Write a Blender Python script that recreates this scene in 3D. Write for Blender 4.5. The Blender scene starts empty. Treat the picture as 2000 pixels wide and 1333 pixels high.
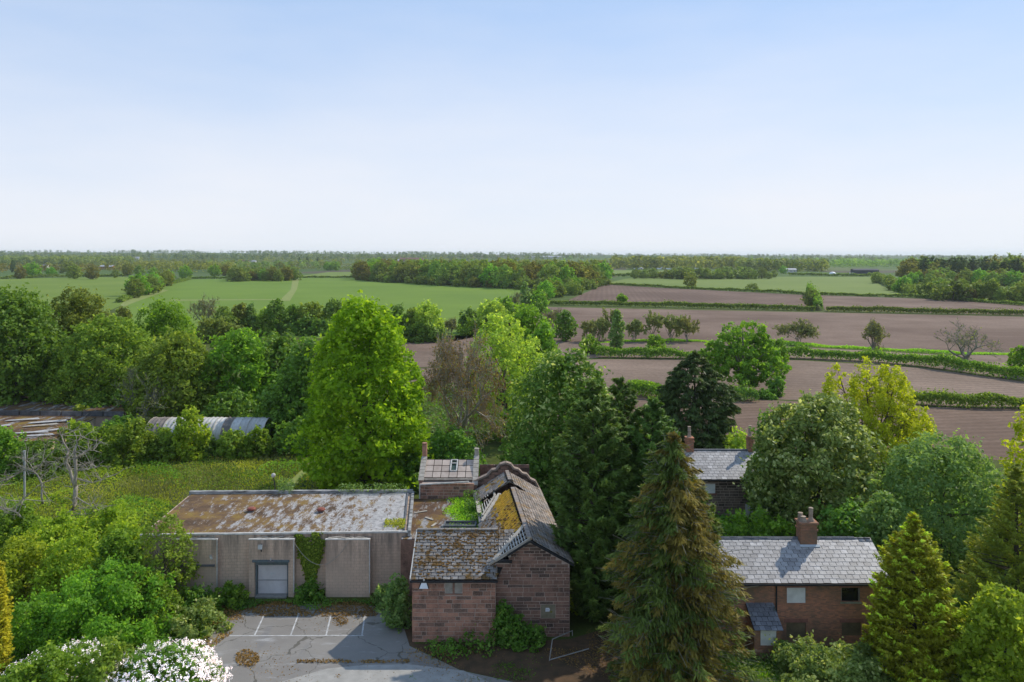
import bpy, math, random
import numpy as np
from mathutils import Vector, Matrix, Quaternion

SC = bpy.context.scene
COL = SC.collection
R = math.radians
# ------------------------------------------------------------------ camera, sky, sun, exposure
F, CX, YH, H = 1500.0, 1000.0, 498.0, 25.6      # photo focal length (px), horizon row, eye height (m)
cam = bpy.data.cameras.new('camera')
cam.sensor_width = 36.0
cam.lens = 36.0 * F / 2000.0
cam.shift_y = -(666.5 - YH) / 2000.0
cam.clip_start = 0.5
cam.clip_end = 40000.0
camo = bpy.data.objects.new('camera', cam)
COL.objects.link(camo)
camo.location = (0, 0, H)
camo.rotation_euler = (R(90), 0, 0)
SC.camera = camo

SUN_AZ, SUN_EL = R(48), R(42)
world = bpy.data.worlds.new('World')
SC.world = world
world.use_nodes = True
wn, wl = world.node_tree.nodes, world.node_tree.links
wn.clear()
wo = wn.new('ShaderNodeOutputWorld')
bg = wn.new('ShaderNodeBackground')
sky = wn.new('ShaderNodeTexSky')
sky.sky_type = 'NISHITA'
sky.sun_disc = False
sky.sun_elevation = SUN_EL
sky.sun_rotation = SUN_AZ
sky.altitude = 50
sky.air_density = 1.0
sky.dust_density = 0.05
sky.ozone_density = 4.5
# thin high cloud: pale veils that thicken towards the horizon all round
tc = wn.new('ShaderNodeTexCoord')
mp = wn.new('ShaderNodeMapping')
mp.inputs['Scale'].default_value = (1.2, 1.2, 5.0)
cn = wn.new('ShaderNodeTexNoise')
cn.inputs['Scale'].default_value = 1.8
cn.inputs['Detail'].default_value = 6
cn.inputs['Roughness'].default_value = 0.55
sx = wn.new('ShaderNodeSeparateXYZ')
veil = wn.new('ShaderNodeMapRange')
veil.interpolation_type = 'SMOOTHSTEP'
veil.inputs['From Min'].default_value = 0.42
veil.inputs['From Max'].default_value = -0.02
veil.inputs['To Min'].default_value = 0.13
veil.inputs['To Max'].default_value = 0.92
cm = wn.new('ShaderNodeMapRange')
cm.inputs['From Min'].default_value = 0.35
cm.inputs['From Max'].default_value = 0.7
cm.inputs['To Min'].default_value = -0.09
cm.inputs['To Max'].default_value = 0.09
ad = wn.new('ShaderNodeMath'); ad.operation = 'ADD'; ad.use_clamp = True
mx = wn.new('ShaderNodeMix'); mx.data_type = 'RGBA'
mx.inputs[7].default_value = (5.75, 5.8, 6.1, 1)
wl.new(tc.outputs['Generated'], mp.inputs['Vector'])
wl.new(mp.outputs['Vector'], cn.inputs['Vector'])
wl.new(tc.outputs['Generated'], sx.inputs['Vector'])
wl.new(sx.outputs['Z'], veil.inputs['Value'])
wl.new(cn.outputs['Fac'], cm.inputs['Value'])
wl.new(veil.outputs['Result'], ad.inputs[0])
wl.new(cm.outputs['Result'], ad.inputs[1])
wl.new(ad.outputs[0], mx.inputs[0])
tint = wn.new('ShaderNodeMix'); tint.data_type = 'RGBA'; tint.blend_type = 'MULTIPLY'; tint.inputs[0].default_value = 1.0
tint.inputs[7].default_value = (0.80, 0.90, 1.0, 1)
wl.new(sky.outputs['Color'], tint.inputs[6])
milky = wn.new('ShaderNodeMix'); milky.data_type = 'RGBA'; milky.inputs[0].default_value = 0.7
milky.inputs[7].default_value = (2.2, 3.6, 5.75, 1)          # milky blue of a hazy spring sky
wl.new(tint.outputs[2], milky.inputs[6])
wl.new(milky.outputs[2], mx.inputs[6])
wl.new(mx.outputs[2], bg.inputs['Color'])
bg.inputs['Strength'].default_value = 0.095
wl.new(bg.outputs[0], wo.inputs['Surface'])

sl = bpy.data.lights.new('sun', 'SUN')
sl.energy = 2.35
sl.angle = R(0.6)
sl.color = (1.0, 0.93, 0.80)
so = bpy.data.objects.new('sun', sl)
COL.objects.link(so)
sundir = Vector((math.sin(SUN_AZ) * math.cos(SUN_EL), math.cos(SUN_AZ) * math.cos(SUN_EL), math.sin(SUN_EL)))
so.rotation_euler = (-sundir).to_track_quat('-Z', 'Y').to_euler()
so.location = (60, 60, 120)

SC.view_settings.view_transform = 'Standard'
SC.view_settings.look = 'None'
SC.view_settings.exposure = 0.75
SC.view_settings.gamma = 1.0
SC.view_settings.use_curve_mapping = False
SC.render.engine = 'CYCLES'
SC.cycles.max_bounces = 10
SC.cycles.diffuse_bounces = 7
SC.cycles.glossy_bounces = 2
SC.cycles.transmission_bounces = 5
SC.cycles.transparent_max_bounces = 6
SC.cycles.volume_bounces = 1
SC.cycles.use_denoising = True
SC.cycles.denoiser = 'OPENIMAGEDENOISE'
SC.cycles.denoising_input_passes = 'RGB_ALBEDO_NORMAL'
SC.cycles.denoising_prefilter = 'ACCURATE'
SC.cycles.caustics_reflective = False
SC.cycles.caustics_refractive = False
SC.cycles.sample_clamp_indirect = 4.0

# ------------------------------------------------------------------ helpers
rng = np.random.default_rng(7)
random.seed(7)

def W(px, py, Y):
    """point in the world seen at photo pixel (px,py) and distance Y"""
    return Vector(((px - CX) * Y / F, Y, H - (py - YH) * Y / F))

def G(px, py, z=0.0):
    """point of level ground seen at photo pixel (px,py)"""
    Y = (H - z) * F / (py - YH)
    return Vector(((px - CX) * Y / F, Y, z))

def gy(py):
    return H * F / (py - YH)

def relief(x, y):
    """height of the land: level near by, gently rising far off, more so to the west"""
    d = np.clip((np.asarray(y, float) - 1250.0) / 4200.0, 0, 1)
    a = np.asarray(x, float) / np.maximum(np.asarray(y, float), 1.0)
    amp = np.interp(a, [-0.9, -0.5, -0.15, 0.1, 0.35, 0.7, 1.0], [46, 42, 32, 23, 15, 7, 3])
    return amp * d * d * (3 - 2 * d) + 0.0

ORG = {}
def _props(o, label=None, cat=None, group=None, kind=None):
    if label: o['label'] = label
    if cat: o['category'] = cat
    if group: o['group'] = group
    if kind: o['kind'] = kind

def thing(name, loc, label, cat, group=None):
    o = bpy.data.objects.new(name, None)
    COL.objects.link(o)
    o.location = Vector(loc)
    o.empty_display_size = 0.3
    ORG[o] = Vector(loc)
    _props(o, label, cat, group)
    return o

def org_of(p):
    return ORG.get(p, Vector((0, 0, 0)))

def place(name, me, parent=None, loc=None):
    """link a mesh object whose data is relative to its parent's origin"""
    o = bpy.data.objects.new(name, me)
    COL.objects.link(o)
    if parent is not None:
        o.parent = parent
        ORG[o] = org_of(parent)
    elif loc is not None:
        o.location = loc
        ORG[o] = Vector(loc)
    return o

class MB:
    """collects shapes in world coordinates and links them as one mesh object"""
    def __init__(s):
        s.v, s.f = [], []
    def quad(s, *p):
        n = len(s.v); s.v += [tuple(q) for q in p]; s.f.append(tuple(range(n, n + len(p)))); return s
    def box(s, x0, x1, y0, y1, z0, z1):
        return s.prism([(x0, y0), (x1, y0), (x1, y1), (x0, y1)], z0, z1)
    def prism(s, fp, z0, z1):
        n = len(s.v); k = len(fp)
        z1s = z1 if hasattr(z1, '__len__') else [z1] * k
        z0s = z0 if hasattr(z0, '__len__') else [z0] * k
        s.v += [(p[0], p[1], z) for p, z in zip(fp, z0s)] + [(p[0], p[1], z) for p, z in zip(fp, z1s)]
        s.f.append(tuple(range(n + k - 1, n - 1, -1)))
        s.f.append(tuple(range(n + k, n + 2 * k)))
        for i in range(k):
            j = (i + 1) % k
            s.f.append((n + i, n + j, n + k + j, n + k + i))
        return s
    def slab(s, pts, d):
        """polygon pts thickened by vector d"""
        n = len(s.v); k = len(pts); d = Vector(d)
        s.v += [tuple(p) for p in pts] + [tuple(Vector(p) + d) for p in pts]
        s.f.append(tuple(range(n, n + k)))
        s.f.append(tuple(range(n + 2 * k - 1, n + k - 1, -1)))
        for i in range(k):
            j = (i + 1) % k
            s.f.append((n + j, n + i, n + k + i, n + k + j))
        return s
    def beam(s, a, b, w, h=None, up=(0, 0, 1)):
        a, b = Vector(a), Vector(b); h = h or w
        d = (b - a).normalized(); u = Vector(up)
        if abs(d.dot(u)) > 0.97: u = Vector((1, 0, 0))
        r = d.cross(u).normalized(); u = r.cross(d).normalized()
        n = len(s.v)
        for p in (a, b):
            for sx_, sz_ in ((-1, -1), (1, -1), (1, 1), (-1, 1)):
                s.v.append(tuple(p + r * (sx_ * w / 2) + u * (sz_ * h / 2)))
        s.f += [(n + 3, n + 2, n + 1, n), (n + 4, n + 5, n + 6, n + 7)]
        for i in range(4):
            j = (i + 1) % 4
            s.f.append((n + i, n + j, n + 4 + j, n + 4 + i))
        return s
    def tube(s, pts, rad, k=6):
        pts = [Vector(p) for p in pts]
        rr = rad if hasattr(rad, '__len__') else [rad] * len(pts)
        n0 = len(s.v)
        for i, p in enumerate(pts):
            d = (pts[min(i + 1, len(pts) - 1)] - pts[max(i - 1, 0)]).normalized()
            u = Vector((0, 0, 1)) if abs(d.z) < 0.9 else Vector((1, 0, 0))
            a = d.cross(u).normalized(); b = a.cross(d).normalized()
            for j in range(k):
                t = 2 * math.pi * j / k
                s.v.append(tuple(p + (a * math.cos(t) + b * math.sin(t)) * rr[i]))
        for i in range(len(pts) - 1):
            for j in range(k):
                q = (j + 1) % k
                s.f.append((n0 + i * k + j, n0 + i * k + q, n0 + (i + 1) * k + q, n0 + (i + 1) * k + j))
        s.f.append(tuple(n0 + j for j in range(k - 1, -1, -1)))
        m = n0 + (len(pts) - 1) * k
        s.f.append(tuple(m + j for j in range(k)))
        return s
    def lathe(s, c, prof, k=14):
        c = Vector(c); n0 = len(s.v)
        for r_, z in prof:
            for j in range(k):
                t = 2 * math.pi * j / k
                s.v.append((c.x + r_ * math.cos(t), c.y + r_ * math.sin(t), c.z + z))
        for i in range(len(prof) - 1):
            for j in range(k):
                q = (j + 1) % k
                s.f.append((n0 + i * k + j, n0 + i * k + q, n0 + (i + 1) * k + q, n0 + (i + 1) * k + j))
        m = n0 + (len(prof) - 1) * k
        s.f.append(tuple(m + j for j in range(k)))
        s.f.append(tuple(n0 + j for j in range(k - 1, -1, -1)))
        return s
    def blob(s, c, rx, ry, rz, seed=0, k=6, m=4):
        c = Vector(c); n0 = len(s.v); r_ = random.Random(seed)
        for i in range(m + 1):
            ph = math.pi * i / m
            for j in range(k):
                t = 2 * math.pi * (j + 0.5 * (i % 2)) / k; q = 0.8 + 0.4 * r_.random()
                s.v.append((c.x + rx * q * math.sin(ph) * math.cos(t), c.y + ry * q * math.sin(ph) * math.sin(t), c.z + rz * q * math.cos(ph)))
        for i in range(m):
            for j in range(k):
                q = (j + 1) % k
                s.f.append((n0 + i * k + j, n0 + (i + 1) * k + j, n0 + (i + 1) * k + q, n0 + i * k + q))
        return s
    def build(s, name, mat, parent=None, loc=None, smooth=False):
        o_ = org_of(parent) if parent is not None else Vector(loc or (0, 0, 0))
        me = bpy.data.meshes.new(name)
        me.from_pydata([(a - o_.x, b - o_.y, c - o_.z) for a, b, c in s.v], [], s.f)
        if mat: me.materials.append(mat)
        if smooth:
            me.polygons.foreach_set('use_smooth', [True] * len(me.polygons))
        me.update()
        return place(name, me, parent, loc)

def np_mesh(name, V, Q, mat, tone=None):
    """mesh of quads (or tris) from arrays, with a per-face tone"""
    me = bpy.data.meshes.new(name)
    k = Q.shape[1]
    me.vertices.add(len(V)); me.vertices.foreach_set('co', np.ascontiguousarray(V, np.float32).ravel())
    me.loops.add(Q.size); me.loops.foreach_set('vertex_index', np.ascontiguousarray(Q, np.int32).ravel())
    me.polygons.add(len(Q))
    me.polygons.foreach_set('loop_start', np.arange(0, Q.size, k, dtype=np.int32))
    me.polygons.foreach_set('loop_total', np.full(len(Q), k, np.int32))
    if tone is not None:
        at = me.attributes.new('tone', 'FLOAT', 'FACE')
        at.data.foreach_set('value', np.ascontiguousarray(tone, np.float32))
    for m in (mat if isinstance(mat, (list, tuple)) else [mat]): me.materials.append(m)
    me.update(calc_edges=True)
    return me

# ------------------------------------------------------------------ materials
LEAF = 3.15
def nm(name):
    m = bpy.data.materials.new(name); m.use_nodes = True
    n = m.node_tree.nodes; n.clear()
    out = n.new('ShaderNodeOutputMaterial')
    b = n.new('ShaderNodeBsdfPrincipled')
    m.node_tree.links.new(b.outputs[0], out.inputs['Surface'])
    return m, n, m.node_tree.links, b, out

def rgba(c): return (c[0], c[1], c[2], 1)

def pos(n, l, scale=(1, 1, 1), rot=0.0, obj=False):
    """world position, turned and stretched"""
    m = n.new('ShaderNodeMapping')
    if obj:
        t = n.new('ShaderNodeTexCoord'); l.new(t.outputs['Object'], m.inputs['Vector'])
    else:
        g = n.new('ShaderNodeNewGeometry'); l.new(g.outputs['Position'], m.inputs['Vector'])
    m.inputs['Scale'].default_value = scale
    m.inputs['Rotation'].default_value = (0, 0, rot)
    return m.outputs['Vector']

def noise(n, l, vec, scale, detail=4, rough=0.55, lo=0.0, hi=1.0):
    t = n.new('ShaderNodeTexNoise'); l.new(vec, t.inputs['Vector'])
    t.inputs['Scale'].default_value = scale; t.inputs['Detail'].default_value = detail
    t.inputs['Roughness'].default_value = rough
    r = n.new('ShaderNodeMapRange'); l.new(t.outputs['Fac'], r.inputs['Value'])
    r.inputs['From Min'].default_value = lo; r.inputs['From Max'].default_value = hi
    return r.outputs['Result']

def mixc(n, l, fac, a, b, mode='MIX'):
    m = n.new('ShaderNodeMix'); m.data_type = 'RGBA'; m.blend_type = mode
    if isinstance(fac, (int, float)): m.inputs[0].default_value = fac
    else: l.new(fac, m.inputs[0])
    for i, c in ((6, a), (7, b)):
        if isinstance(c, (tuple, list)): m.inputs[i].default_value = rgba(c)
        else: l.new(c, m.inputs[i])
    return m.outputs[2]

def ramp(n, l, fac, stops):
    r = n.new('ShaderNodeValToRGB'); l.new(fac, r.inputs['Fac'])
    e = r.color_ramp.elements
    while len(e) < len(stops): e.new(0.5)
    for el, (p, c) in zip(e, stops): el.position = p; el.color = rgba(c)
    return r.outputs['Color']

def bump(n, l, b, h, strength=0.4, dist=0.05):
    t = n.new('ShaderNodeBump'); l.new(h, t.inputs['Height'])
    t.inputs['Strength'].default_value = strength; t.inputs['Distance'].default_value = dist
    l.new(t.outputs['Normal'], b.inputs['Normal'])

def math_(n, l, op, a, b=0.0, clamp=False):
    m = n.new('ShaderNodeMath'); m.operation = op; m.use_clamp = clamp
    for i, v in ((0, a), (1, b)):
        if isinstance(v, (int, float)): m.inputs[i].default_value = v
        else: l.new(v, m.inputs[i])
    return m.outputs[0]

def leaf_mat(name, dark, light, tip=None, trans=0.3, gloss=0.25, vary=0.12, tipat=.95, tint=(1.15, 1.1, .5)):
    dark = tuple(x * LEAF for x in dark); light = tuple(x * LEAF for x in light); tip = tuple(x * LEAF for x in tip) if tip and max(tip) < .5 else tip
    trans = min(.55, trans + .2); gloss *= .45; warm = lambda c: (min(.8, c[0] * 1.08), c[1], c[2] * .9)
    if max(light) < .7: dark, light, tip = warm(dark), warm(light), (warm(tip) if tip else tip)
    m, n, l, b, out = nm(name)
    at = n.new('ShaderNodeAttribute'); at.attribute_name = 'tone'
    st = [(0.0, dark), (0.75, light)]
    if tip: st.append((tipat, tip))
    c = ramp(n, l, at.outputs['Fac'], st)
    oi = n.new('ShaderNodeObjectInfo')
    hs = n.new('ShaderNodeHueSaturation')
    mr = n.new('ShaderNodeMapRange'); l.new(oi.outputs['Random'], mr.inputs['Value'])
    mr.inputs['To Min'].default_value = 0.5 - vary * 0.28; mr.inputs['To Max'].default_value = 0.5 + vary * 0.22
    mv = n.new('ShaderNodeMapRange'); l.new(oi.outputs['Random'], mv.inputs['Value'])
    mv.inputs['To Min'].default_value = 1 - vary * 1.6; mv.inputs['To Max'].default_value = 1 + vary * 1.6
    l.new(mr.outputs[0], hs.inputs['Hue']); l.new(mv.outputs[0], hs.inputs['Value']); l.new(c, hs.inputs['Color'])
    l.new(hs.outputs[0], b.inputs['Base Color'])
    b.inputs['Roughness'].default_value = 0.5
    b.inputs['Specular IOR Level'].default_value = gloss
    tr = n.new('ShaderNodeBsdfTranslucent')
    tcol = mixc(n, l, 1.0, hs.outputs[0], tint, 'MULTIPLY')
    l.new(tcol, tr.inputs['Color'])
    ms = n.new('ShaderNodeMixShader'); ms.inputs[0].default_value = trans
    l.new(b.outputs[0], ms.inputs[1]); l.new(tr.outputs[0], ms.inputs[2])
    l.new(ms.outputs[0], out.inputs['Surface'])
    return m

def plain(name, c1, c2=None, scale=3.0, rough=0.85, bmp=0.3, spec=0.2, obj=False, stretch=(1, 1, 1), objvar=0.0):
    m, n, l, b, out = nm(name)
    c2 = c2 or tuple(x * 0.7 for x in c1)
    f = noise(n, l, pos(n, l, stretch, obj=obj), scale, 5, 0.6, 0.3, 0.7)
    col = mixc(n, l, f, c2, c1)
    if objvar:
        oi = n.new('ShaderNodeObjectInfo')
        mv = n.new('ShaderNodeMapRange'); l.new(oi.outputs['Random'], mv.inputs['Value'])
        mv.inputs['To Min'].default_value = 1 - objvar; mv.inputs['To Max'].default_value = 1 + objvar
        hs = n.new('ShaderNodeHueSaturation'); l.new(col, hs.inputs['Color']); l.new(mv.outputs[0], hs.inputs['Value'])
        col = hs.outputs[0]
    l.new(col, b.inputs['Base Color'])
    b.inputs['Roughness'].default_value = rough
    b.inputs['Specular IOR Level'].default_value = spec
    if bmp: bump(n, l, b, noise(n, l, pos(n, l, stretch, obj=obj), scale * 4, 4), bmp, 0.02)
    return m
# ------------------------------------------------------------------ foliage
def unit(a):
    return a / np.maximum(np.linalg.norm(a, axis=-1, keepdims=True), 1e-9)

def leaf_quads(C, N, L, Wd, r, T=None):
    n = len(C)
    N = unit(N)
    if T is None: T = r.normal(size=(n, 3))
    T = T - N * (T * N).sum(1, keepdims=True)
    T = unit(T)
    B = np.cross(N, T)
    L = np.broadcast_to(np.asarray(L, float), (n,))[:, None] * 0.5
    Wd = np.broadcast_to(np.asarray(Wd, float), (n,))[:, None] * 0.5
    V = np.stack([C - T * L, C + B * Wd - T * L * 0.15, C + T * L, C - B * Wd - T * L * 0.15], 1).reshape(-1, 3)
    return V, np.arange(4 * n).reshape(n, 4)

PROF = {
    'lime': [(0, .66), (.08, .86), (.25, 1), (.45, .95), (.65, .80), (.82, .58), (.93, .34), (1, .08)],
    'dome': [(0, .88), (.2, 1), (.5, .97), (.75, .76), (.9, .48), (1, .12)],
    'round': [(0, .45), (.15, .82), (.4, 1), (.65, .92), (.85, .62), (1, .12)],
    'cap': [(0, .35), (.12, .75), (.35, 1), (.6, .95), (.85, .62), (1, .15)],
    'cone': [(0, .85), (.08, 1), (.35, .82), (.6, .55), (.8, .32), (1, .03)],
    'fat': [(0, .8), (.12, .95), (.4, 1), (.62, .86), (.8, .6), (.93, .25), (1, .02)],
    'spruce': [(0, .95), (.1, 1), (.3, .93), (.5, .84), (.69, .68), (.82, .47), (.92, .27), (1, .04)],
    'spire': [(0, .8), (.12, 1), (.4, .95), (.6, .80), (.76, .60), (.85, .42), (.91, .2), (1, .05)],
    'poplar': [(0, .5), (.15, .9), (.4, 1), (.7, .75), (.9, .4), (1, .05)],
    'mound': [(0, 1), (.4, .95), (.7, .75), (.9, .45), (1, .15)],
}
def prof(name, u):
    p = PROF[name]
    return np.interp(u, [a for a, _ in p], [b for _, b in p])

def clumps(kind, z0, z1, Rx, Ry, n, r, lump=0.16, inset=0.8):
    """centres and outward directions of leaf clumps over a crown"""
    us = np.linspace(0, 1, 200); w = prof(kind, us) + 0.12
    cdf = np.cumsum(w) / w.sum()
    u = np.interp((np.arange(n) + r.random(n)) / n, cdf, us)
    th = np.arange(n) * 2.399963 + r.normal(0, 0.3, n)
    ph = r.random(6) * 6.28
    lm = 1 + lump * (np.sin(3 * th + 7 * u + ph[0]) + 0.8 * np.sin(5 * th - 9 * u + ph[1]) + 0.6 * np.sin(2 * th + 15 * u + ph[2])) * 0.6
    rr = prof(kind, u) * lm * (inset + 0.25 * (r.random(n) - 0.3))
    C = np.stack([Rx * rr * np.cos(th), Ry * rr * np.sin(th), z0 + (z1 - z0) * u], 1)
    slope = (prof(kind, np.clip(u + .04, 0, 1)) - prof(kind, np.clip(u - .04, 0, 1))) / 0.08
    O = unit(np.stack([np.cos(th), np.sin(th), -slope * (Rx + Ry) / 2 / max(z1 - z0, .1) * 0.8], 1))
    return C, O

def crown(kind, z0, z1, Rx, Ry=None, n=120, rc=1.1, leaves=20000, L=0.3, asp=0.62, seed=1, squash=0.8, up=0.55, out=0.7, lump=0.2,
          fill=0.12, droop=0.0, T=None, inset=0.8, jit=0.6, shell=0.5, shoots=0.22):
    r = np.random.default_rng(seed)
    Ry = Ry or Rx
    C, O = clumps(kind, z0, z1, Rx, Ry, n, r, lump, inset)
    rad = rc * (0.65 + 0.7 * r.random(n))
    tc = r.random(n)
    k = r.choice(n, leaves, p=rad ** 2 / (rad ** 2).sum())
    d = unit(r.normal(size=(leaves, 3)) + O[k] * out + np.array([0, 0, 0.35]))
    q = (shell + (1 - shell) * np.sqrt(r.random(leaves)))[:, None]
    P = C[k] + d * q * rad[k][:, None] * np.array([1, 1, squash])
    P[:, 2] -= droop * rad[k] * np.maximum(0, np.linalg.norm(d[:, :2], axis=1)) ** 2
    N = d * 0.6 + np.array([0, 0, up]) + r.normal(size=(leaves, 3)) * jit
    nf = int(leaves * fill)
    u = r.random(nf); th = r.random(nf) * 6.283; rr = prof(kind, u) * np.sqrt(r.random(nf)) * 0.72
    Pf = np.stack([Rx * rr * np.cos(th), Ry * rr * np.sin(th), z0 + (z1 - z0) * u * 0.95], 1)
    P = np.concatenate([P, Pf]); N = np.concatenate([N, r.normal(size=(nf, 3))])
    ns = int(leaves * shoots); nk = max(1, ns // 8)
    kk = r.integers(0, n, nk); ds = unit(O[kk] * .7 + r.normal(0, .55, (nk, 3)) + np.array([0, 0, .55]))
    j = np.repeat(np.arange(nk), 8); ts = np.tile(np.linspace(.55, 1.45, 8), nk) + r.normal(0, .06, nk * 8)
    Ps = C[kk[j]] + ds[j] * (ts * rad[kk[j]] * (.75 + .5 * r.random(nk)[j]))[:, None] * np.array([1, 1, squash ** .5]) + r.normal(0, L * .35, (nk * 8, 3))
    P = np.concatenate([P, Ps]); N = np.concatenate([N, r.normal(size=(nk * 8, 3)) + np.array([0, 0, .5])])
    P[:, 2] = np.maximum(P[:, 2], 0.05)
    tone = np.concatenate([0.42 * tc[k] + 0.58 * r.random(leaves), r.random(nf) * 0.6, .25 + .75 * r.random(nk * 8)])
    l = L * (0.6 + 0.8 * r.random(len(P)))
    l[leaves:leaves + nf] *= 1.7
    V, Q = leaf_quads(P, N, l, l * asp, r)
    return V, Q, tone, (C, rad)

def plumes(kind, z0, z1, Rx, Ry=None, n=260, per=60, L=0.45, asp=0.3, seed=1, rise=0.4, length=0.55, spread=0.22, curl=0.0, lump=0.12, sag=0.0):
    """conifer crown: boughs that run outwards from the stem, each a spray of narrow leaves"""
    r = np.random.default_rng(seed); Ry = Ry or Rx
    C, O = clumps(kind, z0, z1, Rx, Ry, n, r, lump, 1.0)
    ln = length * np.hypot(C[:, 0], C[:, 1]) + 0.5
    D = unit(np.stack([O[:, 0], O[:, 1], np.full(n, 0.0)], 1)); D[:, 2] = rise * (0.6 + 0.8 * r.random(n)); D = unit(D)
    tc = r.random(n)
    k = np.repeat(np.arange(n), per); m = len(k)
    t = r.random(m) ** 0.7
    side = unit(np.cross(D, np.array([0, 0, 1.0])))
    a = r.normal(0, 1, m) * spread * (1.15 - t); b = r.normal(0, 1, m) * spread * 0.4 * (1.15 - t)
    s = (t - 1.0) * ln[k]
    P = C[k] + D[k] * s[:, None] + side[k] * (a * ln[k])[:, None]
    P[:, 2] += b * ln[k] + curl * (t ** 2 - 1) * ln[k] - sag * np.abs(a) * ln[k]
    N = np.array([0, 0, 0.8]) + D[k] * 0.25 + side[k] * (np.sign(a) * 0.3)[:, None] + r.normal(size=(m, 3)) * 0.45
    T = D[k] + side[k] * (np.sign(a) * 0.7)[:, None] + np.array([0, 0, curl * 1.5 - sag * 1.4]) + r.normal(size=(m, 3)) * 0.3
    P[:, 2] = np.maximum(P[:, 2], 0.05)
    tone = 0.3 * tc[k] + 0.35 * r.random(m) + 0.35 * t
    l = L * (0.6 + 0.8 * r.random(m))
    V, Q = leaf_quads(P, N, l, l * asp, r, T)
    return V, Q, tone, (C, ln)

def seg_mesh(name, S, mat, k=4):
    """tapered limbs from rows (ax,ay,az, bx,by,bz, ra, rb)"""
    S = np.asarray(S, float); n = len(S)
    A, B = S[:, 0:3], S[:, 3:6]
    D = unit(B - A)
    U = np.where(np.abs(D[:, 2:3]) < 0.9, np.array([[0, 0, 1.0]]), np.array([[1.0, 0, 0]]))
    X = unit(np.cross(D, U)); Y = np.cross(X, D)
    t = 2 * np.pi * np.arange(k) / k
    ring = X[:, None, :] * np.cos(t)[None, :, None] + Y[:, None, :] * np.sin(t)[None, :, None]
    V = np.concatenate([A[:, None] + ring * S[:, 6][:, None, None], B[:, None] + ring * S[:, 7][:, None, None]], 1).reshape(-1, 3)
    i = np.arange(n)[:, None] * 2 * k
    j = np.arange(k)[None]; q = (j + 1) % k
    Q = np.stack([i + j, i + q, i + k + q, i + k + j], -1).reshape(-1, 4)
    return np_mesh(name, V, Q, mat)

def limbs(h, targets, r0, seed, split=0.35, k=14):
    """a trunk and limbs bending up to some of the crown's clumps"""
    r = np.random.default_rng(seed); S = []
    z = [0, h * .12, h * .3, h * .5, h * .72]
    x = np.cumsum(r.normal(0, 0.012 * h, 5)); y = np.cumsum(r.normal(0, 0.012 * h, 5)); x[0] = y[0] = 0
    rad = [r0 * 1.35, r0, r0 * .8, r0 * .55, r0 * .25]
    for i in range(4): S.append((x[i], y[i], z[i], x[i + 1], y[i + 1], z[i + 1], rad[i], rad[i + 1]))
    idx = r.choice(len(targets), min(k, len(targets)), replace=False)
    for j in idx:
        c = targets[j] * np.array([.9, .9, 1])
        s = np.clip(c[2] / h * 0.62, .1, .66); zz = s * h
        a = np.array([np.interp(zz, z, x), np.interp(zz, z, y), zz]); ra = np.interp(zz, z, rad) * 0.55
        m = a * .5 + c * .5 + np.array([0, 0, -0.04 * h]) + r.normal(0, .02 * h, 3)
        S.append((*a, *m, ra, ra * .6)); S.append((*m, *c, ra * .6, ra * .2))
        for _ in range(2):
            e = c + r.normal(0, 0.09 * h, 3)
            S.append((*(m * .4 + c * .6), *e, ra * .3, ra * .08))
    return S

def grow(S, p, d, ln, rad, depth, r, up=0.12, wig=0.35, kids=(2, 4), shrink=0.68):
    """bare branching"""
    nseg = 3 if depth > 1 else 2
    q = p.copy()
    for i in range(nseg):
        d = unit(d + r.normal(0, wig * 0.45, 3) + np.array([0, 0, up]))
        e = q + d * ln / nseg
        ra, rb = rad * (1 - .4 * i / nseg), rad * (1 - .4 * (i + 1) / nseg)
        S.append((*q, *e, ra, rb)); q = e
        if depth > 0 and (i > 0 or depth < 3):
            for _ in range(r.integers(kids[0], kids[1]) // (1 if i == nseg - 1 else 2)):
                nd = unit(d + r.normal(0, 0.75, 3))
                grow(S, q, nd, ln * shrink * (0.7 + .5 * r.random()), rb * .62, depth - 1, r, up, wig, kids, shrink)

BARK = plain('bark', (.13, .105, .08), (.05, .04, .03), 2.0, .95, .5)
PALE_BARK = plain('grey_bark', (.30, .295, .22), (.16, .155, .115), 2.0, .95, .4)
DEAD_WOOD = plain('dead_wood', (.46, .41, .34), (.22, .19, .15), 3.0, .9, .4)

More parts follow.
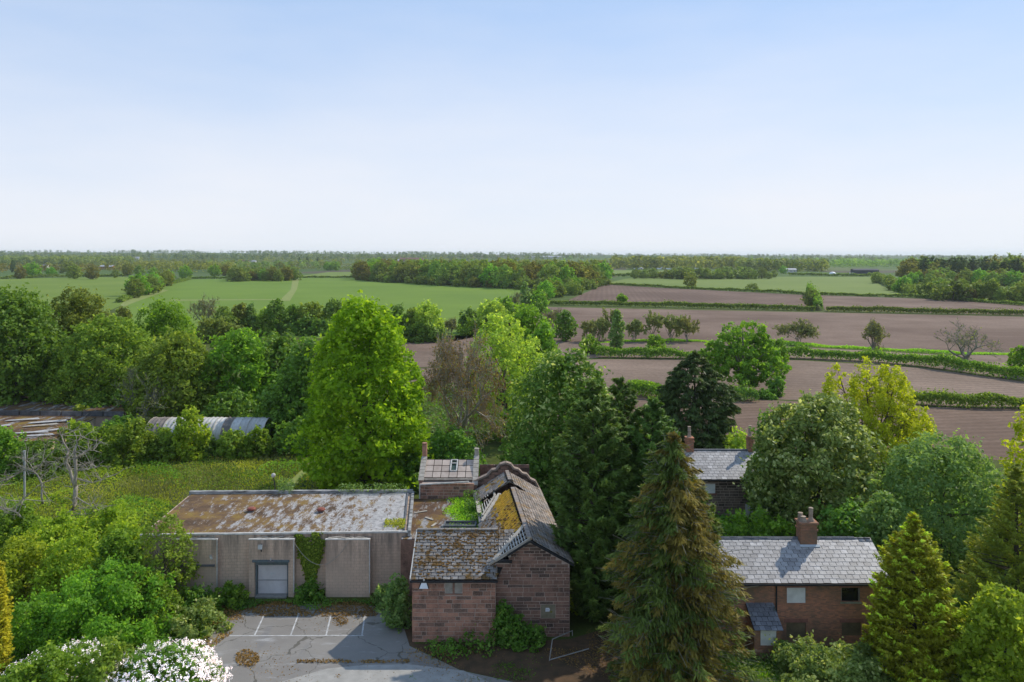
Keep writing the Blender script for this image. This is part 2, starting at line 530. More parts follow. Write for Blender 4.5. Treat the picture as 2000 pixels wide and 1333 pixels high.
# leaf colours (dark, light[, tip])
LM = {
    'lime': leaf_mat('lime_leaves', (.046, .090, .006), (.108, .185, .010), (.16, .23, .02), .38, .2, 0),
    'birch': leaf_mat('pale_green_leaves', (.075, .11, .018), (.17, .23, .035), (.24, .28, .06), .35, .2, 0),
    'maple': leaf_mat('fresh_green_leaves', (.032, .075, .010), (.075, .155, .015), (.11, .20, .03), .33, .3, 0.05),
    'chestnut': leaf_mat('chestnut_leaves', (.025, .055, .010), (.06, .11, .018), (.20, .24, .10), .25, .4, 0, .9),
    'dark': leaf_mat('dark_green_leaves', (.026, .055, .010), (.058, .115, .016), (.09, .15, .035), .25, .4, 0.06),
    'olive': leaf_mat('olive_leaves', (.042, .066, .012), (.090, .135, .020), (.14, .18, .035), .3, .25, 0.05),
    'brown': leaf_mat('bronze_leaves', (.038, .050, .012), (.076, .102, .022), (.12, .14, .03), .28, .2, 0.05),
    'cypress': leaf_mat('cypress_sprays', (.018, .038, .010), (.046, .085, .018), (.08, .125, .028), .15, .25, 0.04),
    'spruce': leaf_mat('spruce_needles', (.034, .031, .010), (.085, .074, .018), (.13, .112, .028), .15, .2, 0),
    'spruce_green': leaf_mat('green_spruce_needles', (.018, .032, .010), (.05, .075, .016), (.10, .12, .03), .15, .25, 0),
    'yew': leaf_mat('yew_sprays', (.016, .028, .010), (.034, .055, .017), (.055, .08, .025), .12, .25, 0),
    'whitebeam': leaf_mat('silvery_leaves', (.034, .058, .014), (.095, .13, .036), (.22, .25, .13), .25, .45, 0, .88),
    'ash': leaf_mat('soft_green_leaves', (.038, .072, .022), (.085, .14, .045), (.13, .19, .075), .3, .3, 0),
    'yellow': leaf_mat('yellow_green_leaves', (.085, .115, .006), (.18, .21, .012), (.26, .26, .03), .35, .25, 0),
    'gold': leaf_mat('golden_cypress_sprays', (.035, .048, .006), (.14, .155, .014), (.40, .34, .035), .3, .3, 0, .82),
    'goldgreen': leaf_mat('green_gold_sprays', (.034, .055, .009), (.10, .125, .015), (.22, .215, .03), .2, .3, 0),
    'amber': leaf_mat('amber_sprays', (.095, .09, .008), (.23, .215, .016), (.31, .28, .03), .25, .3, 0),
    'bush': leaf_mat('bush_leaves', (.028, .058, .008), (.07, .125, .014), (.12, .18, .03), .3, .3, 0.08),
    'scrub': leaf_mat('scrub_leaves', (.055, .088, .010), (.122, .178, .018), (.19, .23, .03), .32, .2, 0.05),
    'bramble': leaf_mat('bramble_leaves', (.04, .065, .018), (.10, .14, .04), (.2, .22, .10), .28, .35, 0),
    'ivy': leaf_mat('ivy_leaves', (.02, .05, .008), (.05, .105, .014), (.09, .15, .03), .25, .45, 0),
    'grass': leaf_mat('rough_grass', (.075, .095, .014), (.14, .165, .022), (.25, .22, .07), .3, .15, 0),
    'lawn': leaf_mat('bright_grass', (.07, .13, .012), (.13, .24, .015), (.18, .27, .03), .3, .15, 0),
    'straw': leaf_mat('dry_moss', (.060, .038, .014), (.115, .075, .026), (.13, .105, .035), .0, .1, 0),
    'blossom': leaf_mat('white_blossom', (.38, .33, .32), (.52, .48, .47), (.58, .56, .55), .0, .2, 0, .95, (1, 1, 1)),
    'hedge': leaf_mat('hedge_leaves', (.03, .05, .010), (.065, .10, .018), (.11, .15, .035), .25, .2, 0.05),
    'far': leaf_mat('distant_leaves', (.036, .054, .013), (.095, .125, .026), (.14, .16, .045), .25, .1, 0.22),
    'farbrown': leaf_mat('distant_budding_leaves', (.036, .056, .014), (.080, .118, .026), (.11, .14, .04), .2, .1, 0.06),
    'farconifer': leaf_mat('distant_conifer_leaves', (.018, .034, .014), (.038, .062, .022), (.055, .08, .03), .2, .1, 0.05),
    'skyline': leaf_mat('skyline_leaves', (.022, .036, .014), (.05, .075, .022), (.08, .10, .03), .2, .1, 0.04),
    'twig': leaf_mat('budding_twigs', (.06, .072, .028), (.105, .125, .045), (.13, .16, .05), .15, .1, 0.1),
    'bronze': leaf_mat('bronze_buds', (.055, .042, .018), (.11, .075, .03), (.10, .11, .03), .25, .1, 0),
}

# ------------------------------------------------------------------ the land
def ground_material():
    m, n, l, b, out = nm('ground')
    p = pos(n, l)
    # field patchwork far away, rough grass near by
    v = n.new('ShaderNodeTexVoronoi'); v.inputs['Scale'].default_value = 1.0
    pm = pos(n, l, (1 / 330.0, 1 / 520.0, 0), 0.25)
    l.new(pm, v.inputs['Vector'])
    sp = n.new('ShaderNodeSeparateColor'); l.new(v.outputs['Color'], sp.inputs['Color'])
    far = ramp(n, l, sp.outputs[0], [(0.0, (.06, .10, .028)), (.3, (.085, .14, .03)), (.55, (.07, .115, .035)), (.72, (.12, .15, .05)), (.9, (.10, .085, .06))])
    for e in (): pass
    near = mixc(n, l, noise(n, l, p, 0.35, 6, .6, .35, .65), (.05, .065, .014), (.10, .12, .022))
    near = mixc(n, l, noise(n, l, p, 0.09, 5, .6, .5, .7), near, (.10, .095, .035))
    sy = n.new('ShaderNodeSeparateXYZ'); g = n.new('ShaderNodeNewGeometry'); l.new(g.outputs['Position'], sy.inputs[0])
    mr = n.new('ShaderNodeMapRange'); l.new(sy.outputs['Y'], mr.inputs['Value'])
    mr.inputs['From Min'].default_value = 300; mr.inputs['From Max'].default_value = 600
    col = mixc(n, l, mr.outputs[0], near, far)
    col = mixc(n, l, math_(n, l, 'MULTIPLY', noise(n, l, p, 0.02, 4), .35), col, (.05, .08, .02))
    l.new(col, b.inputs['Base Color']); b.inputs['Roughness'].default_value = 0.95; b.inputs['Specular IOR Level'].default_value = 0.1
    bump(n, l, b, noise(n, l, p, 1.5, 6), .6, .25)
    return m

def ground():
    ys = np.concatenate([np.linspace(-300, 1200, 16), 1200 + np.geomspace(60, 17000, 60)])
    xs = np.concatenate([-np.geomspace(14000, 100, 50), [0], np.geomspace(100, 14000, 50)])
    X, Y = np.meshgrid(xs, ys)
    V = np.stack([X, Y, relief(X, Y)], -1).reshape(-1, 3)
    nx, ny = len(xs), len(ys)
    i, j = np.meshgrid(np.arange(ny - 1), np.arange(nx - 1), indexing='ij')
    a = (i * nx + j).ravel()
    Q = np.stack([a, a + 1, a + nx + 1, a + nx], 1)
    o = place('ground', np_mesh('ground', V, Q, ground_material()))
    o['kind'] = 'structure'
ground()

def soil(name, base, pale, rot, row=1.1, wet=(.075, .050, .038)):
    m, n, l, b, out = nm(name)
    w = n.new('ShaderNodeTexWave'); w.inputs['Scale'].default_value = .314 / (2.0 * row)
    w.inputs['Distortion'].default_value = 2.2; w.inputs['Detail'].default_value = 4; w.inputs['Detail Scale'].default_value = 1.5
    pr = pos(n, l, (1, 1, 1), rot); l.new(pr, w.inputs['Vector'])
    c = mixc(n, l, noise(n, l, pos(n, l), .016, 7, .68, .42, .62), base, tuple(x * 1.18 for x in pale))
    c = mixc(n, l, math_(n, l, 'MULTIPLY', w.outputs['Fac'], .28), c, wet)
    c = mixc(n, l, noise(n, l, pos(n, l, (.02, .35, 1), rot + 1.57), 1, 5, .6, .55, .8), c, pale)
    c = mixc(n, l, math_(n, l, 'MULTIPLY', noise(n, l, pos(n, l), 1.3, 6, .7, .45, .75), .6), c, wet)
    w2 = n.new('ShaderNodeTexWave'); w2.inputs['Scale'].default_value = 0.013; w2.inputs['Distortion'].default_value = .4
    w2.wave_profile = 'SAW'
    l.new(pr, w2.inputs['Vector'])
    c = mixc(n, l, math_(n, l, 'MULTIPLY', math_(n, l, 'GREATER_THAN', w2.outputs['Fac'], .95), .10), c, pale)
    l.new(c, b.inputs['Base Color']); b.inputs['Roughness'].default_value = .95; b.inputs['Specular IOR Level'].default_value = .1
    bump(n, l, b, w.outputs['Fac'], .35, .12)
    return m

def crop(name, a, c2, rot=0.0, line=None):
    m, n, l, b, out = nm(name)
    c = mixc(n, l, noise(n, l, pos(n, l), .012, 6, .6, .35, .68), a, c2)
    c = mixc(n, l, math_(n, l, 'MULTIPLY', noise(n, l, pos(n, l, (.02, .6, 1), rot), 1.0, 4, .6, .4, .8), .4), c, tuple(x * .7 for x in a))
    c = mixc(n, l, math_(n, l, 'MULTIPLY', noise(n, l, pos(n, l), .5, 6, .7, .5, .8), .4), c, tuple(x * 1.25 for x in c2))
    w2 = n.new('ShaderNodeTexWave'); w2.inputs['Scale'].default_value = 0.014; w2.inputs['Distortion'].default_value = .3
    w2.wave_profile = 'SAW'
    l.new(pos(n, l, (1, 1, 1), rot + 1.45), w2.inputs['Vector'])
    c = mixc(n, l, math_(n, l, 'MULTIPLY', math_(n, l, 'GREATER_THAN', w2.outputs['Fac'], .96), .22), c, tuple(x * .75 for x in a))
    l.new(c, b.inputs['Base Color']); b.inputs['Roughness'].default_value = .9; b.inputs['Specular IOR Level'].default_value = .15
    return m

def field(name, px, mat, z=0.02, kind='structure', h=0.0):
    P = [G(a, c, z) for a, c in px]
    mb = MB(); mb.quad(*P)
    o = mb.build(name, mat)
    o['kind'] = kind
    return o

SOIL1 = soil('ploughed_soil', (0.157, 0.103, 0.075), (0.224, 0.157, 0.118), 1.47, 1.2)
SOIL2 = soil('ploughed_soil_pale', (0.176, 0.125, 0.092), (0.257, 0.185, 0.139), 1.40, 1.0)
SOIL3 = soil('ploughed_soil_dark', (0.143, 0.093, 0.069), (0.190, 0.129, 0.097), 0.12, 1.6)
CROP = crop('young_wheat', (.118, .195, .020), (.155, .235, .026))
PAST = crop('pasture', (.125, .190, .022), (.165, .225, .030), 0.4)
PAST2 = crop('pale_pasture', (.130, .185, .032), (.170, .220, .045), 1.0)
TRACK = plain('worn_grass', (.25, .28, .085), (.17, .21, .05), .4, .95, 0)

field('ploughed_field', [(1062, 600), (1620, 611), (2000, 619), (2700, 636), (2700, 690), (2000, 691), (1850, 690), (1590, 677), (1360, 668), (1100, 668), (780, 690), (770, 662), (900, 655)], SOIL1, .02)
field('ploughed_field', [(780, 690), (1100, 668), (1360, 669), (1590, 680), (1850, 694), (2000, 694), (2700, 694), (2700, 780), (2000, 742), (1800, 716), (1560, 701), (1170, 699), (780, 720)], SOIL2, .03)
field('ploughed_field', [(780, 722), (1170, 702), (1560, 704), (1800, 719), (2000, 745), (2700, 790), (2700, 812), (2000, 795), (1785, 792), (1240, 768), (780, 760)], SOIL2, .02)
field('ploughed_field', [(1000, 765), (1240, 770), (1785, 795), (2000, 798), (2700, 815), (2700, 930), (1990, 900), (1420, 880), (1000, 850)], soil('ploughed_soil_near', (0.162, 0.106, 0.075), (0.239, 0.166, 0.122), 1.42, 1.0), .03)
field('ploughed_field', [(1100, 591), (1180, 556), (1300, 563), (1578, 577), (1592, 605)], SOIL3, .03)
field('ploughed_field', [(1612, 606), (1594, 577), (1830, 585), (2000, 597), (2500, 618), (2500, 628), (2000, 616)], SOIL1, .03)
field('green_field', [(225, 604), (300, 572), (345, 553), (372, 546), (560, 543), (700, 543), (850, 553), (1010, 564), (1062, 580), (1068, 597), (1000, 645), (880, 668), (240, 650)], CROP, .02)
field('pasture', [(-500, 552), (0, 545), (235, 541), (310, 546), (345, 553), (300, 571), (225, 602), (150, 640), (-500, 640)], PAST, .03)
field('pasture', [(1190, 552), (1240, 541), (1500, 541), (1715, 541), (1790, 580), (1830, 582), (1580, 574), (1300, 560), (1182, 553)], PAST2, .03)
field('pasture', [(1175, 540), (1165, 528), (1300, 529), (1430, 531), (1500, 539), (1240, 540)], PAST2, .02)
field('pasture', [(1735, 552), (2300, 556), (2400, 600), (2000, 590), (1800, 579)], PAST2, .04)
field('pasture', [(575, 541), (640, 532), (740, 531), (720, 541)], PAST2, .04)
# worn tracks
field('track', [(572, 543), (585, 543), (580, 566), (566, 588), (545, 588), (568, 566)], TRACK, .06)
field('track', [(235, 596), (246, 585), (318, 566), (330, 567), (260, 592), (242, 600)], TRACK, .06)
field('track', [(330, 585.5), (566, 584.5), (566, 586), (330, 588)], TRACK, .07)
field('grass_strip', [(1480, 668), (1570, 670), (1620, 674), (1850, 687), (2100, 690), (2100, 694), (1850, 692), (1600, 679), (1480, 671)], PAST2, .06)

# ------------------------------------------------------------------ hedges
def hedge(label, px, hgt, wid, mat='hedge', L=None, group=None, cat='hedge', name='hedge', rag=0.30, cover=2.0, seed=3):
    r = np.random.default_rng(seed)
    P = np.array([tuple(G2(a, b)) for a, b in px]); base = P[0].copy()
    P2 = P - base
    sl_ = np.linalg.norm(np.diff(P2, axis=0), axis=1); cum = np.concatenate([[0], np.cumsum(sl_)])
    tot = cum[-1]; Ym = P[:, 1].mean()
    L = 1.3 * (L or max(0.3, 1.1 * Ym / 768))
    n = int(cover * tot * (2 * hgt + wid) / (0.31 * L * L))
    s = r.random(n) * tot
    X = np.stack([np.interp(s, cum, P2[:, i]) for i in range(3)], 1)
    tg = unit(np.stack([np.interp(np.minimum(s + 1, tot), cum, P2[:, i]) - np.interp(np.maximum(s - 1, 0), cum, P2[:, i]) for i in range(3)], 1))
    sd = np.stack([tg[:, 1], -tg[:, 0], np.zeros(n)], 1)
    ph = r.random(5) * 6.28
    hh = hgt * (1 + rag * (np.sin(s / 2.7 + ph[0]) * .4 + np.sin(s / 6.1 + ph[1]) * .5 + np.sin(s / 1.3 + ph[2]) * .3 + np.sin(s / 17. + ph[3]) * .5))
    t = r.random(n) * math.pi
    q = 0.72 + 0.28 * np.sqrt(r.random(n)) + r.normal(0, .05, n)
    sp_ = r.random(n) < .10
    hh = hh * np.where(sp_, 1 + .5 * r.random(n) * (np.sin(s / 4.3 + ph[4]) > 0), 1.0)
    off = np.sign(np.cos(t)) * np.abs(np.cos(t)) ** .6 * q * wid * 0.55; z = (np.sin(t) ** 0.4) * q * hh
    C = X + sd * off[:, None]; C[:, 2] += z
    N = sd * np.cos(t)[:, None] + np.array([0, 0, 0.5]) + r.normal(size=(n, 3)) * .6
    ll = L * (0.6 + .8 * r.random(n))
    V, Q = leaf_quads(C, N, ll, ll * .65, r)
    o = place(name, np_mesh(name, V, Q, LM[mat], r.random(n)), None, Vector(base))
    _props(o, label, cat, group)
    return o

def G2(px, py):
    """ground (with the far relief) seen at a photo pixel"""
    Y = np.geomspace(30, 16000, 4000)
    z = H - (py - YH) * Y / F
    x = (px - CX) * Y / F
    k = np.nonzero(z <= relief(x, Y))[0]
    i = k[0] if len(k) else len(Y) - 1
    return Vector((x[i], Y[i], float(relief(x[i], Y[i]))))

hedge('dark clipped hedge across the middle of the ploughed land, west of its gateway', [(1068, 596), (1300, 601), (1592, 608)], 2.4, 2.2, seed=1, rag=.14)
hedge('clipped hedge running east from the field gateway to the picture edge', [(1614, 609), (1800, 613), (2000, 617), (2400, 629)], 2.3, 2.2, seed=2, rag=.14)
hedge('low dark hedge between the pale pasture and the ploughed fields', [(1180, 556), (1300, 563), (1580, 576), (1830, 584), (2000, 598), (2300, 612)], 1.8, 2.2, seed=3, rag=.25)
hedge('tall leafy scrub hedge climbing between two ploughed fields', [(1599, 607), (1583, 580), (1580, 574)], 5.0, 3.2, 'bush', seed=4)
hedge('thick green hedge behind the spreading oak and yellow tree', [(1165, 698), (1370, 702), (1560, 700), (1700, 707), (1800, 716), (1900, 731), (2000, 745), (2200, 765)], 2.3, 2.4, 'bush', seed=5, L=.34, rag=.26)
hedge('thick rounded hedge at the far side of the nearest ploughed field', [(1778, 790), (1860, 795), (1890, 797), (2000, 798), (2250, 808)], 2.3, 2.4, 'bush', seed=6, L=.28)
hedge('dense green hedge beside the dark yew', [(1228, 772), (1262, 775), (1300, 779)], 3.0, 3.6, 'maple', seed=7, L=.3, rag=.3)
hedge('ragged grassy verge of weeds below the bare hedgerow trees', [(1140, 671), (1260, 667), (1360, 667), (1480, 670), (1600, 678), (1850, 691), (1990, 694)], 0.5, 2.2, 'lawn', seed=8, L=.3, cover=1.2, rag=.8, cat='verge', name='grass_verge')
hedge('dark hedge along the lane west of the wheat field', [(232, 592), (262, 580), (310, 560), (345, 553), (372, 546)], 2.2, 3, seed=9)
hedge('thin hedge on the far edge of the wheat field', [(372, 545), (470, 545)], 2.0, 3, seed=10)
hedge('thin hedge between the wheat field and the long wood', [(575, 543), (700, 543.5), (770, 549)], 2.0, 3, seed=11)
hedge('thin hedge across the west pasture', [(-120, 547), (0, 545.5), (130, 541.5), (240, 541)], 3.0, 4, seed=12)
hedge('bushy hedge on the east side of the pale pasture', [(1712, 545), (1730, 556), (1790, 580)], 5.0, 6, 'hedge', seed=13)
hedge('long scrubby hedge below the eastern pasture', [(1795, 581), (1880, 587), (1960, 590), (2080, 595)], 7.0, 5, 'hedge', seed=14, rag=.55)
hedge('distant hedge behind the pale pasture', [(1185, 541), (1300, 541), (1420, 540)], 3.0, 4, seed=15)
hedge('distant dark hedge under the far woods to the east', [(1540, 538), (1640, 540), (1720, 541)], 3.0, 4, seed=16)
hedge('dark bramble hedge at the foot of the spreading oak', [(1418, 781), (1450, 783), (1480, 784)], 2.2, 2.6, 'dark', seed=17, L=.26, rag=.3)

# ------------------------------------------------------------------ far country
def far_trees(name, label, spots, hgts, mat, cat='wood', q=40, seed=5, flat=.75, Lm=.92):
    """a distant wood or tree belt that reads as one mass"""
    r = np.random.default_rng(seed)
    n = len(spots); S = np.asarray(spots, float); Hh = np.asarray(hgts, float)
    base = S.mean(0)
    k = np.repeat(np.arange(n), q); m = len(k)
    d = unit(r.normal(size=(m, 3)) + np.array([0, -.2, .35]))
    rad = Hh * (0.36 + .12 * r.random(n))
    c = S - base; c[:, 2] += Hh * .58
    P = c[k] + d * rad[k][:, None] * np.array([1, 1, 1.0 * flat / .75]) * (0.75 + .3 * r.random(m))[:, None]
    low = r.random(m) < .15
    P[low, 2] = (S[k[low], 2] - base[2]) + r.random(low.sum()) * Hh[k[low]] * .4
    N = d + r.normal(size=(m, 3)) * .5 + np.array([0, 0, .4])
    l = Hh[k] * .30 * (.6 + .8 * r.random(m)) * Lm
    V, Q = leaf_quads(P, N, l, l * .75, r)
    tone = .6 * r.random(n)[k] + .4 * r.random(m)
    o = place(name, np_mesh(name, V, Q, LM[mat], tone), None, Vector(base))
    _props(o, label, cat, None, 'stuff')

def spots_px(x0, x1, y0, y1, n, seed, yf=None):
    r = np.random.default_rng(seed); out = []
    for _ in range(n):
        x = x0 + (x1 - x0) * r.random()
        y = y0 + (y1 - y0) * r.random() + (yf(x) if yf else 0)
        p = G2(x, y); out.append(tuple(p))
    return out

def hs(n, a, b, seed):
    return np.random.default_rng(seed).uniform(a, b, n)

def belt(name, label, x0, x1, ytop, ybot, n, ha, hb, mat, seed, **k):
    s = spots_px(x0, x1, ytop, ybot, n, seed)
    far_trees(name, label, s, hs(n, ha, hb, seed + 1), mat, seed=seed, **k)

# horizon belts, west to east, spread over the rising country
def scatter_world(n, y0, y1, a0, a1, seed, lines=0):
    r = np.random.default_rng(seed); out = []
    while len(out) < n:
        y = y0 * (y1 / y0) ** r.random(); a = a0 + (a1 - a0) * r.random()
        if lines:
            # rows of hedgerow trees
            ln = 14; yy = y; sl_ = r.normal(0, .12)
            for i in range(ln):
                x = a * y + i * 16 + r.normal(0, 4); y2 = yy + i * 16 * sl_ + r.normal(0, 4)
                out.append((x, y2, float(relief(x, y2))))
        else:
            c = r.integers(4, 14)
            for i in range(c):
                x = a * y + r.normal(0, 45); y2 = y + r.normal(0, 20)
                out.append((x, y2, float(relief(x, y2))))
    return out[:n]
s = scatter_world(1700, 2400, 6000, -.85, .05, 21); far_trees('distant_woodland', 'blue green band of woods on the western skyline', s, hs(1700, 6, 21, 1), 'skyline', 'woodland', 26, 22)
s = scatter_world(1400, 2600, 6500, 0.0, .9, 23); far_trees('distant_woodland', 'hazy band of woods on the eastern skyline', s, hs(1400, 6, 19, 2), 'skyline', 'woodland', 26, 24)
def far_rows(label, y0, y1, a0, a1, nrow, seed, hgt=(3.0, 4.5), trees=.55):
    r = np.random.default_rng(seed); C, N, Ls, T = [], [], [], []
    for k in range(nrow):
        y = y0 * (y1 / y0) ** ((k + .3 + .4 * r.random()) / nrow); L_ = 2.6 * y / 2000
        span = (a1 - a0) * y; xa = a0 * y + span * r.uniform(0, .5); xb = xa + span * r.uniform(.3, .7); sl_ = r.normal(0, .05)
        n = int((xb - xa) * hgt[1] * 1.6 / (L_ * L_)); x = r.uniform(xa, xb, n); h_ = r.uniform(*hgt)
        yy = y + (x - xa) * sl_ + r.normal(0, 1.2, n); z = h_ * r.random(n) ** .7
        C.append(np.stack([x, yy, relief(x, yy) + z], 1)); N.append(r.normal(size=(n, 3)) * .5 + np.array([0, -.5, .7])); Ls.append(L_ * (.7 + .6 * r.random(n))); T.append(r.random(n) * .6)
        for j in range(int((xb - xa) / 70 * trees)):
            tx = r.uniform(xa, xb); ty = y + (tx - xa) * sl_; th = r.uniform(7, 15); q = 42; d = unit(r.normal(size=(q, 3)) + np.array([0, -.2, .3]))
            P = np.array([tx, ty, float(relief(tx, ty)) + th * .55]) + d * th * np.array([.5, .5, .45]) * (.8 + .2 * r.random((q, 1)))
            C.append(P); N.append(d + r.normal(size=(q, 3)) * .4); Ls.append(th * .28 * (.7 + .6 * r.random(q))); T.append(np.clip(r.random() * .6 + .4 * r.random(q), 0, 1))
    C = np.concatenate(C); N = np.concatenate(N); Ls = np.concatenate(Ls); T = np.concatenate(T); base = C.mean(0)
    V, Q = leaf_quads(C - base, N, Ls, Ls * .75, r)
    o = place('distant_hedgerows', np_mesh('distant_hedgerows', V, Q, LM['far'], T), None, Vector(base)); _props(o, label, 'hedgerow', None, 'stuff')
far_rows('dark hedge lines and trees across the far western fields', 1250, 3600, -.8, .05, 34, 25)
far_rows('dark hedge lines and trees across the far eastern fields', 1500, 3600, .02, .85, 22, 27)
belt('distant_woodland', 'brownish leafless wood low on the western horizon', -60, 258, 511, 520, 420, 14, 20, 'farbrown', 31)
belt('distant_woodland', 'green wood stretching behind the eastern pasture', 1195, 1460, 520, 527, 220, 16, 23, 'far', 33)
belt('distant_woodland', 'brown green wood east of the middle far pasture', 1440, 1612, 525, 531, 150, 15, 20, 'farbrown', 35)
belt('distant_woodland', 'dark wood line on the right of the far pasture', 1620, 1790, 517, 520, 90, 11, 16, 'far', 37)
# ------------------------------------------------------------------ building materials
def stone_mat(name, c1, c2, c3):
    m, n, l, b, out = nm(name)
    oi = n.new('ShaderNodeObjectInfo')
    base = ramp(n, l, oi.outputs['Random'], [(0, c1), (.42, c2), (.72, c1), (.86, c3), (1, tuple(x * .55 for x in c3))])
    p = pos(n, l)
    c = mixc(n, l, noise(n, l, p, 1.1, 6, .65, .42, .72), base, tuple(x * .45 for x in c3))
    c = mixc(n, l, math_(n, l, 'MULTIPLY', noise(n, l, p, 14, 5, .7, .4, .7), .45), c, tuple(x * 1.35 for x in c2))
    l.new(c, b.inputs['Base Color']); b.inputs['Roughness'].default_value = .92; b.inputs['Specular IOR Level'].default_value = .15
    bump(n, l, b, noise(n, l, p, 9, 6, .7), .7, .03)
    return m
SAND = stone_mat('red_sandstone', (.40, .200, .135), (.47, .25, .17), (.16, .115, .09))
SANDB = stone_mat('weathered_sandstone', (.265, .150, .108), (.32, .185, .135), (.11, .085, .07))
BROWN = stone_mat('brown_sandstone', (.21, .148, .112), (.26, .18, .135), (.09, .07, .058))
MORTAR = plain('pale_mortar', (.56, .44, .36), (.40, .30, .245), 3, .95, .3)
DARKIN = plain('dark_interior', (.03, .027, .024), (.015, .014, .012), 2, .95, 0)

def slate_mat(name, c1, c2, moss, mlo, mhi, lich=.3, rough=.5, spec=.45, mscale=1.1):
    m, n, l, b, out = nm(name)
    oi = n.new('ShaderNodeObjectInfo')
    at = n.new('ShaderNodeAttribute'); at.attribute_name = 'tone'
    rnd = math_(n, l, 'FRACT', math_(n, l, 'ADD', oi.outputs['Random'], at.outputs['Fac']))
    base = ramp(n, l, rnd, [(0, c1), (.55, c2), (.8, tuple(x * .72 for x in c1)), (1, tuple(min(1, x * 1.3) for x in c2))])
    p = pos(n, l)
    c = mixc(n, l, noise(n, l, p, 2.2, 6, .7, .45, .75), base, tuple(x * .6 for x in c1))
    c = mixc(n, l, math_(n, l, 'MULTIPLY', noise(n, l, p, 7, 5, .75, .62, .7), lich), c, (.52, .50, .46))
    mo = noise(n, l, p, mscale, 7, .72, mlo, mhi)
    mc = ramp(n, l, noise(n, l, p, 3.1, 4), [(.3, tuple(x * .55 for x in moss)), (.55, moss), (.75, (moss[0] * 1.25, moss[1] * 1.35, moss[2]))])
    c = mixc(n, l, mo, c, mc)
    l.new(c, b.inputs['Base Color'])
    l.new(math_(n, l, 'ADD', math_(n, l, 'MULTIPLY', mo, .4), rough, True), b.inputs['Roughness'])
    b.inputs['Specular IOR Level'].default_value = spec
    bump(n, l, b, noise(n, l, p, 11, 6, .7), .5, .02)
    return m
SLATE_M = slate_mat('mossy_slate', (.195, .178, .165), (.285, .262, .24), (.15, .088, .03), .50, .60, .55, .6, .3, 1.5)
SLATE_G = slate_mat('golden_mossed_slate', (.20, .15, .08), (.27, .19, .07), (.46, .26, .022), .30, .48, .15, .75, .2, .9)
SLATE_W = slate_mat('weathered_slate', (.26, .205, .17), (.35, .29, .25), (.32, .19, .06), .52, .66, .35, .6, .35, .7)
SLATE_C = slate_mat('clean_welsh_slate', (.335, .312, .305), (.405, .382, .372), (.22, .19, .15), .72, .85, .12, .5, .35, .5)
SLATE_P = slate_mat('dark_porch_slate', (.14, .14, .155), (.21, .21, .225), (.05, .06, .03), .58, .68, .3, .45, .5, 1.2)

def unit_stone():
    v = [(-.5, .5, -.5), (.5, .5, -.5), (.5, .5, .5), (-.5, .5, .5), (-.5, -.25, -.5), (.5, -.25, -.5), (.5, -.25, .5), (-.5, -.25, .5),
         (-.485, -.5, -.46), (.485, -.5, -.46), (.485, -.5, .46), (-.485, -.5, .46)]
    f = [(0, 3, 2, 1)]
    for a in (0, 4):
        for i in range(4):
            j = (i + 1) % 4
            f.append((a + i, a + j, a + 4 + j, a + 4 + i))
    f.append((8, 9, 10, 11))
    me = bpy.data.meshes.new('stone'); me.from_pydata(v, [], f); return me
def unit_slate():
    v = [(-.5, 0, 0), (.5, 0, 0), (.5, 1, 0), (-.5, 1, 0), (-.5, 0, 1), (.5, 0, 1), (.5, 1, .35), (-.5, 1, .35)]
    f = [(0, 3, 2, 1), (4, 5, 6, 7), (0, 1, 5, 4), (1, 2, 6, 5), (2, 3, 7, 6), (3, 0, 4, 7)]
    me = bpy.data.meshes.new('slate'); me.from_pydata(v, [], f); return me
_UNITS = {}
def unit_for(kind, mat):
    k = (kind, mat.name)
    if k not in _UNITS:
        me = unit_stone() if kind == 'stone' else unit_slate()
        me.name = kind + '_' + mat.name; me.materials.append(mat); _UNITS[k] = me
    return _UNITS[k]
def piece(name, me, parent, M):
    """one piece: shared mesh, own matrix in the world"""
    o = bpy.data.objects.new(name, me)
    COL.objects.link(o); o.parent = parent
    M = M.copy(); M.translation = M.translation - org_of(parent)
    o.matrix_basis = M
    return o

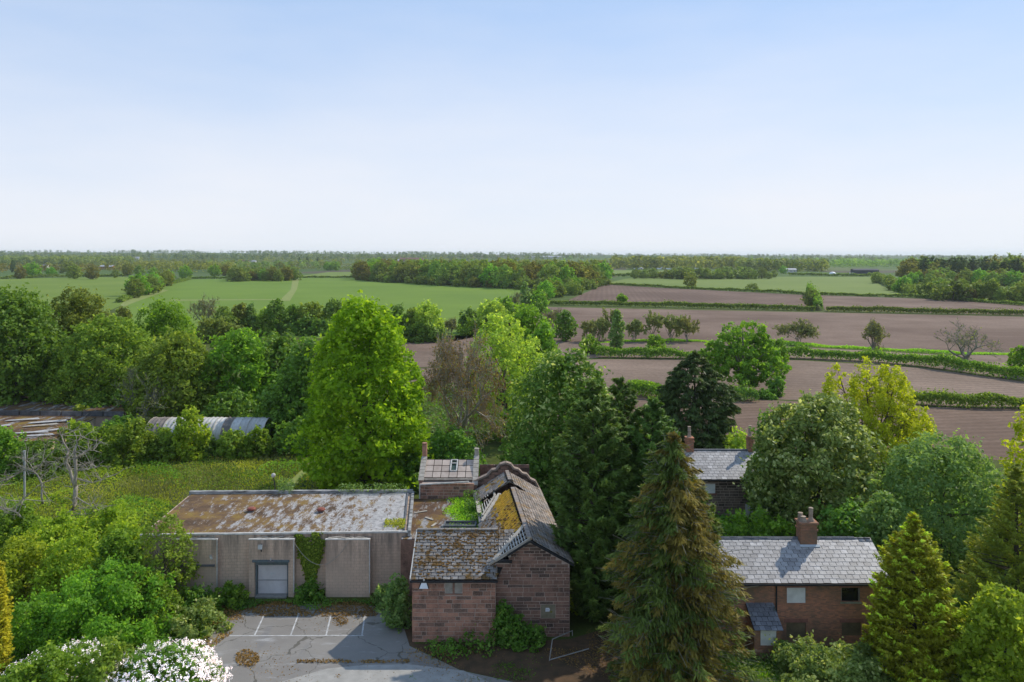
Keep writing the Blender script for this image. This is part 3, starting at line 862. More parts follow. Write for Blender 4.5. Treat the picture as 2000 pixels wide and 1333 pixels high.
def stones(parent, p0, p1, z0, ztop, mat, holes=(), seed=1, lmin=.38, lmax=.95, hmin=.22, hmax=.34, d=.12, name='stone', budget=None, skip=0.0):
    """courses of stones proud of a wall face that runs p0->p1 (outside on the right-hand side)"""
    r = random.Random(seed)
    p0, p1 = Vector(p0), Vector(p1); u = (p1 - p0); Ln = u.length; u.normalize()
    out = Vector((u.y, -u.x, 0))
    z = z0; rest = []
    cnt = 0
    while True:
        h = r.uniform(hmin, hmax)
        lo = None
        if z + h * .6 > max(ztop(s / 20 * Ln) for s in range(21)): break
        ss = [s / 60 * Ln for s in range(61) if ztop(s / 60 * Ln) >= z + h]
        if not ss: break
        a, bnd = min(ss), max(ss)
        x = a
        while x < bnd - .12:
            ln = min(r.uniform(lmin, lmax), bnd - x)
            if bnd - x - ln < .25: ln = bnd - x
            cuts = [(x, x + ln)]
            for (hx0, hx1, hz0, hz1) in holes:
                if z + h > hz0 + .03 and z < hz1 - .03:
                    nc = []
                    for (q0, q1) in cuts:
                        if q1 <= hx0 or q0 >= hx1: nc.append((q0, q1)); continue
                        if hx0 - q0 > .08: nc.append((q0, hx0))
                        if q1 - hx1 > .08: nc.append((hx1, q1))
                    cuts = nc
            for q0, q1 in cuts:
                if r.random() < skip: continue
                g = .030
                c = p0 + u * ((q0 + q1) / 2) + out * (r.uniform(-.012, .012)); c.z = z + h / 2
                M = Matrix.LocRotScale(c, Matrix((u, -out, Vector((0, 0, 1)))).transposed().to_quaternion(), Vector((max(q1 - q0 - g, .05), d, h - g)))
                if budget is None or budget[0] > 0:
                    piece(name, unit_for('stone', mat), parent, M)
                    if budget: budget[0] -= 1
                else: rest.append(M)
            x += ln
        z += h
    if rest:
        base = unit_for('stone', mat); mb = MB()
        vs = [v.co for v in base.vertices]; fs = [tuple(f.vertices) for f in base.polygons]
        for M in rest:
            n = len(mb.v); mb.v += [tuple(M @ v) for v in vs]; mb.f += [tuple(n + i for i in f) for f in fs]
        o = mb.build('stonework', mat, parent); o['kind'] = 'stuff'

def slates(parent, e0, e1, r0, r1, mat, cols, rows, keep=None, seed=1, budget=None, thick=.03, matfn=None, ragged=.02, lift=.05, gap=.028):
    """rows of slates on a roof slope: eave e0->e1, ridge r0->r1"""
    r = random.Random(seed)
    e0, e1, r0, r1 = map(Vector, (e0, e1, r0, r1))
    rest = {}
    for i in range(rows):
        t = i / rows
        a, b = e0.lerp(r0, t), e1.lerp(r1, t)
        a2, b2 = e0.lerp(r0, (i + 1) / rows), e1.lerp(r1, (i + 1) / rows)
        off = .5 if i % 2 else 0
        for j in range(-1 if off else 0, cols):
            s0, s1 = max(0, (j + off) / cols), min(1, (j + off + 1) / cols)
            if s1 - s0 < .2 / cols: continue
            sm = (s0 + s1) / 2
            if keep and not keep(sm, t): continue
            lo = a.lerp(b, sm); hi = a2.lerp(b2, sm)
            u = (b - a).normalized(); v = (hi - lo); el = v.length; v.normalize()
            n = u.cross(v).normalized()
            if n.z < 0: n = -n
            th = r.gauss(0, ragged)
            u2 = (u * math.cos(th) + v * math.sin(th)).normalized()
            v2 = n.cross(u2).normalized()
            v3 = (v2 - n * (lift * (0.7 + .6 * r.random()))).normalized(); n3 = u2.cross(v3).normalized()
            wdt = (b - a).length * (s1 - s0) - gap
            c = lo + n * (thick * 1.1 + lift * el) - v2 * r.uniform(0, .035)
            M = Matrix.LocRotScale(c, Matrix((u2, v3, n3)).transposed().to_quaternion(), Vector((wdt, el * 1.22, thick * (.8 + .5 * r.random()))))
            mm = matfn(sm, t, r) if matfn else mat
            if budget is None or budget[0] > 0:
                piece('slate', unit_for('slate', mm), parent, M)
                if budget: budget[0] -= 1
            else: rest.setdefault(mm.name, (mm, []))[1].append(M)
    for mm, Ms in rest.values():
        base = unit_for('slate', mm); vs = np.array([v.co for v in base.vertices]); fs = np.array([tuple(f.vertices) for f in base.polygons])
        Vv, Qq, Tt = [], [], []
        og = np.array(org_of(parent))
        for k, M in enumerate(Ms):
            A = np.array(M)
            Vv.append(vs @ A[:3, :3].T + A[:3, 3] - og); Qq.append(fs + 8 * k); Tt.append(np.full(6, r.random()))
        o = place('slating', np_mesh('slating', np.concatenate(Vv), np.concatenate(Qq), mm, np.concatenate(Tt)), parent); o['kind'] = 'stuff'

def moss_lumps(parent, e0, e1, r0, r1, n, mat, seed, keep=None, size=(.05, .14), name='moss'):
    r = random.Random(seed); mb = MB(); e0, e1, r0, r1 = map(Vector, (e0, e1, r0, r1))
    ph = [r.random() * 6 for _ in range(4)]
    k = 0
    while k < n:
        s, t = r.random(), r.random()
        w = .5 + .5 * math.sin(9 * s + ph[0]) * math.sin(7 * t + ph[1])
        if r.random() > .25 + .75 * w or (keep and not keep(s, t)): k += .25; continue
        p = e0.lerp(e1, s).lerp(r0.lerp(r1, s), t); q = r.uniform(*size)
        mb.blob(p + Vector((0, 0, .06)), q * 1.2, q, q * .5, seed=k, k=5, m=3); k += 1
    o = mb.build(name, mat, parent); o['kind'] = 'stuff'
    return o
MOSS = plain('rusty_moss', (.20, .11, .03), (.09, .05, .018), 2, .95, .6)
MOSSG = plain('yellow_moss', (.20, .19, .03), (.11, .10, .02), 2, .95, .6)

WHITE = plain('flaking_white_paint', (.62, .60, .56), (.40, .37, .33), 3, .7, .2)
PALEW = plain('bleached_timber', (.50, .45, .38), (.30, .26, .21), 3, .85, .3)
BOARD = plain('window_boarding', (.80, .78, .73), (.62, .60, .56), 1.6, .7, .15)
LEAD = plain('lead_grey', (.16, .165, .175), (.09, .09, .10), 2, .6, .2)
BLACKM = plain('black_plastic', (.025, .025, .027), (.04, .04, .04), 3, .5, 0)
LINTEL = plain('red_lintel_stone', (.33, .155, .11), (.22, .10, .075), 3, .9, .3)

def concrete_block():
    m, n, l, b, out = nm('concrete_block')
    br = n.new('ShaderNodeTexBrick'); g = n.new('ShaderNodeNewGeometry'); sp = n.new('ShaderNodeSeparateXYZ'); cb = n.new('ShaderNodeCombineXYZ')
    l.new(g.outputs['Position'], sp.inputs[0])
    l.new(math_(n, l, 'ADD', sp.outputs[0], math_(n, l, 'MULTIPLY', sp.outputs[1], .7)), cb.inputs[0]); l.new(sp.outputs[2], cb.inputs[1])
    l.new(cb.outputs[0], br.inputs['Vector'])
    br.inputs['Scale'].default_value = 1.0; br.inputs['Brick Width'].default_value = .45; br.inputs['Row Height'].default_value = .225
    br.inputs['Mortar Size'].default_value = .012; br.inputs['Mortar Smooth'].default_value = .3
    br.inputs['Color1'].default_value = rgba((.60, .425, .31)); br.inputs['Color2'].default_value = rgba((.66, .475, .35)); br.inputs['Mortar'].default_value = rgba((.34, .26, .21))
    p = pos(n, l)
    c = mixc(n, l, noise(n, l, p, .5, 5, .6, .4, .7), br.outputs['Color'], (.50, .37, .28))
    # rain streaks and soot that run down from the coping
    stv = noise(n, l, pos(n, l, (2.2, 2.2, .2)), 1, 7, .75, .42, .62)
    zz = n.new('ShaderNodeMapRange'); l.new(sp.outputs[2], zz.inputs['Value'])
    zz.inputs['From Min'].default_value = 1.4; zz.inputs['From Max'].default_value = 4.5
    c = mixc(n, l, math_(n, l, 'MULTIPLY', math_(n, l, 'MULTIPLY', stv, zz.outputs[0]), .8), c, (.085, .078, .066))
    c = mixc(n, l, math_(n, l, 'MULTIPLY', noise(n, l, p, 6, 6, .7, .45, .8), .3), c, (.36, .28, .23))
    l.new(c, b.inputs['Base Color']); b.inputs['Roughness'].default_value = .92; b.inputs['Specular IOR Level'].default_value = .15
    bump(n, l, b, br.outputs['Fac'], -.4, .02)
    return m
CBLOCK = concrete_block()

def felt_roof(name, brown, orange, grey, bias=0.0, cx=None):
    m, n, l, b, out = nm(name)
    p = pos(n, l)
    moss = ramp(n, l, noise(n, l, p, .55, 7, .7, .3, .72), [(.15, tuple(x * .55 for x in brown)), (.45, brown), (.7, orange), (.9, (orange[0] * 1.1, orange[1] * 1.25, orange[2]))])
    patch = noise(n, l, pos(n, l, (.55, .16, 1), .35), 1.7, 8, .72, .50 + bias, .56 + bias)
    if cx is not None:
        sp = n.new('ShaderNodeSeparateXYZ'); g = n.new('ShaderNodeNewGeometry'); l.new(g.outputs['Position'], sp.inputs[0])
        mr = n.new('ShaderNodeMapRange'); l.new(sp.outputs[0], mr.inputs['Value'])
        mr.inputs['From Min'].default_value = cx[0]; mr.inputs['From Max'].default_value = cx[1]
        mr.inputs['To Min'].default_value = -.05; mr.inputs['To Max'].default_value = .13
        nn = noise(n, l, pos(n, l, (1.0, .3, 1), .5), 1.9, 9, .78)
        s_ = math_(n, l, 'ADD', nn, mr.outputs[0])
        r2 = n.new('ShaderNodeMapRange'); l.new(s_, r2.inputs['Value']); r2.inputs['From Min'].default_value = .52; r2.inputs['From Max'].default_value = .60
        patch = r2.outputs[0]
    gcol = mixc(n, l, noise(n, l, p, 3, 6, .7, .4, .65), grey, tuple(x * .45 for x in grey))
    c = mixc(n, l, patch, moss, gcol)
    c = mixc(n, l, math_(n, l, 'MULTIPLY', noise(n, l, p, 9, 6, .75, .5, .75), .5), c, tuple(x * .4 for x in brown))
    l.new(c, b.inputs['Base Color'])
    l.new(math_(n, l, 'SUBTRACT', .9, math_(n, l, 'MULTIPLY', patch, .35)), b.inputs['Roughness'])
    b.inputs['Specular IOR Level'].default_value = .3
    bump(n, l, b, noise(n, l, p, 7, 7, .75), .8, .05)
    return m
FELT = felt_roof('mossy_roof_felt', (.135, .080, .042), (.21, .125, .035), (.50, .475, .46), 0, (-26, -10))
FELT2 = felt_roof('mossy_asphalt_roof', (.115, .062, .032), (.19, .115, .025), (.36, .34, .33), .02)

def lerp2(a, b, t): return (a[0] + (b[0] - a[0]) * t, a[1] + (b[1] - a[1]) * t)

# ------------------------------------------------------------------ block hall with the flat roof
ZR = 4.55
FL, FR, BR_, BL = (-27.9, 57.6), (-7.77, 58.25), (-8.74, 67.9), (-28.3, 67.5)
hall = thing('block_hall', (-18, 62, 0), 'long windowless concrete block hall with mossy flat roof beside the car park', 'hall')
MB().prism([FL, FR, BR_, BL], 0, ZR - .02).build('wall', CBLOCK, hall)
rf = MB(); ins = .22
rf.prism([(FL[0] + ins, FL[1] + .15), (FR[0] - .55, FR[1] + .15), (BR_[0] - .55, BR_[1] - ins), (BL[0] + ins, BL[1] - ins)], ZR - .018, ZR + .06)
roof = rf.build('roof', FELT, hall)
mb = MB()   # front trim: thin broken white edge
r_ = random.Random(4); t = 0
while t < 1:
    t2 = min(1, t + r_.uniform(.04, .12)); a, b = lerp2(FL, FR, t), lerp2(FL, FR, t2)
    dz = r_.uniform(-.015, .015)
    mb.prism([(a[0], a[1] - .05), (b[0] - .012, b[1] - .05), (b[0] - .012, b[1] + .12), (a[0], a[1] + .12)], ZR - .03, ZR + .10 + dz); t = t2
mb.build('roof_trim', WHITE, hall)
mb = MB()
mb.prism([(BL[0], BL[1] - .2), (BR_[0], BR_[1] - .2), (BR_[0], BR_[1] + .1), (BL[0], BL[1] + .1)], ZR - .02, ZR + .30)
PARA = plain('weathered_parapet', (.50, .49, .47), (.05, .05, .05), 1.1, .8, .4, stretch=(1, 3, 3))
mb.build('parapet', PARA, hall)
mb = MB(); mb.prism([(FR[0] - .12, FR[1] - .06), (FR[0] + .10, FR[1] - .06), (BR_[0] + .10, BR_[1]), (BR_[0] - .12, BR_[1])], ZR - .4, ZR + .16)
mb.build('parapet', PARA, hall)
mb = MB(); mb.prism([(FR[0] - .5, FR[1] + .15), (FR[0] - .36, FR[1] + .15), (BR_[0] - .36, BR_[1] - .3), (BR_[0] - .5, BR_[1] - .3)], ZR + .05, ZR + .17)
mb.build('roof_kerb', LEAD, hall)
MB().tube([(FR[0] + .12, FR[1] - .12, .6), (FR[0] + .12, FR[1] - .12, ZR - .1)], .06).build('drainpipe', WHITE, hall)
# projecting bays
def bay(px0, px1, ztop=4.28, door=None):
    y0 = 57.42
    x0, x1 = (px0 - CX) * y0 / F, (px1 - CX) * y0 / F
    yb = 58.2
    if door is None:
        o = MB().box(x0, x1, y0, yb, 0, ztop).build('bay', CBLOCK, hall)
    else:
        d0, d1, dz = door
        mb = MB()
        mb.box(x0, d0, y0, yb, 0, ztop); mb.box(d1, x1, y0, yb, 0, ztop); mb.box(d0, d1, y0, yb, dz, ztop - .001)
        o = mb.build('bay', CBLOCK, hall)
    mb = MB()
    mb.box(x0 - .03, x1 + .03, y0 - .05, y0 + .16, ztop, ztop + .07)
    mb.box(x1 - .04, x1 + .035, y0 - .03, y0 - .002, .3, ztop)
    mb.build('bay_trim', WHITE, o)
    mb = MB(); r2 = random.Random(int(px0))
    for i in range(16):
        x = r2.uniform(x0 + .1, x1 - .4); y = r2.uniform(y0 + .1, yb - .35); q = r2.uniform(.2, .9)
        mb.beam((x, y, ztop + .04 + .05 * r2.random()), (min(x + q, x1), y + r2.uniform(-.2, .2), ztop + .05 + .1 * r2.random()), .08, .03)
    mb.build('roof_debris', PALEW, o)['kind'] = 'stuff'
    return o, x0, x1
b1, bx0, bx1 = bay(338, 424)
MB().box(bx0 + .2, bx1 - .15, 57.28, 57.418, 2.33, 2.45).build('ledge', LEAD, b1)
dz = 2.62
d0, d1 = (497 - CX) * 57.42 / F, (563 - CX) * 57.42 / F
b2, _, _ = bay(486, 574, 4.28, (d0, d1, dz))
DOORM = plain('pale_grey_steel_door', (.66, .62, .61), (.52, .485, .475), 1.2, .7, .2)
dm = MB().box(d0 + .16, d1 - .16, 57.78, 57.86, .12, 2.30).build('door', DOORM, b2)
MB().box(d0 + .17, d1 - .17, 57.75, 57.779, 1.12, 1.15).build('door_rail', LEAD, dm)
mb = MB()
mb.box(d0, d0 + .14, 57.62, 57.9, 0, dz - .02); mb.box(d1 - .14, d1, 57.62, 57.9, 0, dz - .02); mb.box(d0 + .14, d1 - .14, 57.62, 57.9, 2.32, dz - .02)
FRAMEM = plain('blue_grey_frame', (.15, .19, .20), (.09, .11, .115), 3, .7, .2)
mb.build('door_frame', FRAMEM, b2)
MB().box(d0 - .15, d1 + .08, 57.33, 57.418, dz + .0, dz + .17).build('lintel', FRAMEM, b2)
MB().box(d0 + .1, d1 - .1, 57.2, 57.8, 0, .1).build('door_step', plain('door_step_concrete', (.3, .28, .25)), b2)
# scrawled white letters on the door: an 8-like loop, then two short arches
mb = MB(); zc, xc, ys = 1.62, (530 - CX) * 57.6 / F, 57.765
def stroke(pts): mb.tube([(xc + a, ys, zc + b) for a, b in pts], .016, 4)
stroke([(-.06 + .055 * math.cos(a), .03 + .07 * math.sin(a)) for a in np.linspace(0, 6.28, 12)])
stroke([(-.05 + .05 * math.cos(a), -.08 + .045 * math.sin(a)) for a in np.linspace(0, 6.28, 10)])
for q in (.06, .16): stroke([(q, -.04), (q, .05), (q + .04, .06), (q + .075, .03), (q + .08, -.04)])
mb.build('scrawled_lettering', plain('white_chalk_paint', (.8, .82, .82), (.6, .62, .62), 5, .8, 0), dm)
b3, cx0, cx1 = bay(636, 722)
# roof ventilators
TERR = plain('red_ventilator_paint', (.33, .10, .06), (.18, .06, .045), 4, .6, .2)
for px, py, lab in ((491, 996, 'rusty red mushroom ventilator on the browner half of the hall roof'), (627, 997, 'rusty red mushroom ventilator among the white patches of the hall roof')):
    Y = (H - ZR - .2) * F / (py - YH); p = Vector(((px - CX) * Y / F, Y, ZR + .05))
    v = thing('roof_ventilator', p, lab, 'roof vent', 'ventilators on the hall roof')
    MB().lathe(p, [(.22, 0), (.22, .16)], 12).build('base', LEAD, v)
    MB().lathe(p + Vector((0, 0, .14)), [(.30, 0), (.36, .05), (.34, .13), (.24, .19), (.06, .21)], 16).build('cap', TERR, v, smooth=True)
# floodlights on the hall
def floodlight(p, label, parts=True):
    t_ = thing('floodlight', p, label, 'floodlight')
    p = Vector(p)
    MB().beam(p + Vector((0, .0, .0)), p + Vector((0, -.28, -.02)), .05).build('bracket', BLACKM, t_)
    MB().slab([p + Vector((-.17, -.28, .05)), p + Vector((.17, -.28, .05)), p + Vector((.15, -.36, -.28)), p + Vector((-.15, -.36, -.28))], (0, -.05, .02)).build('lamp_head', WHITE, t_)
    MB().beam(p + Vector((.02, -.2, -.05)), p + Vector((.05, -.22, -.5)), .07).build('hanging_sensor', BLACKM, t_)
    return t_
floodlight((-18.72, 57.42, 3.98), 'white floodlight on the bay over the steel door')
b_ = thing('wall_box', (-22.5, 57.4, 3.02), 'small white tilted box on the shaded end bay of the hall', 'junction box')
MB().slab([(-22.62, 57.33, 3.1), (-22.5, 57.33, 3.2), (-22.36, 57.33, 2.9), (-22.48, 57.33, 2.82)], (0, .085, 0)).build('casing', WHITE, b_)
MB().box(-22.55, -22.44, 57.31, 57.329, 2.93, 3.06).build('lid', BOARD, b_)
b_ = thing('wall_lamp', (-18.0, 57.33, 2.78), 'small white lamp fixed on the lintel of the steel door', 'lamp')
MB().lathe((-18.0, 57.28, 2.79), [(.04, 0), (.06, .06), (.05, .14), (.01, .17)], 8).build('globe', WHITE, b_)
MB().box(-18.2, -17.75, 57.24, 57.328, 2.66, 2.78).build('mount', LEAD, b_)
# loose cable that sags from bay to bay
mb = MB(); A, B = Vector((-16.3, 57.36, 4.2)), Vector((-12.2, 57.36, 4.2))
mb.tube([A.lerp(B, q) + Vector((0, -.04, -4 * q * (1 - q) * 1.75)) for q in np.linspace(0, 1, 16)], .018, 4)
c_ = mb.build('hanging_cable', PALEW, None, Vector((-14.2, 57.3, 2.5))); _props(c_, 'pale loose cable sagging between two bays of the hall', 'cable')
mb = MB(); mb.tube([Vector((-22.3, 57.8, 2.6)), Vector((-21, 58.05, 2.95)), Vector((-19.9, 58.06, 3.3))], .012, 4)
c_ = mb.build('hanging_cable', PALEW, None, Vector((-21, 57.9, 2.9))); _props(c_, 'thin pale wire running up the wall west of the steel door', 'cable')
# lamp post behind the hall
lp = thing('lamp_post', (-31.9, 68.9, 0), 'x', 'lamp post'); lp.location = W(537, 962, 68.6) * 1; 
lp.location.z = 0; ORG[lp] = lp.location.copy(); L0 = lp.location.copy()
lp['label'] = 'short dark lamp post with pale round head behind the hall'
MB().tube([L0, L0 + Vector((0, 0, 4.9)), L0 + Vector((-.12, 0, 5.75))], [.07, .06, .05], 8).build('post', BLACKM, lp)
MB().lathe(L0 + Vector((-.14, 0, 5.7)), [(.10, 0), (.19, .1), (.2, .25), (.12, .36), (.02, .4)], 10).build('lamp_globe', WHITE, lp, smooth=True)

# ------------------------------------------------------------------ link block with flat roof behind the outbuilding
ZL = 4.2
link_b = thing('link_block', (-4.8, 62, 0), 'low flat-roofed link with moss and weeds between hall and barn', 'building')
LB = [(-8.35, 57.6), (-1.9, 57.6), (-2.9, 67.2), (-8.75, 67.2)]
MB().prism(LB, 0, ZL).build('wall', SANDB, link_b)
MB().prism([(-8.3, 57.65), (-1.95, 57.65), (-2.95, 67.15), (-8.7, 67.15)], ZL + .002, ZL + .07).build('roof', FELT2, link_b)
p = W(866, 1035, 59.6); q = W(930, 1035, 59.6)
rl = thing('roof_lantern', (p.x, 59.8, ZL), 'dark flat rooflight box on the mossy link roof', 'rooflight')
mb = MB(); x0, x1 = p.x, q.x
mb.box(x0, x1, 59.5, 59.62, ZL + .05, ZL + .42); mb.box(x0, x1, 60.5, 60.62, ZL + .05, ZL + .42)
mb.box(x0, x0 + .12, 59.622, 60.498, ZL + .05, ZL + .42); mb.box(x1 - .12, x1, 59.622, 60.498, ZL + .05, ZL + .42)
mb.build('curb', LEAD, rl)
MB().box(x0 + .122, x1 - .122, 59.622, 60.498, ZL + .08, ZL + .30).build('pane', plain('dirty_dark_glass', (.03, .034, .034), (.06, .06, .05), 2, .25, 0, .5), rl)
r_ = random.Random(9)
for i, (px, py, ln, an, lab) in enumerate(((822, 1003, 1.1, .5, 'pale loose plank lying on the mossy link roof'), (838, 1016, .9, -.7, 'grey loose plank lying crossways on the link roof'), (848, 1028, .8, 1.2, 'short whitish batten near the edge of the link roof'))):
    Y = (H - ZL) * F / (py - YH); c = Vector(((px - CX) * Y / F, Y, ZL + .12)); d = Vector((math.cos(an), math.sin(an), 0)) * ln / 2
    o = MB().beam(c - d, c + d, .18, .05).build('loose_plank', PALEW, None, c); _props(o, lab, 'plank')

# ------------------------------------------------------------------ rear sandstone house with boarded roof
RH = thing('rear_stone_house', (-5.7, 69, 0), 'small roofless-looking stone house with pale boarded roof behind the link', 'house')
yw = 67.4; rx0, rx1 = (820 - CX) * yw / F, (926 - CX) * yw / F
MB().box(rx0 + .12, rx1 - .12, yw + .025, 73.6, 0, 5.45).build('wall', MORTAR, RH)
stones(RH, (rx0, yw + .06, 0), (rx1, yw + .06, 0), 3.9, lambda s: 5.55, SAND, seed=12, hmin=.24, hmax=.3)
e0, e1 = Vector((rx0 + .25, 68.3, 5.75)), Vector((rx1 - .1, 68.3, 5.75)); k0, k1 = Vector((rx0 + .25, 70.6, 6.75)), Vector((rx1 - .1, 70.6, 6.75))
PANEL = plain('pale_sarking_board', (.52, .43, .36), (.36, .28, .23), 1.4, .85, .3, objvar=.12)
nb, nr = 6, 3
n_ = (e1 - e0).cross(k0 - e0).normalized()
for i in range(nb):
    for j in range(nr):
        s0, s1, t0, t1 = i / nb + .006, (i + 1) / nb - .006, j / nr + .018, (j + 1) / nr - .018
        if i == 3 and j >= 1:
            continue
        P = [e0.lerp(e1, s).lerp(k0.lerp(k1, s), t_) for s, t_ in ((s0, t0), (s1, t0), (s1, t1), (s0, t1))]
        o = MB().slab([q - n_ * (.01 * ((i * 7 + j * 3) % 3)) for q in P], n_ * .05).build('panel', PANEL, RH)
sk = MB()
s0, s1 = 3 / nb + .02, 4 / nb - .02
PT = lambda s, t_: e0.lerp(e1, s).lerp(k0.lerp(k1, s), t_) + n_ * .06
for a, b in (((s0, .36), (s1, .36)), ((s0, .97), (s1, .97)), ((s0, .36), (s0, .97)), ((s1, .36), (s1, .97)), ((s0, .78), (s1, .78))): sk.beam(PT(*a), PT(*b), .12, .08)
sk.build('skylight_frame', WHITE, RH)
MB().slab([PT(s0 + .01, .38) - n_ * .1, PT(s1 - .01, .38) - n_ * .1, PT(s1 - .01, .96) - n_ * .1, PT(s0 + .01, .96) - n_ * .1], n_ * .02).build('skylight_pane', plain('green_dark_glass', (.03, .05, .03), (.05, .08, .05), 2, .2, 0, .5), RH)
MB().beam(e0 + Vector((0, -.08, -.1)), e1 + Vector((0, -.08, -.1)), .16, .12).build('eaves_board', PALEW, RH)
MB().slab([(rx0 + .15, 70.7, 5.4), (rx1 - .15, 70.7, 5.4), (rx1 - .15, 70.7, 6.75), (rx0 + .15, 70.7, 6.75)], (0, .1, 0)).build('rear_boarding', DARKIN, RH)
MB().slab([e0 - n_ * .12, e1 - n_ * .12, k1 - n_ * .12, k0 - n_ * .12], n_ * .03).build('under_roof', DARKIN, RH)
MB().beam(W(820, 947, 67.3), W(916, 941.5, 67.3), .13, .11).build('gutter', WHITE, RH)
MB().beam(W(820, 947, 67.3), W(819.5, 975, 67.3), .10).build('downpipe', WHITE, RH)
def coping_gable(x, ybase, z0, ypk, zpk, w, label, mat, top, name='stepped_gable'):
    g = MB()
    g.slab([(x, ybase, 0), (x, ypk + .4, 0), (x, ypk + .4, zpk - .2), (x, ypk, zpk - .1), (x, ybase, z0)], (w, 0, 0))
    o = g.build('gable', mat, RH)
    cp = MB(); n2 = 7
    for i in range(n2):
        t_ = i / n2; a = Vector((x + w / 2, ybase + (ypk - ybase) * t_, z0 + (zpk - z0) * t_)); b = Vector((x + w / 2, ybase + (ypk - ybase) * (t_ + .9 / n2), z0 + (zpk - z0) * (t_ + .9 / n2)))
        cp.beam(a, b, w + .14, .16)
    cp.build('coping', PALEW, o)
    MB().box(x - .02, x + w + .02, ypk - .05, ypk + .5, zpk - .25, top).lathe((x + w / 2, ypk + .2, top), [(.2, 0), (.24, .06), (.24, .14)], 8).build('finial', PALEW if w < .35 else SAND, o)
coping_gable(rx0 - .15, 68.0, 5.6, 70.7, 7.0, .36, '', SANDB, 8.1)
coping_gable(rx1 - .1, 67.6, 5.3, 70.7, 7.1, .34, '', SANDB, 7.6)
# ruined wall east of it
rw = thing('ruined_wall', (-2.0, 71.5, 0), 'dark broken sandstone wall behind the curved gable', 'wall')
MB().box(-3.0, 1.6, 71.4, 71.8, 0, 6.0).build('core', MORTAR, rw)
stones(rw, (-3.0, 71.36, 0), (1.6, 71.36, 0), 4.2, lambda s: 6.3, SANDB, seed=14)

# ------------------------------------------------------------------ sandstone outbuilding (front, west)
OB = thing('stone_outbuilding', (-3.8, 53, 0), 'reddish sandstone outbuilding with heavily mossed slate roof next to the car park', 'outbuilding')
ox0, ox1, oy, oez, ory, orz = -6.6, -1.08, 50.75, 4.22, 54.15, 6.16
oby = 57.55
mb = MB()
mb.prism([(ox0 + .025, oy + .025), (ox1, oy + .025), (ox1, oby), (ox0 + .025, oby)], 0, oez)
mb.slab([(ox0 + .025, oy + .025, oez), (ox0 + .025, oby, oez), (ox0 + .025, ory, orz - .1)], (.3, 0, 0))
mb.build('wall', MORTAR, OB)
wx = lambda px: (px - CX) * oy / F - ox0
wz = lambda py: H - (py - YH) * oy / F
wh = (wx(869), wx(903), wz(1160), wz(1136))
bud = [170]
stones(OB, (ox0, oy + .06, 0), (ox1, oy + .06, 0), .0, lambda s: 4.24, SAND, [wh], seed=21, budget=bud, hmin=.17, hmax=.36, lmin=.3, lmax=1.1)
stones(OB, (ox0 + .06, oby, 0), (ox0 + .06, oy, 0), .0, lambda s: 4.2 + 1.8 * max(0, 1 - abs(s - 3.4) / 3.4), SAND, seed=22, budget=bud)
w_ = MB(); X0, X1, Z0, Z1 = ox0 + wh[0], ox0 + wh[1], wh[2], wh[3]
w_.box(X0, X1, oy - .03, oy + .022, Z0 - .08, Z0); w_.box((X0 + X1) / 2 - .07, (X0 + X1) / 2 + .07, oy + .001, oy + .022, Z0 + .001, Z1)
wn_ = w_.build('window', SANDB, OB)
for a, b in ((X0 + .03, (X0 + X1) / 2 - .08), ((X0 + X1) / 2 + .08, X1 - .03)):
    MB().box(a, b, oy + .005, oy + .02, Z0 + .01, Z1 - .01).build('board', plain('grubby_white_board', (.42, .38, .32), (.26, .23, .19), 3, .8), wn_)
rs = MB(); rs.slab([(ox0 - .05, oy - .12, oez - .0), (ox1 + .05, oy - .12, oez - .0), (.6, ory, orz), (ox0 - .05, ory, orz)], (0, 0, -.08))
rs.slab([(ox0 - .05, oby + .05, oez), (ox0 - .05, ory + .01, orz), (0, ory + .01, orz), (-1.9, oby + .05, oez)], (0, 0, -.08))
orf = rs.build('roof', DARKIN, OB)
E0, E1, K0, K1 = Vector((ox0 - .06, oy - .2, oez - .02)), Vector((ox1 + .12, oy - .2, oez - .02)), Vector((ox0 - .06, ory, orz + .02)), Vector((ox1 + .12, ory, orz + .02))
slates(orf, E0, E1, K0, K1, SLATE_M, 11, 15, seed=31, ragged=.03, thick=.035, lift=.045, gap=.045)
# the strip of slope that carries on to the barn's valley
def kvalley(s, t): return s < (t - .28) * 1.35
slates(orf, E1, Vector((1.1, oy - .2, oez - .02)), K1, Vector((.85, ory, orz + .02)), SLATE_M, 5, 15, kvalley, seed=32, ragged=.03, thick=.035, lift=.045, gap=.045)
moss_lumps(orf, E0, E1, K0, K1, 620, MOSS, 33, lambda s, t: random.random() < .25 + t, (.05, .13))
mb = MB()
for i in range(12):
    a = K0.lerp(K1, i / 12); b = K0.lerp(K1, (i + .94) / 12); mb.beam(a + Vector((0, 0, .05)), b + Vector((0, 0, .05)), .3, .12)
mb.build('ridge_tiles', SLATE_M, orf)
MB().box(ox0 - .1, ox1 + .15, oy - .34, oy - .22, oez - .16, oez - .05).build('gutter', BLACKM, OB)
MB().beam((ox0 - .1, oy - .2, oez - .02), (ox0 - .1, ory, orz + .02), .08, .2).build('verge_board', WHITE, OB)
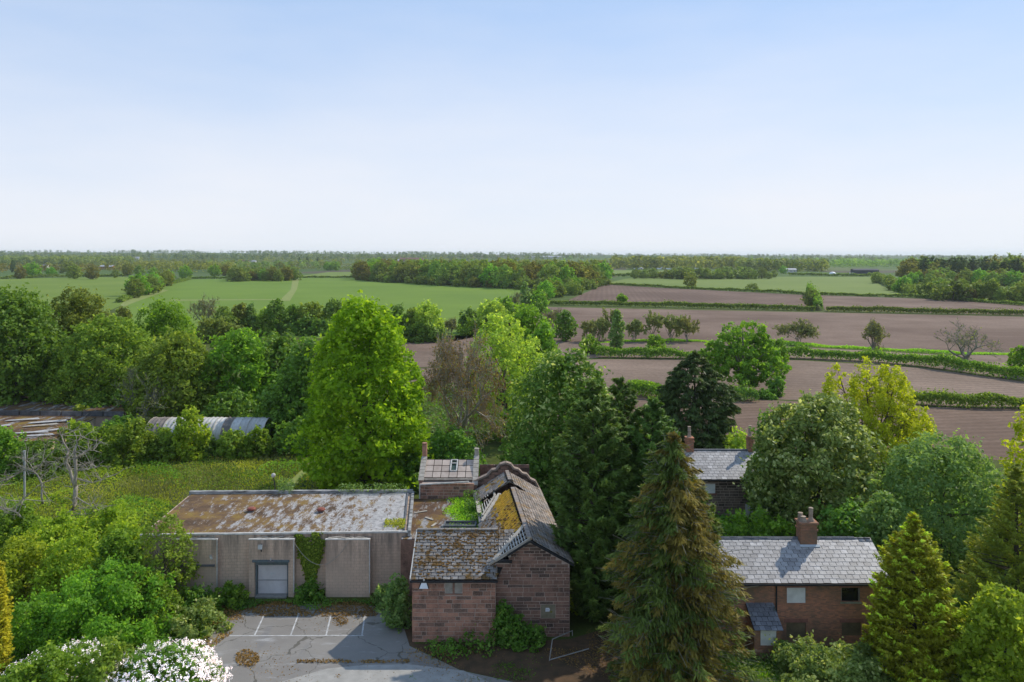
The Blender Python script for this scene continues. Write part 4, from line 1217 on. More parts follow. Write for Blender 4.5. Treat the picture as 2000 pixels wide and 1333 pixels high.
# wall lamp
wl_ = W(828, 1143, oy - .3)
t_ = thing('wall_lamp', Vector((wl_.x, oy, wl_.z)), 'white trapezoid floodlight with black hood under the mossed eaves', 'floodlight')
x, z = wl_.x, wl_.z
MB().slab([(x - .30, oy - .42, z - .20), (x + .30, oy - .42, z - .20), (x + .16, oy - .30, z + .18), (x - .16, oy - .30, z + .18)], (0, .05, .03)).build('lamp_glass', plain('lamp_glass_white', (.8, .8, .8), (.7, .7, .7), 3, .3, 0, .5), t_)
mb = MB(); mb.beam((x - .33, oy - .41, z - .2), (x - .17, oy - .29, z + .22), .05); mb.beam((x + .33, oy - .41, z - .2), (x + .17, oy - .29, z + .22), .05); mb.beam((x - .18, oy - .29, z + .22), (x + .18, oy - .29, z + .22), .07)
mb.beam((x, oy - .3, z + .2), (x, oy + .02, z + .3), .07)
mb.build('lamp_hood', BLACKM, t_)
MB().lathe((x, oy - .27, z + .24), [(.05, 0), (.07, .05), (.04, .12)], 8).build('sensor', WHITE, t_)

# ------------------------------------------------------------------ gabled sandstone barn
BN = thing('stone_barn', (.5, 59, 0), 'ruined gabled sandstone barn with collapsing golden mossed roof and curved back gable', 'barn')
rf0, rf1 = Vector((1.2, 51.3, 6.55)), Vector((-.45, 67.6, 6.55))   # ridge
hw, drop = 2.72, 1.58
ax = (rf1 - rf0).normalized(); sd = Vector((ax.y, -ax.x, 0))
er0, er1 = rf0 + sd * hw + Vector((0, 0, -drop)), rf1 + sd * hw + Vector((0, 0, -drop))
el0, el1 = rf0 - sd * hw + Vector((0, 0, -drop)), rf1 - sd * hw + Vector((0, 0, -drop))
gy0 = 51.45
# walls: front gable core, sides, back
mb = MB(); xl, xr, xa = -1.1, 3.85, 1.2
mb.slab([(xl, gy0 + .025, 0), (xr, gy0 + .025, 0), (xr, gy0 + .025, 4.95), (xa, gy0 + .025, 6.42), (xl + .9, gy0 + .025, 5.6), (xl + .9, gy0 + .025, 5.02), (xl, gy0 + .025, 5.02)], (0, .35, 0))
mb.slab([(xr, gy0 + .46, 0), tuple(er1.xy - sd.xy * .12) + (0,), tuple(er1.xy - sd.xy * .12) + (4.85,), (xr, gy0 + .46, 4.85)], tuple(-sd * .3))
mb.slab([(-1.75, 54.5, 0), tuple(el1.xy) + (0,), tuple(el1.xy) + (4.9,), (-1.75, 54.5, 4.9)], tuple(sd * .3))
mb.build('wall', MORTAR, BN)
MB().prism([(-1.2, 52), (3.4, 52), (1.6, 67.3), (-2.9, 67.3)], .0, .3).build('floor', DARKIN, BN)
zt = lambda s: (5.02 if s < .85 else min(6.45 - abs(s - 2.3) * .60, 6.45))
gb = [190]
gs = lambda px: (px - CX) * gy0 / F - xl
gz = lambda py: H - (py - YH) * gy0 / F
sh = (gs(1056), gs(1085), gz(1208), gz(1181))
stones(BN, (xl, gy0 + .06, 0), (xr, gy0 + .06, 0), 0, zt, SANDB, [sh], seed=41, budget=gb, hmin=.16, hmax=.33, lmin=.3, lmax=1.1)
stones(BN, (xr + .0, gy0 + .1, 0), tuple((er1 - sd * .12).xy) + (0,), 0, lambda s: 4.9, SANDB, seed=42, budget=[60], d=.08)
# boarded opening with a pasted white notice and yellow smear
bo = MB().box(xl + sh[0] + .02, xl + sh[1] - .02, gy0 - .02, gy0 + .02, sh[2] + .02, sh[3] - .02).build('window_board', plain('mossy_grey_board', (.26, .225, .16), (.17, .15, .09), 3, .85), BN)
cx_, cz_ = (1069.5 - CX) * gy0 / F, gz(1191)
MB().slab([(cx_ - .15, gy0 - .035, cz_ - .12), (cx_ + .12, gy0 - .035, cz_ - .12), (cx_ + .15, gy0 - .035, cz_ + .02), (cx_ + .1, gy0 - .035, cz_ + .12), (cx_ - .13, gy0 - .035, cz_ + .12)], (0, .014, 0)).build('white_notice', plain('paper_white', (.75, .76, .78), (.66, .67, .70), 4, .7, 0), bo)
mb = MB()
for k, dx in enumerate((-.08, -.02, .04)): mb.box(cx_ + dx, cx_ + dx + .035, gy0 - .039, gy0 - .036, cz_ - .035, cz_ + .02)
mb.build('notice_print', plain('grey_print', (.25, .27, .32), (.25, .27, .32), 3, .8, 0), bo)
MB().blob((cx_ + .24, gy0 - .022, cz_ - .14), .09, .01, .07, 3).build('yellow_lichen', MOSSG, bo)
MB().box(xl + sh[0] - .08, xl + sh[1] + .25, gy0 - .06, gy0 + .0, sh[2] - .14, sh[2] - .01).build('sill', SANDB, BN)
# roof timbers
tim = MB(); NR = 22
for i in range(NR):
    q = (i + .5) / NR
    a, b, c = el0.lerp(el1, q), rf0.lerp(rf1, q), er0.lerp(er1, q)
    dn = Vector((0, 0, -.12))
    if not (.70 < q < .80): tim.beam(a + dn, b + dn, .09, .12); tim.beam(c + dn, b + dn, .09, .12)
tim.beam(el0.lerp(rf0, .5) + Vector((0, 0, -.22)), el1.lerp(rf1, .5) + Vector((0, 0, -.22)), .16, .2)
tim.beam(rf0 + Vector((0, 0, -.16)), rf0.lerp(rf1, .68) + Vector((0, 0, -.16)), .08, .2)
tim.build('rafters', PALEW, BN)
bt = MB()
for i in range(15):
    t_ = (i + .5) / 15
    for q0, q1 in ((.0, .20), (.50, .74), (.8, .86)):
        if q0 == .8 and t_ > .3: continue
        a = el0.lerp(el1, q0).lerp(rf0.lerp(rf1, q0), t_); b = el0.lerp(el1, q1).lerp(rf0.lerp(rf1, q1), t_)
        if q0 == .0:
            # front: only beside the valley
            if t_ < .28: continue
        if q0 == .5 and t_ > .52: continue
        bt.beam(a + Vector((0, 0, .0)), b + Vector((0, 0, .0)), .055, .04)
bt.build('battens', WHITE, BN)
A = lambda q, t_, up_=.06: el0.lerp(el1, q).lerp(rf0.lerp(rf1, q), t_) + Vector((0, 0, up_))
for a_, b_, w_2, h_2 in ((A(.015, .12), A(.17, .97), .26, .07), (A(.0, .14), A(.0, 1.0), .12, .18), (A(.50, .02, .08), A(.72, .62, .08), .28, .08),
                         (A(.57, .05, .1), A(.74, .5, .1), .14, .07), (A(.62, -.02, .1), A(.80, -.02, .1), .34, .06)):
    MB().beam(a_, b_, w_2, h_2).build('valley_board', PALEW, BN)
def kl(s, t):
    if s < .165: return False
    if .70 < s < .815 and t > .36 - (s - .70) * 1.3: return False
    if .505 < s < .80 and t < .62 * min(1, (s - .50) / .16) and s < .73: return False
    if .73 <= s < .80 and t < .25: return False
    return True
def mfl(s, t, r): return SLATE_G if (t > .42 + .1 * r.random() and .14 < s < .74) or (r.random() < .15 and t > .2) else (SLATE_W if r.random() < .5 else SLATE_M)
brf = MB().slab([A(.17, .02, -.03), A(.5, .02, -.03), A(.69, .62, -.03), A(.69, 1, -.03), A(.17, 1, -.03)], (0, 0, -.04)).build('roof', DARKIN, BN)
bud = [300]
slates(brf, el0, el1, rf0, rf1, SLATE_W, 40, 11, kl, seed=51, budget=bud, matfn=mfl, ragged=.03, thick=.032, lift=.045, gap=.04)
C_ = lambda q, t_, up_=.0: er0.lerp(er1, q).lerp(rf0.lerp(rf1, q), t_) + Vector((0, 0, up_))
brr = MB().slab([C_(0, .02, -.03), C_(1, .02, -.03), C_(1, .98, -.03), C_(.83, .98, -.03), C_(.78, .5, -.03), C_(.72, .98, -.03), C_(0, .98, -.03)], (0, 0, -.04)).build('roof', DARKIN, BN)
def kr(s, t): return not (.725 < 1 - s < .80 and t > .62 + abs(1 - s - .765) * 6)
slates(brr, er1, er0, rf1, rf0, SLATE_W, 40, 12, kr, seed=52, budget=[250], matfn=lambda s, t, r: SLATE_W if r.random() < .8 else SLATE_M, ragged=.03, thick=.032, lift=.045, gap=.04)
moss_lumps(brf, el0.lerp(el1, .17), el0.lerp(el1, .5), rf0.lerp(rf1, .17), rf0.lerp(rf1, .5), 160, MOSS, 53)
mb = MB()
for i in range(30):
    q = i / 30
    if .69 < q < .81: continue
    mb.beam(rf0.lerp(rf1, q) + Vector((0, 0, .05)), rf0.lerp(rf1, q + .031) + Vector((0, 0, .05)), .3, .1)
mb.build('ridge_tiles', SLATE_W, BN)
# black barge boards, gutters
mb = MB(); f_ = Vector((0, -.12, -.06))
mb.beam(er0 + f_ + sd * .25 + Vector((0, 0, -.14)), rf0 + f_, .06, .13); mb.beam(rf0 + f_, rf0.lerp(el0, .55) + f_, .06, .13)
mb.beam((xl, gy0 - .08, 5.08), (xl + 1.1, gy0 - .08, 5.08), .22, .12)
mb.build('barge_boards', BLACKM, BN)
MB().beam(el0.lerp(el1, .42) + Vector((-.1, 0, -.1)), el1 + Vector((-.1, 0, -.1)), .2, .16).build('gutter', LEAD, BN)
# curved back gable with moulded coping
prf = [(-3.0, 5.0), (-2.9, 5.5), (-2.3, 5.75), (-1.75, 6.0), (-1.35, 6.45), (-.95, 6.5), (-.6, 6.95), (-.1, 7.1), (.35, 6.95), (.6, 6.6), (1.0, 6.5), (1.35, 6.15), (1.75, 6.05), (2.05, 5.65), (2.5, 5.45), (2.75, 4.95), (3.05, 4.4)]
cxg = rf1.x; yg = 68.0
GB = MB().slab([(cxg - 3.0, yg, 0)] + [(cxg + a, yg, b) for a, b in prf] + [(cxg + 3.05, yg, 0)], (0, .4, 0)).build('curved_gable', SANDB, BN)
for i in range(len(prf) - 1):
    a, b = prf[i], prf[i + 1]
    MB().beam((cxg + a[0], yg + .2, a[1] + .06), (cxg + b[0], yg + .2, b[1] + .06), .58, .15).build('coping_stone', plain('pale_coping', (.36, .28, .23), (.2, .15, .12), 3, .9) if i == 0 else bpy.data.materials['pale_coping'], GB)
def gtop(s):
    return float(np.interp(s - 3.0, [a for a, _ in prf], [b for _, b in prf])) - .05
stones(BN, (cxg - 3.0, yg - .0, 0), (cxg + 3.05, yg - .0, 0), 4.4, gtop, SANDB, seed=43, budget=[60], d=.1)

# ------------------------------------------------------------------ brick cottage
def brick_mat():
    m, n, l, b, out = nm('old_red_brick')
    br = n.new('ShaderNodeTexBrick'); g = n.new('ShaderNodeNewGeometry'); sp = n.new('ShaderNodeSeparateXYZ'); cb = n.new('ShaderNodeCombineXYZ')
    l.new(g.outputs['Position'], sp.inputs[0])
    l.new(math_(n, l, 'ADD', sp.outputs[0], sp.outputs[1]), cb.inputs[0]); l.new(sp.outputs[2], cb.inputs[1]); l.new(cb.outputs[0], br.inputs['Vector'])
    br.inputs['Scale'].default_value = 1.0; br.inputs['Brick Width'].default_value = .235; br.inputs['Row Height'].default_value = .078
    br.inputs['Mortar Size'].default_value = .006; br.inputs['Bias'].default_value = -.2
    br.inputs['Color1'].default_value = rgba((.52, .215, .118)); br.inputs['Color2'].default_value = rgba((.21, .122, .085)); br.inputs['Mortar'].default_value = rgba((.26, .20, .155))
    p = pos(n, l)
    c = mixc(n, l, noise(n, l, p, .45, 6, .65, .42, .62), br.outputs['Color'], (.19, .13, .085))
    c = mixc(n, l, math_(n, l, 'MULTIPLY', noise(n, l, p, 3.3, 6, .7, .5, .7), .5), c, (.40, .17, .09))
    l.new(c, b.inputs['Base Color']); b.inputs['Roughness'].default_value = .93; b.inputs['Specular IOR Level'].default_value = .15
    bump(n, l, b, br.outputs['Fac'], -.5, .02)
    return m
BRICK = brick_mat()
CT = thing('brick_cottage', (18.5, 52, 0), 'low brick cottage with clean pale slate roof and boarded windows', 'cottage')
cy, cez, cry, crz, cyb = 50.3, 4.2, 53.5, 5.85, 56.7
c0, c1 = 12.6, 24.85
X = lambda px, Y=cy: (px - CX) * Y / F
Z = lambda py, Y=cy: H - (py - YH) * Y / F
wins = [('window', 1437, 1445.5, 1148, 1168, 'b'), ('window', 1537, 1574, 1148, 1179, 'b'), ('window', 1643, 1680, 1148, 1176, 'o'),
        ('window', 1536, 1574, 1216, 1247, 'd'), ('window', 1644, 1682, 1216, 1243, 'd')]
holes = [(X(a), X(b), Z(d), Z(c)) for _, a, b, c, d, _ in wins]
def wall_with_holes(mb, x0, x1, z0, z1, y0, y1, hl):
    xs = sorted({x0, x1} | {h[0] for h in hl} | {h[1] for h in hl}); zs = sorted({z0, z1} | {h[2] for h in hl} | {h[3] for h in hl})
    for i in range(len(xs) - 1):
        run = None
        for j in range(len(zs) - 1):
            cx2, cz2 = (xs[i] + xs[i + 1]) / 2, (zs[j] + zs[j + 1]) / 2
            inside = any(h[0] < cx2 < h[1] and h[2] < cz2 < h[3] for h in hl)
            if not inside: run = (zs[j] if run is None else run[0], zs[j + 1])
            if inside or j == len(zs) - 2:
                if run: mb.box(xs[i], xs[i + 1], y0, y1, run[0], run[1]); run = None
mb = MB(); wall_with_holes(mb, c0, c1, 0, cez - .02, cy, cy + .3, holes)
mb.box(c0, c0 + .3, cy + .302, cyb, 0, cez - .02); mb.box(c1 - .3, c1, cy + .302, cyb, 0, cez - .02); mb.box(c0 + .302, c1 - .302, cyb - .3, cyb, 0, cez - .02)
for x in (c0, c1 - .3): mb.slab([(x, cy + .05, cez - .02), (x, cyb - .05, cez - .02), (x, cry, crz - .12)], (.3, 0, 0))
mb.build('wall', BRICK, CT)
MB().box(c0 + .31, c1 - .31, cy + .32, cyb - .31, 0, .2).build('floor', DARKIN, CT)
for (nme, a, b, c, d, k), h in zip(wins, holes):
    lm = MB().box(h[0] - .14, h[1] + .14, cy - .03, cy + .1, h[3] + .002, h[3] + .24).build('lintel', LINTEL, CT)
    if k == 'b':
        MB().box(h[0] + .01, h[1] - .01, cy + .05, cy + .09, h[2] + .01, h[3] - .01).build('window_board', BOARD, CT)
    elif k == 'd':
        MB().box(h[0] + .01, h[1] - .01, cy + .06, cy + .10, h[2] + .01, h[3] - .01).build('window_board', plain('stained_plywood', (.22, .16, .09), (.12, .09, .055), 2, .85) if 'stained_plywood' not in bpy.data.materials else bpy.data.materials['stained_plywood'], CT)
    else:
        f_ = MB(); f_.box(h[0], h[0] + .06, cy + .06, cy + .13, h[2], h[3]); f_.box(h[1] - .07, h[1], cy + .06, cy + .13, h[2], h[3]); f_.box(h[0] + .061, h[1] - .071, cy + .06, cy + .13, h[3] - .05, h[3])
        f_.build('window_frame', plain('faded_frame', (.32, .30, .25), (.2, .18, .15), 3, .8), CT)
        MB().box(h[0] - .06, h[1] + .06, cy - .06, cy + .13, h[2] - .10, h[2] - .001).build('sill', plain('mossy_sill', (.33, .32, .24), (.2, .2, .13), 3, .9), CT)
        MB().slab([(h[0] + .06, cy + .16, h[2]), (h[1] - .07, cy + .16, h[2]), (h[1] - .07, cy + .16, h[3] - .05), (h[0] + .06, cy + .16, h[3] - .05)], (0, .01, 0)).build('pane', plain('black_glass', (.012, .012, .013), (.02, .02, .02), 2, .15, 0, .5), CT)
mb = MB(); mb.slab([(c0 - .1, cy - .1, cez), (c1 + .1, cy - .1, cez), (c1 + .1, cry, crz - .03), (c0 - .1, cry, crz - .03)], (0, 0, -.05)); mb.slab([(c0 - .1, cyb + .1, cez), (c0 - .1, cry + .01, crz - .03), (c1 + .1, cry + .01, crz - .03), (c1 + .1, cyb + .1, cez)], (0, 0, -.05))
crf = mb.build('roof', DARKIN, CT)
slates(crf, (c0 - .12, cy - .2, cez - .03), (c1 + .12, cy - .2, cez - .03), (c0 - .12, cry, crz), (c1 + .12, cry, crz), SLATE_C, 27, 11, seed=61, ragged=.014, thick=.016, lift=.02, gap=.03, budget=[300])
slates(crf, (c1 + .12, cyb + .2, cez - .03), (c0 - .12, cyb + .2, cez - .03), (c1 + .12, cry, crz), (c0 - .12, cry, crz), SLATE_C, 14, 7, seed=62, budget=[0])
for i in range(24):
    if 14 < i and i > 21: continue
    a = c0 + (c1 - c0) * i / 24
    o = MB().slab([(a, cry - .16, crz - .02), (a + .495, cry - .16, crz - .02), (a + .495, cry, crz + .10), (a, cry, crz + .10)], (0, .02, .03)).slab([(a, cry + .16, crz - .02), (a, cry + .021, crz + .10), (a + .495, cry + .021, crz + .10), (a + .495, cry + .16, crz - .02)], (0, .0, .03)).build('ridge_tile', LEAD, crf)
MB().box(c0 - .1, c1 + .1, cy - .32, cy - .21, cez - .17, cez - .07).build('gutter', BLACKM, CT)
MB().tube([(X(1515.5), cy - .1, 0), (X(1515.5), cy - .1, cez - .1)], .05).build('drainpipe', BLACKM, CT)
# chimney
kx0, kx1 = X(1564, 52.9), X(1596, 52.9)
ch = MB().box(kx0, kx1, 52.9, 53.75, 5.2, 7.0).box(kx0 - .06, kx1 + .06, 52.84, 53.81, 6.55, 6.66).box(kx0 - .09, kx1 + .09, 52.81, 53.84, 7.002, 7.14).build('chimney', BRICK, CT)
MB().slab([(kx0 - .1, 52.72, 5.52), (kx1 + .15, 52.72, 5.52), (kx1 + .15, 52.88, 5.62), (kx0 - .1, 52.88, 5.62)], (0, 0, .03)).build('flashing', plain('pale_lead_flashing', (.55, .58, .60), (.42, .45, .47), 3, .5), ch)
POT = plain('buff_clay_pot', (.45, .35, .26), (.26, .19, .14), 3, .9, .3)
MB().lathe((kx1 - .28, 53.3, 7.12), [(.28, 0), (.17, .18), (.13, .32), (.15, .36), (.14, .5), (.16, .53), (.14, .66), (.16, .70), (.14, .85), (.17, .9), (.13, .94)], 10).build('chimney_pot', POT, ch)
MB().lathe((kx0 + .28, 53.2, 7.12), [(.3, 0), (.26, .1), (.2, .22), (.17, .3), (.2, .36), (.1, .38)], 9).build('chimney_pot', POT, ch)
MB().lathe((kx0 + .2, 53.5, 7.12), [(.2, 0), (.2, .2), (.16, .45), (.18, .52), (.1, .54)], 8).build('chimney_pot', POT, ch)
# porch
py0 = 48.65
p0_, p1_ = X(1473, py0), X(1526, py0)
dh = (X(1485.5, py0), X(1517, py0), .82, 1.82)
mb = MB(); wall_with_holes(mb, p0_, p1_, 0, 1.9, py0, py0 + .25, [dh]); mb.box(p0_, p0_ + .25, py0 + .252, cy - .002, 0, 1.9); mb.box(p1_ - .25, p1_, py0 + .252, cy - .002, 0, 1.9)
po = mb.build('porch', BRICK, CT)
MB().box(dh[0] + .01, dh[1] - .01, py0 + .05, py0 + .09, dh[2] + .01, dh[3] - .01).build('window_board', BOARD, po)
prf_ = MB().slab([(p0_ - .05, py0 - .1, 1.9), (p1_ + .05, py0 - .1, 1.9), (p1_ + .05, cy, 2.75), (p0_ - .05, cy, 2.75)], (0, 0, -.05)).build('porch_roof', DARKIN, CT)
slates(prf_, (p0_ - .06, py0 - .22, 1.88), (p1_ + .06, py0 - .22, 1.88), (p0_ - .06, cy, 2.78), (p1_ + .06, cy, 2.78), SLATE_P, 5, 6, lambda s, t: not (.6 < s < .9 and .25 < t < .5 and s * 10 % 1 > .4), seed=63, ragged=.03, thick=.025)

# ------------------------------------------------------------------ stone cottage farther back
FC = thing('stone_cottage', (22, 77, 0), 'brown stone cottage with slate roof half hidden behind conifers and a pale tree', 'cottage')
fy, fez, fry, frz = 75.0, 3.75, 79.0, 5.5
f0, f1 = 15.5, 28.5
X = lambda px, Y=fy: (px - CX) * Y / F
Z = lambda py, Y=fy: H - (py - YH) * Y / F
MB().box(f0 + .06, f1 - .06, fy + .025, 83, 0, fez - .02).slab([(f0 + .06, fy + .1, fez - .02), (f0 + .06, 83, fez - .02), (f0 + .06, fry, frz - .1)], (.3, 0, 0)).slab([(f1 - .36, fy + .1, fez - .02), (f1 - .36, 83, fez - .02), (f1 - .36, fry, frz - .1)], (.3, 0, 0)).build('wall', MORTAR, FC)
fh = [(X(1376) - f0, X(1397) - f0, Z(964), Z(946)), (X(1374) - f0, X(1395) - f0, Z(1003), Z(986)), (X(1455) - f0, X(1482) - f0, Z(1012), Z(985)), (X(1455) - f0, X(1482) - f0, Z(964), Z(946))]
stones(FC, (f0, fy + .06, 0), (f1, fy + .06, 0), 0, lambda s: 3.78, BROWN, fh, seed=71, budget=[260], hmin=.22, hmax=.3, lmin=.45, lmax=1.0)
for i, h in enumerate(fh):
    MB().box(f0 + h[0] + .02, f0 + h[1] - .02, fy + .0, fy + .022, h[2] + .01, h[3] - .01).build('window_board' if i != 2 else 'boarded_door', BOARD if i != 3 else bpy.data.materials['stained_plywood'], FC)
    MB().box(f0 + h[0] - .15, f0 + h[1] + .15, fy - .05, fy + .05, h[2] - .14, h[2] - .005).build('sill', LINTEL if i != 2 else PALEW, FC)
mb = MB(); mb.slab([(f0 - .1, fy - .1, fez), (f1 + .1, fy - .1, fez), (f1 + .1, fry, frz - .03), (f0 - .1, fry, frz - .03)], (0, 0, -.05)); mb.slab([(f0 - .1, 83.1, fez), (f0 - .1, fry + .01, frz - .03), (f1 + .1, fry + .01, frz - .03), (f1 + .1, 83.1, fez)], (0, 0, -.05))
ff = mb.build('roof', DARKIN, FC)
slates(ff, (f0 - .1, fy - .2, fez - .03), (f1 + .1, fy - .2, fez - .03), (f0 - .1, fry, frz), (f1 + .1, fry, frz), SLATE_C, 26, 11, seed=72, ragged=.014, thick=.016, lift=.02, gap=.03, budget=[300])
MB().beam((f0 - .1, fry, frz + .04), (f1 + .1, fry, frz + .04), .28, .12).build('ridge_tiles', LEAD, ff)
MB().box(f0, f1, fy - .32, fy - .21, fez - .2, fez - .08).build('gutter', BLACKM, FC)
def stack(px0, px1, pyt, pyb, Y, ptop):
    a, b = (px0 - CX) * Y / F, (px1 - CX) * Y / F; zt_, zb = Z(pyt, Y), Z(pyb, Y) - .8
    o = MB().box(a, b, Y, Y + .8, zb, zt_).box(a - .07, b + .07, Y - .07, Y + .87, zt_ - .35, zt_ - .2).box(a - .05, b + .05, Y - .05, Y + .85, zt_ + .002, zt_ + .12).build('chimney', BRICK, FC)
    MB().lathe(((a + b) / 2, Y + .4, zt_ + .1), [(.26, 0), (.17, .25), (.15, .6), (.2, .66), (.16, .72), (.15, 1.05), (.19, 1.1), (.1, 1.12)], 9).build('chimney_pot', POT, o)
stack(1341, 1355, 858, 886, 78.6, 833)
stack(1462, 1472, 856, 884, 78.6, 840)

# ------------------------------------------------------------------ derelict flat-roofed huts to the west, polytunnel
DH = thing('derelict_hut', (-85, 116, 0), 'long low hut with rusty mossed roof and grey fascia under the western trees', 'hut')
def P2(px, py, z): Y = (H - z) * F / (py - YH); return ((px - CX) * Y / F, Y)
a0, a1, a2, a3 = P2(-120, 801, 2.9), P2(246, 805, 2.9), P2(236, 787, 2.9), P2(-120, 778, 2.9)
MB().prism([a0, a1, a2, a3], 0, 2.75).build('wall', CBLOCK, DH)
MB().prism([(a0[0], a0[1] - .2), (a1[0], a1[1] - .2), a2, a3], 2.752, 2.9).build('roof', FELT2, DH)
N_ = 9
FASC = plain('dark_grey_fascia', (.16, .16, .165), (.07, .07, .07), 1.5, .85, .4, objvar=.25)
for i in range(N_):
    a, b = lerp2(a0, a1, i / N_ + .002), lerp2(a0, a1, (i + 1) / N_ - .004)
    MB().prism([(a[0], a[1] - .42), (b[0], b[1] - .42), (b[0], b[1] - .21), (a[0], a[1] - .21)], 2.3, 3.0).build('fascia_panel', FASC, DH)
DH2 = thing('collapsed_hut', (-72, 102, 0), 'roof of a collapsing hut littered with white felt sheets', 'hut')
b0, b1, b2, b3 = P2(-160, 862, 2.6), P2(95, 862, 2.6), P2(188, 815, 2.6), P2(-160, 813, 2.6)
MB().prism([b0, b1, b2, b3], 0, 2.45).build('wall', CBLOCK, DH2)
MB().prism([b0, b1, b2, b3], 2.452, 2.6).build('roof', FELT2, DH2)
r_ = random.Random(5)
SHEET = plain('torn_white_felt', (.55, .53, .51), (.34, .32, .30), 1.5, .6, .3)
for i, (px, py, w, d, an) in enumerate(((45, 822, 4.5, .7, .15), (95, 826, 5.0, .9, .2), (80, 833, 4.5, .6, .25), (5, 834, 2.2, .8, 0), (60, 847, 4.5, .6, .1), (95, 843, 3.5, .6, .3), (70, 853, 4.5, .5, .15))):
    c = P2(px, py, 2.62); u_ = Vector((math.cos(an), math.sin(an), 0)) * w / 2; v_ = Vector((-math.sin(an), math.cos(an), 0)) * d / 2; c = Vector((c[0], c[1], 2.68))
    MB().slab([c - u_ - v_, c + u_ - v_ * .6 + Vector((0, 0, .12)), c + u_ * .8 + v_ + Vector((0, 0, .2)), c - u_ * .9 + v_], (0, 0, .04)).build('felt_sheet', SHEET if i != 2 else PALEW, DH2)

def tunnel_mat():
    m, n, l, b, out = nm('milky_tunnel_sheet')
    p = pos(n, l)
    c = mixc(n, l, noise(n, l, p, .6, 6, .7, .4, .7), (.62, .60, .57), (.42, .39, .35))
    c = mixc(n, l, math_(n, l, 'MULTIPLY', noise(n, l, pos(n, l, (3, .6, .6)), 1.2, 6, .75, .5, .75), .7), c, (.20, .17, .14))
    oi = n.new('ShaderNodeObjectInfo'); mv = n.new('ShaderNodeMapRange'); l.new(oi.outputs['Random'], mv.inputs['Value']); mv.inputs['To Min'].default_value = .75; mv.inputs['To Max'].default_value = 1.05
    h_ = n.new('ShaderNodeHueSaturation'); l.new(c, h_.inputs['Color']); l.new(mv.outputs[0], h_.inputs['Value'])
    l.new(h_.outputs[0], b.inputs['Base Color']); b.inputs['Roughness'].default_value = .5
    return m
TS = tunnel_mat()
TSD = plain('grimy_tunnel_sheet', (.26, .22, .19), (.13, .11, .10), 1.5, .6, .2)
ty, tr, ts = 103.0, 2.9, 1.35
tx0, tx1 = (300 - CX) * ty / F, (526 - CX) * ty / F
TU = thing('polytunnel', ((tx0 + tx1) / 2, ty, 0), 'half round whitish sheeted tunnel shed among the bushes', 'polytunnel')
npn = 14
for i in range(npn):
    xa, xb = tx0 + (tx1 - tx0) * i / npn, tx0 + (tx1 - tx0) * (i + 1) / npn
    V, Fc = [], []; NA, NX = 16, 5
    for a in range(NA + 1):
        t_ = math.pi * a / NA
        for x in range(NX):
            rr = tr + .05 * math.cos(x * math.pi) * 1 + (.05 if i % 2 else 0)
            V.append((xa + (xb - xa - .03) * x / (NX - 1) - (tx0 + tx1) / 2, -rr * math.cos(t_), ts + (tr - .55) / tr * rr * math.sin(t_)))
    for a in range(NA):
        for x in range(NX - 1):
            q = a * NX + x; Fc.append((q, q + 1, q + NX + 1, q + NX))
    me = bpy.data.meshes.new('sheet'); me.from_pydata(V, [], Fc); me.materials.append(TSD if i in (0, 1, 2, 9) and i != 2 else TS)
    o = place('cover_sheet', me, TU)
    md = o.modifiers.new('thickness', 'SOLIDIFY'); md.thickness = .03
mb = MB()
for i in range(npn + 1):
    x = tx0 + (tx1 - tx0) * i / npn
    mb.tube([(x, ty - (tr + .08) * math.cos(math.pi * a / 12), ts + (tr - .5) * math.sin(math.pi * a / 12)) for a in range(13)], .045, 4)
    mb.tube([(x, ty - tr, 0), (x, ty - tr, ts)], .06, 4)
mb.build('hoops', PALEW, TU)
MB().beam((tx0, ty - tr - .05, ts), (tx1, ty - tr - .05, ts), .12, .12).build('side_rail', LEAD, TU)
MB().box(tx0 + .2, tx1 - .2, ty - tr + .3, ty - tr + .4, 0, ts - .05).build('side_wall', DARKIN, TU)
MB().slab([(tx1 - .3, ty - tr, 0)] + [(tx1 - .3, ty - tr * math.cos(math.pi * a / 12) * .97, ts + (tr - .62) * math.sin(math.pi * a / 12)) for a in range(13)] + [(tx1 - .3, ty + tr, 0)], (.05, 0, 0)).build('end_wall', DARKIN, TU)

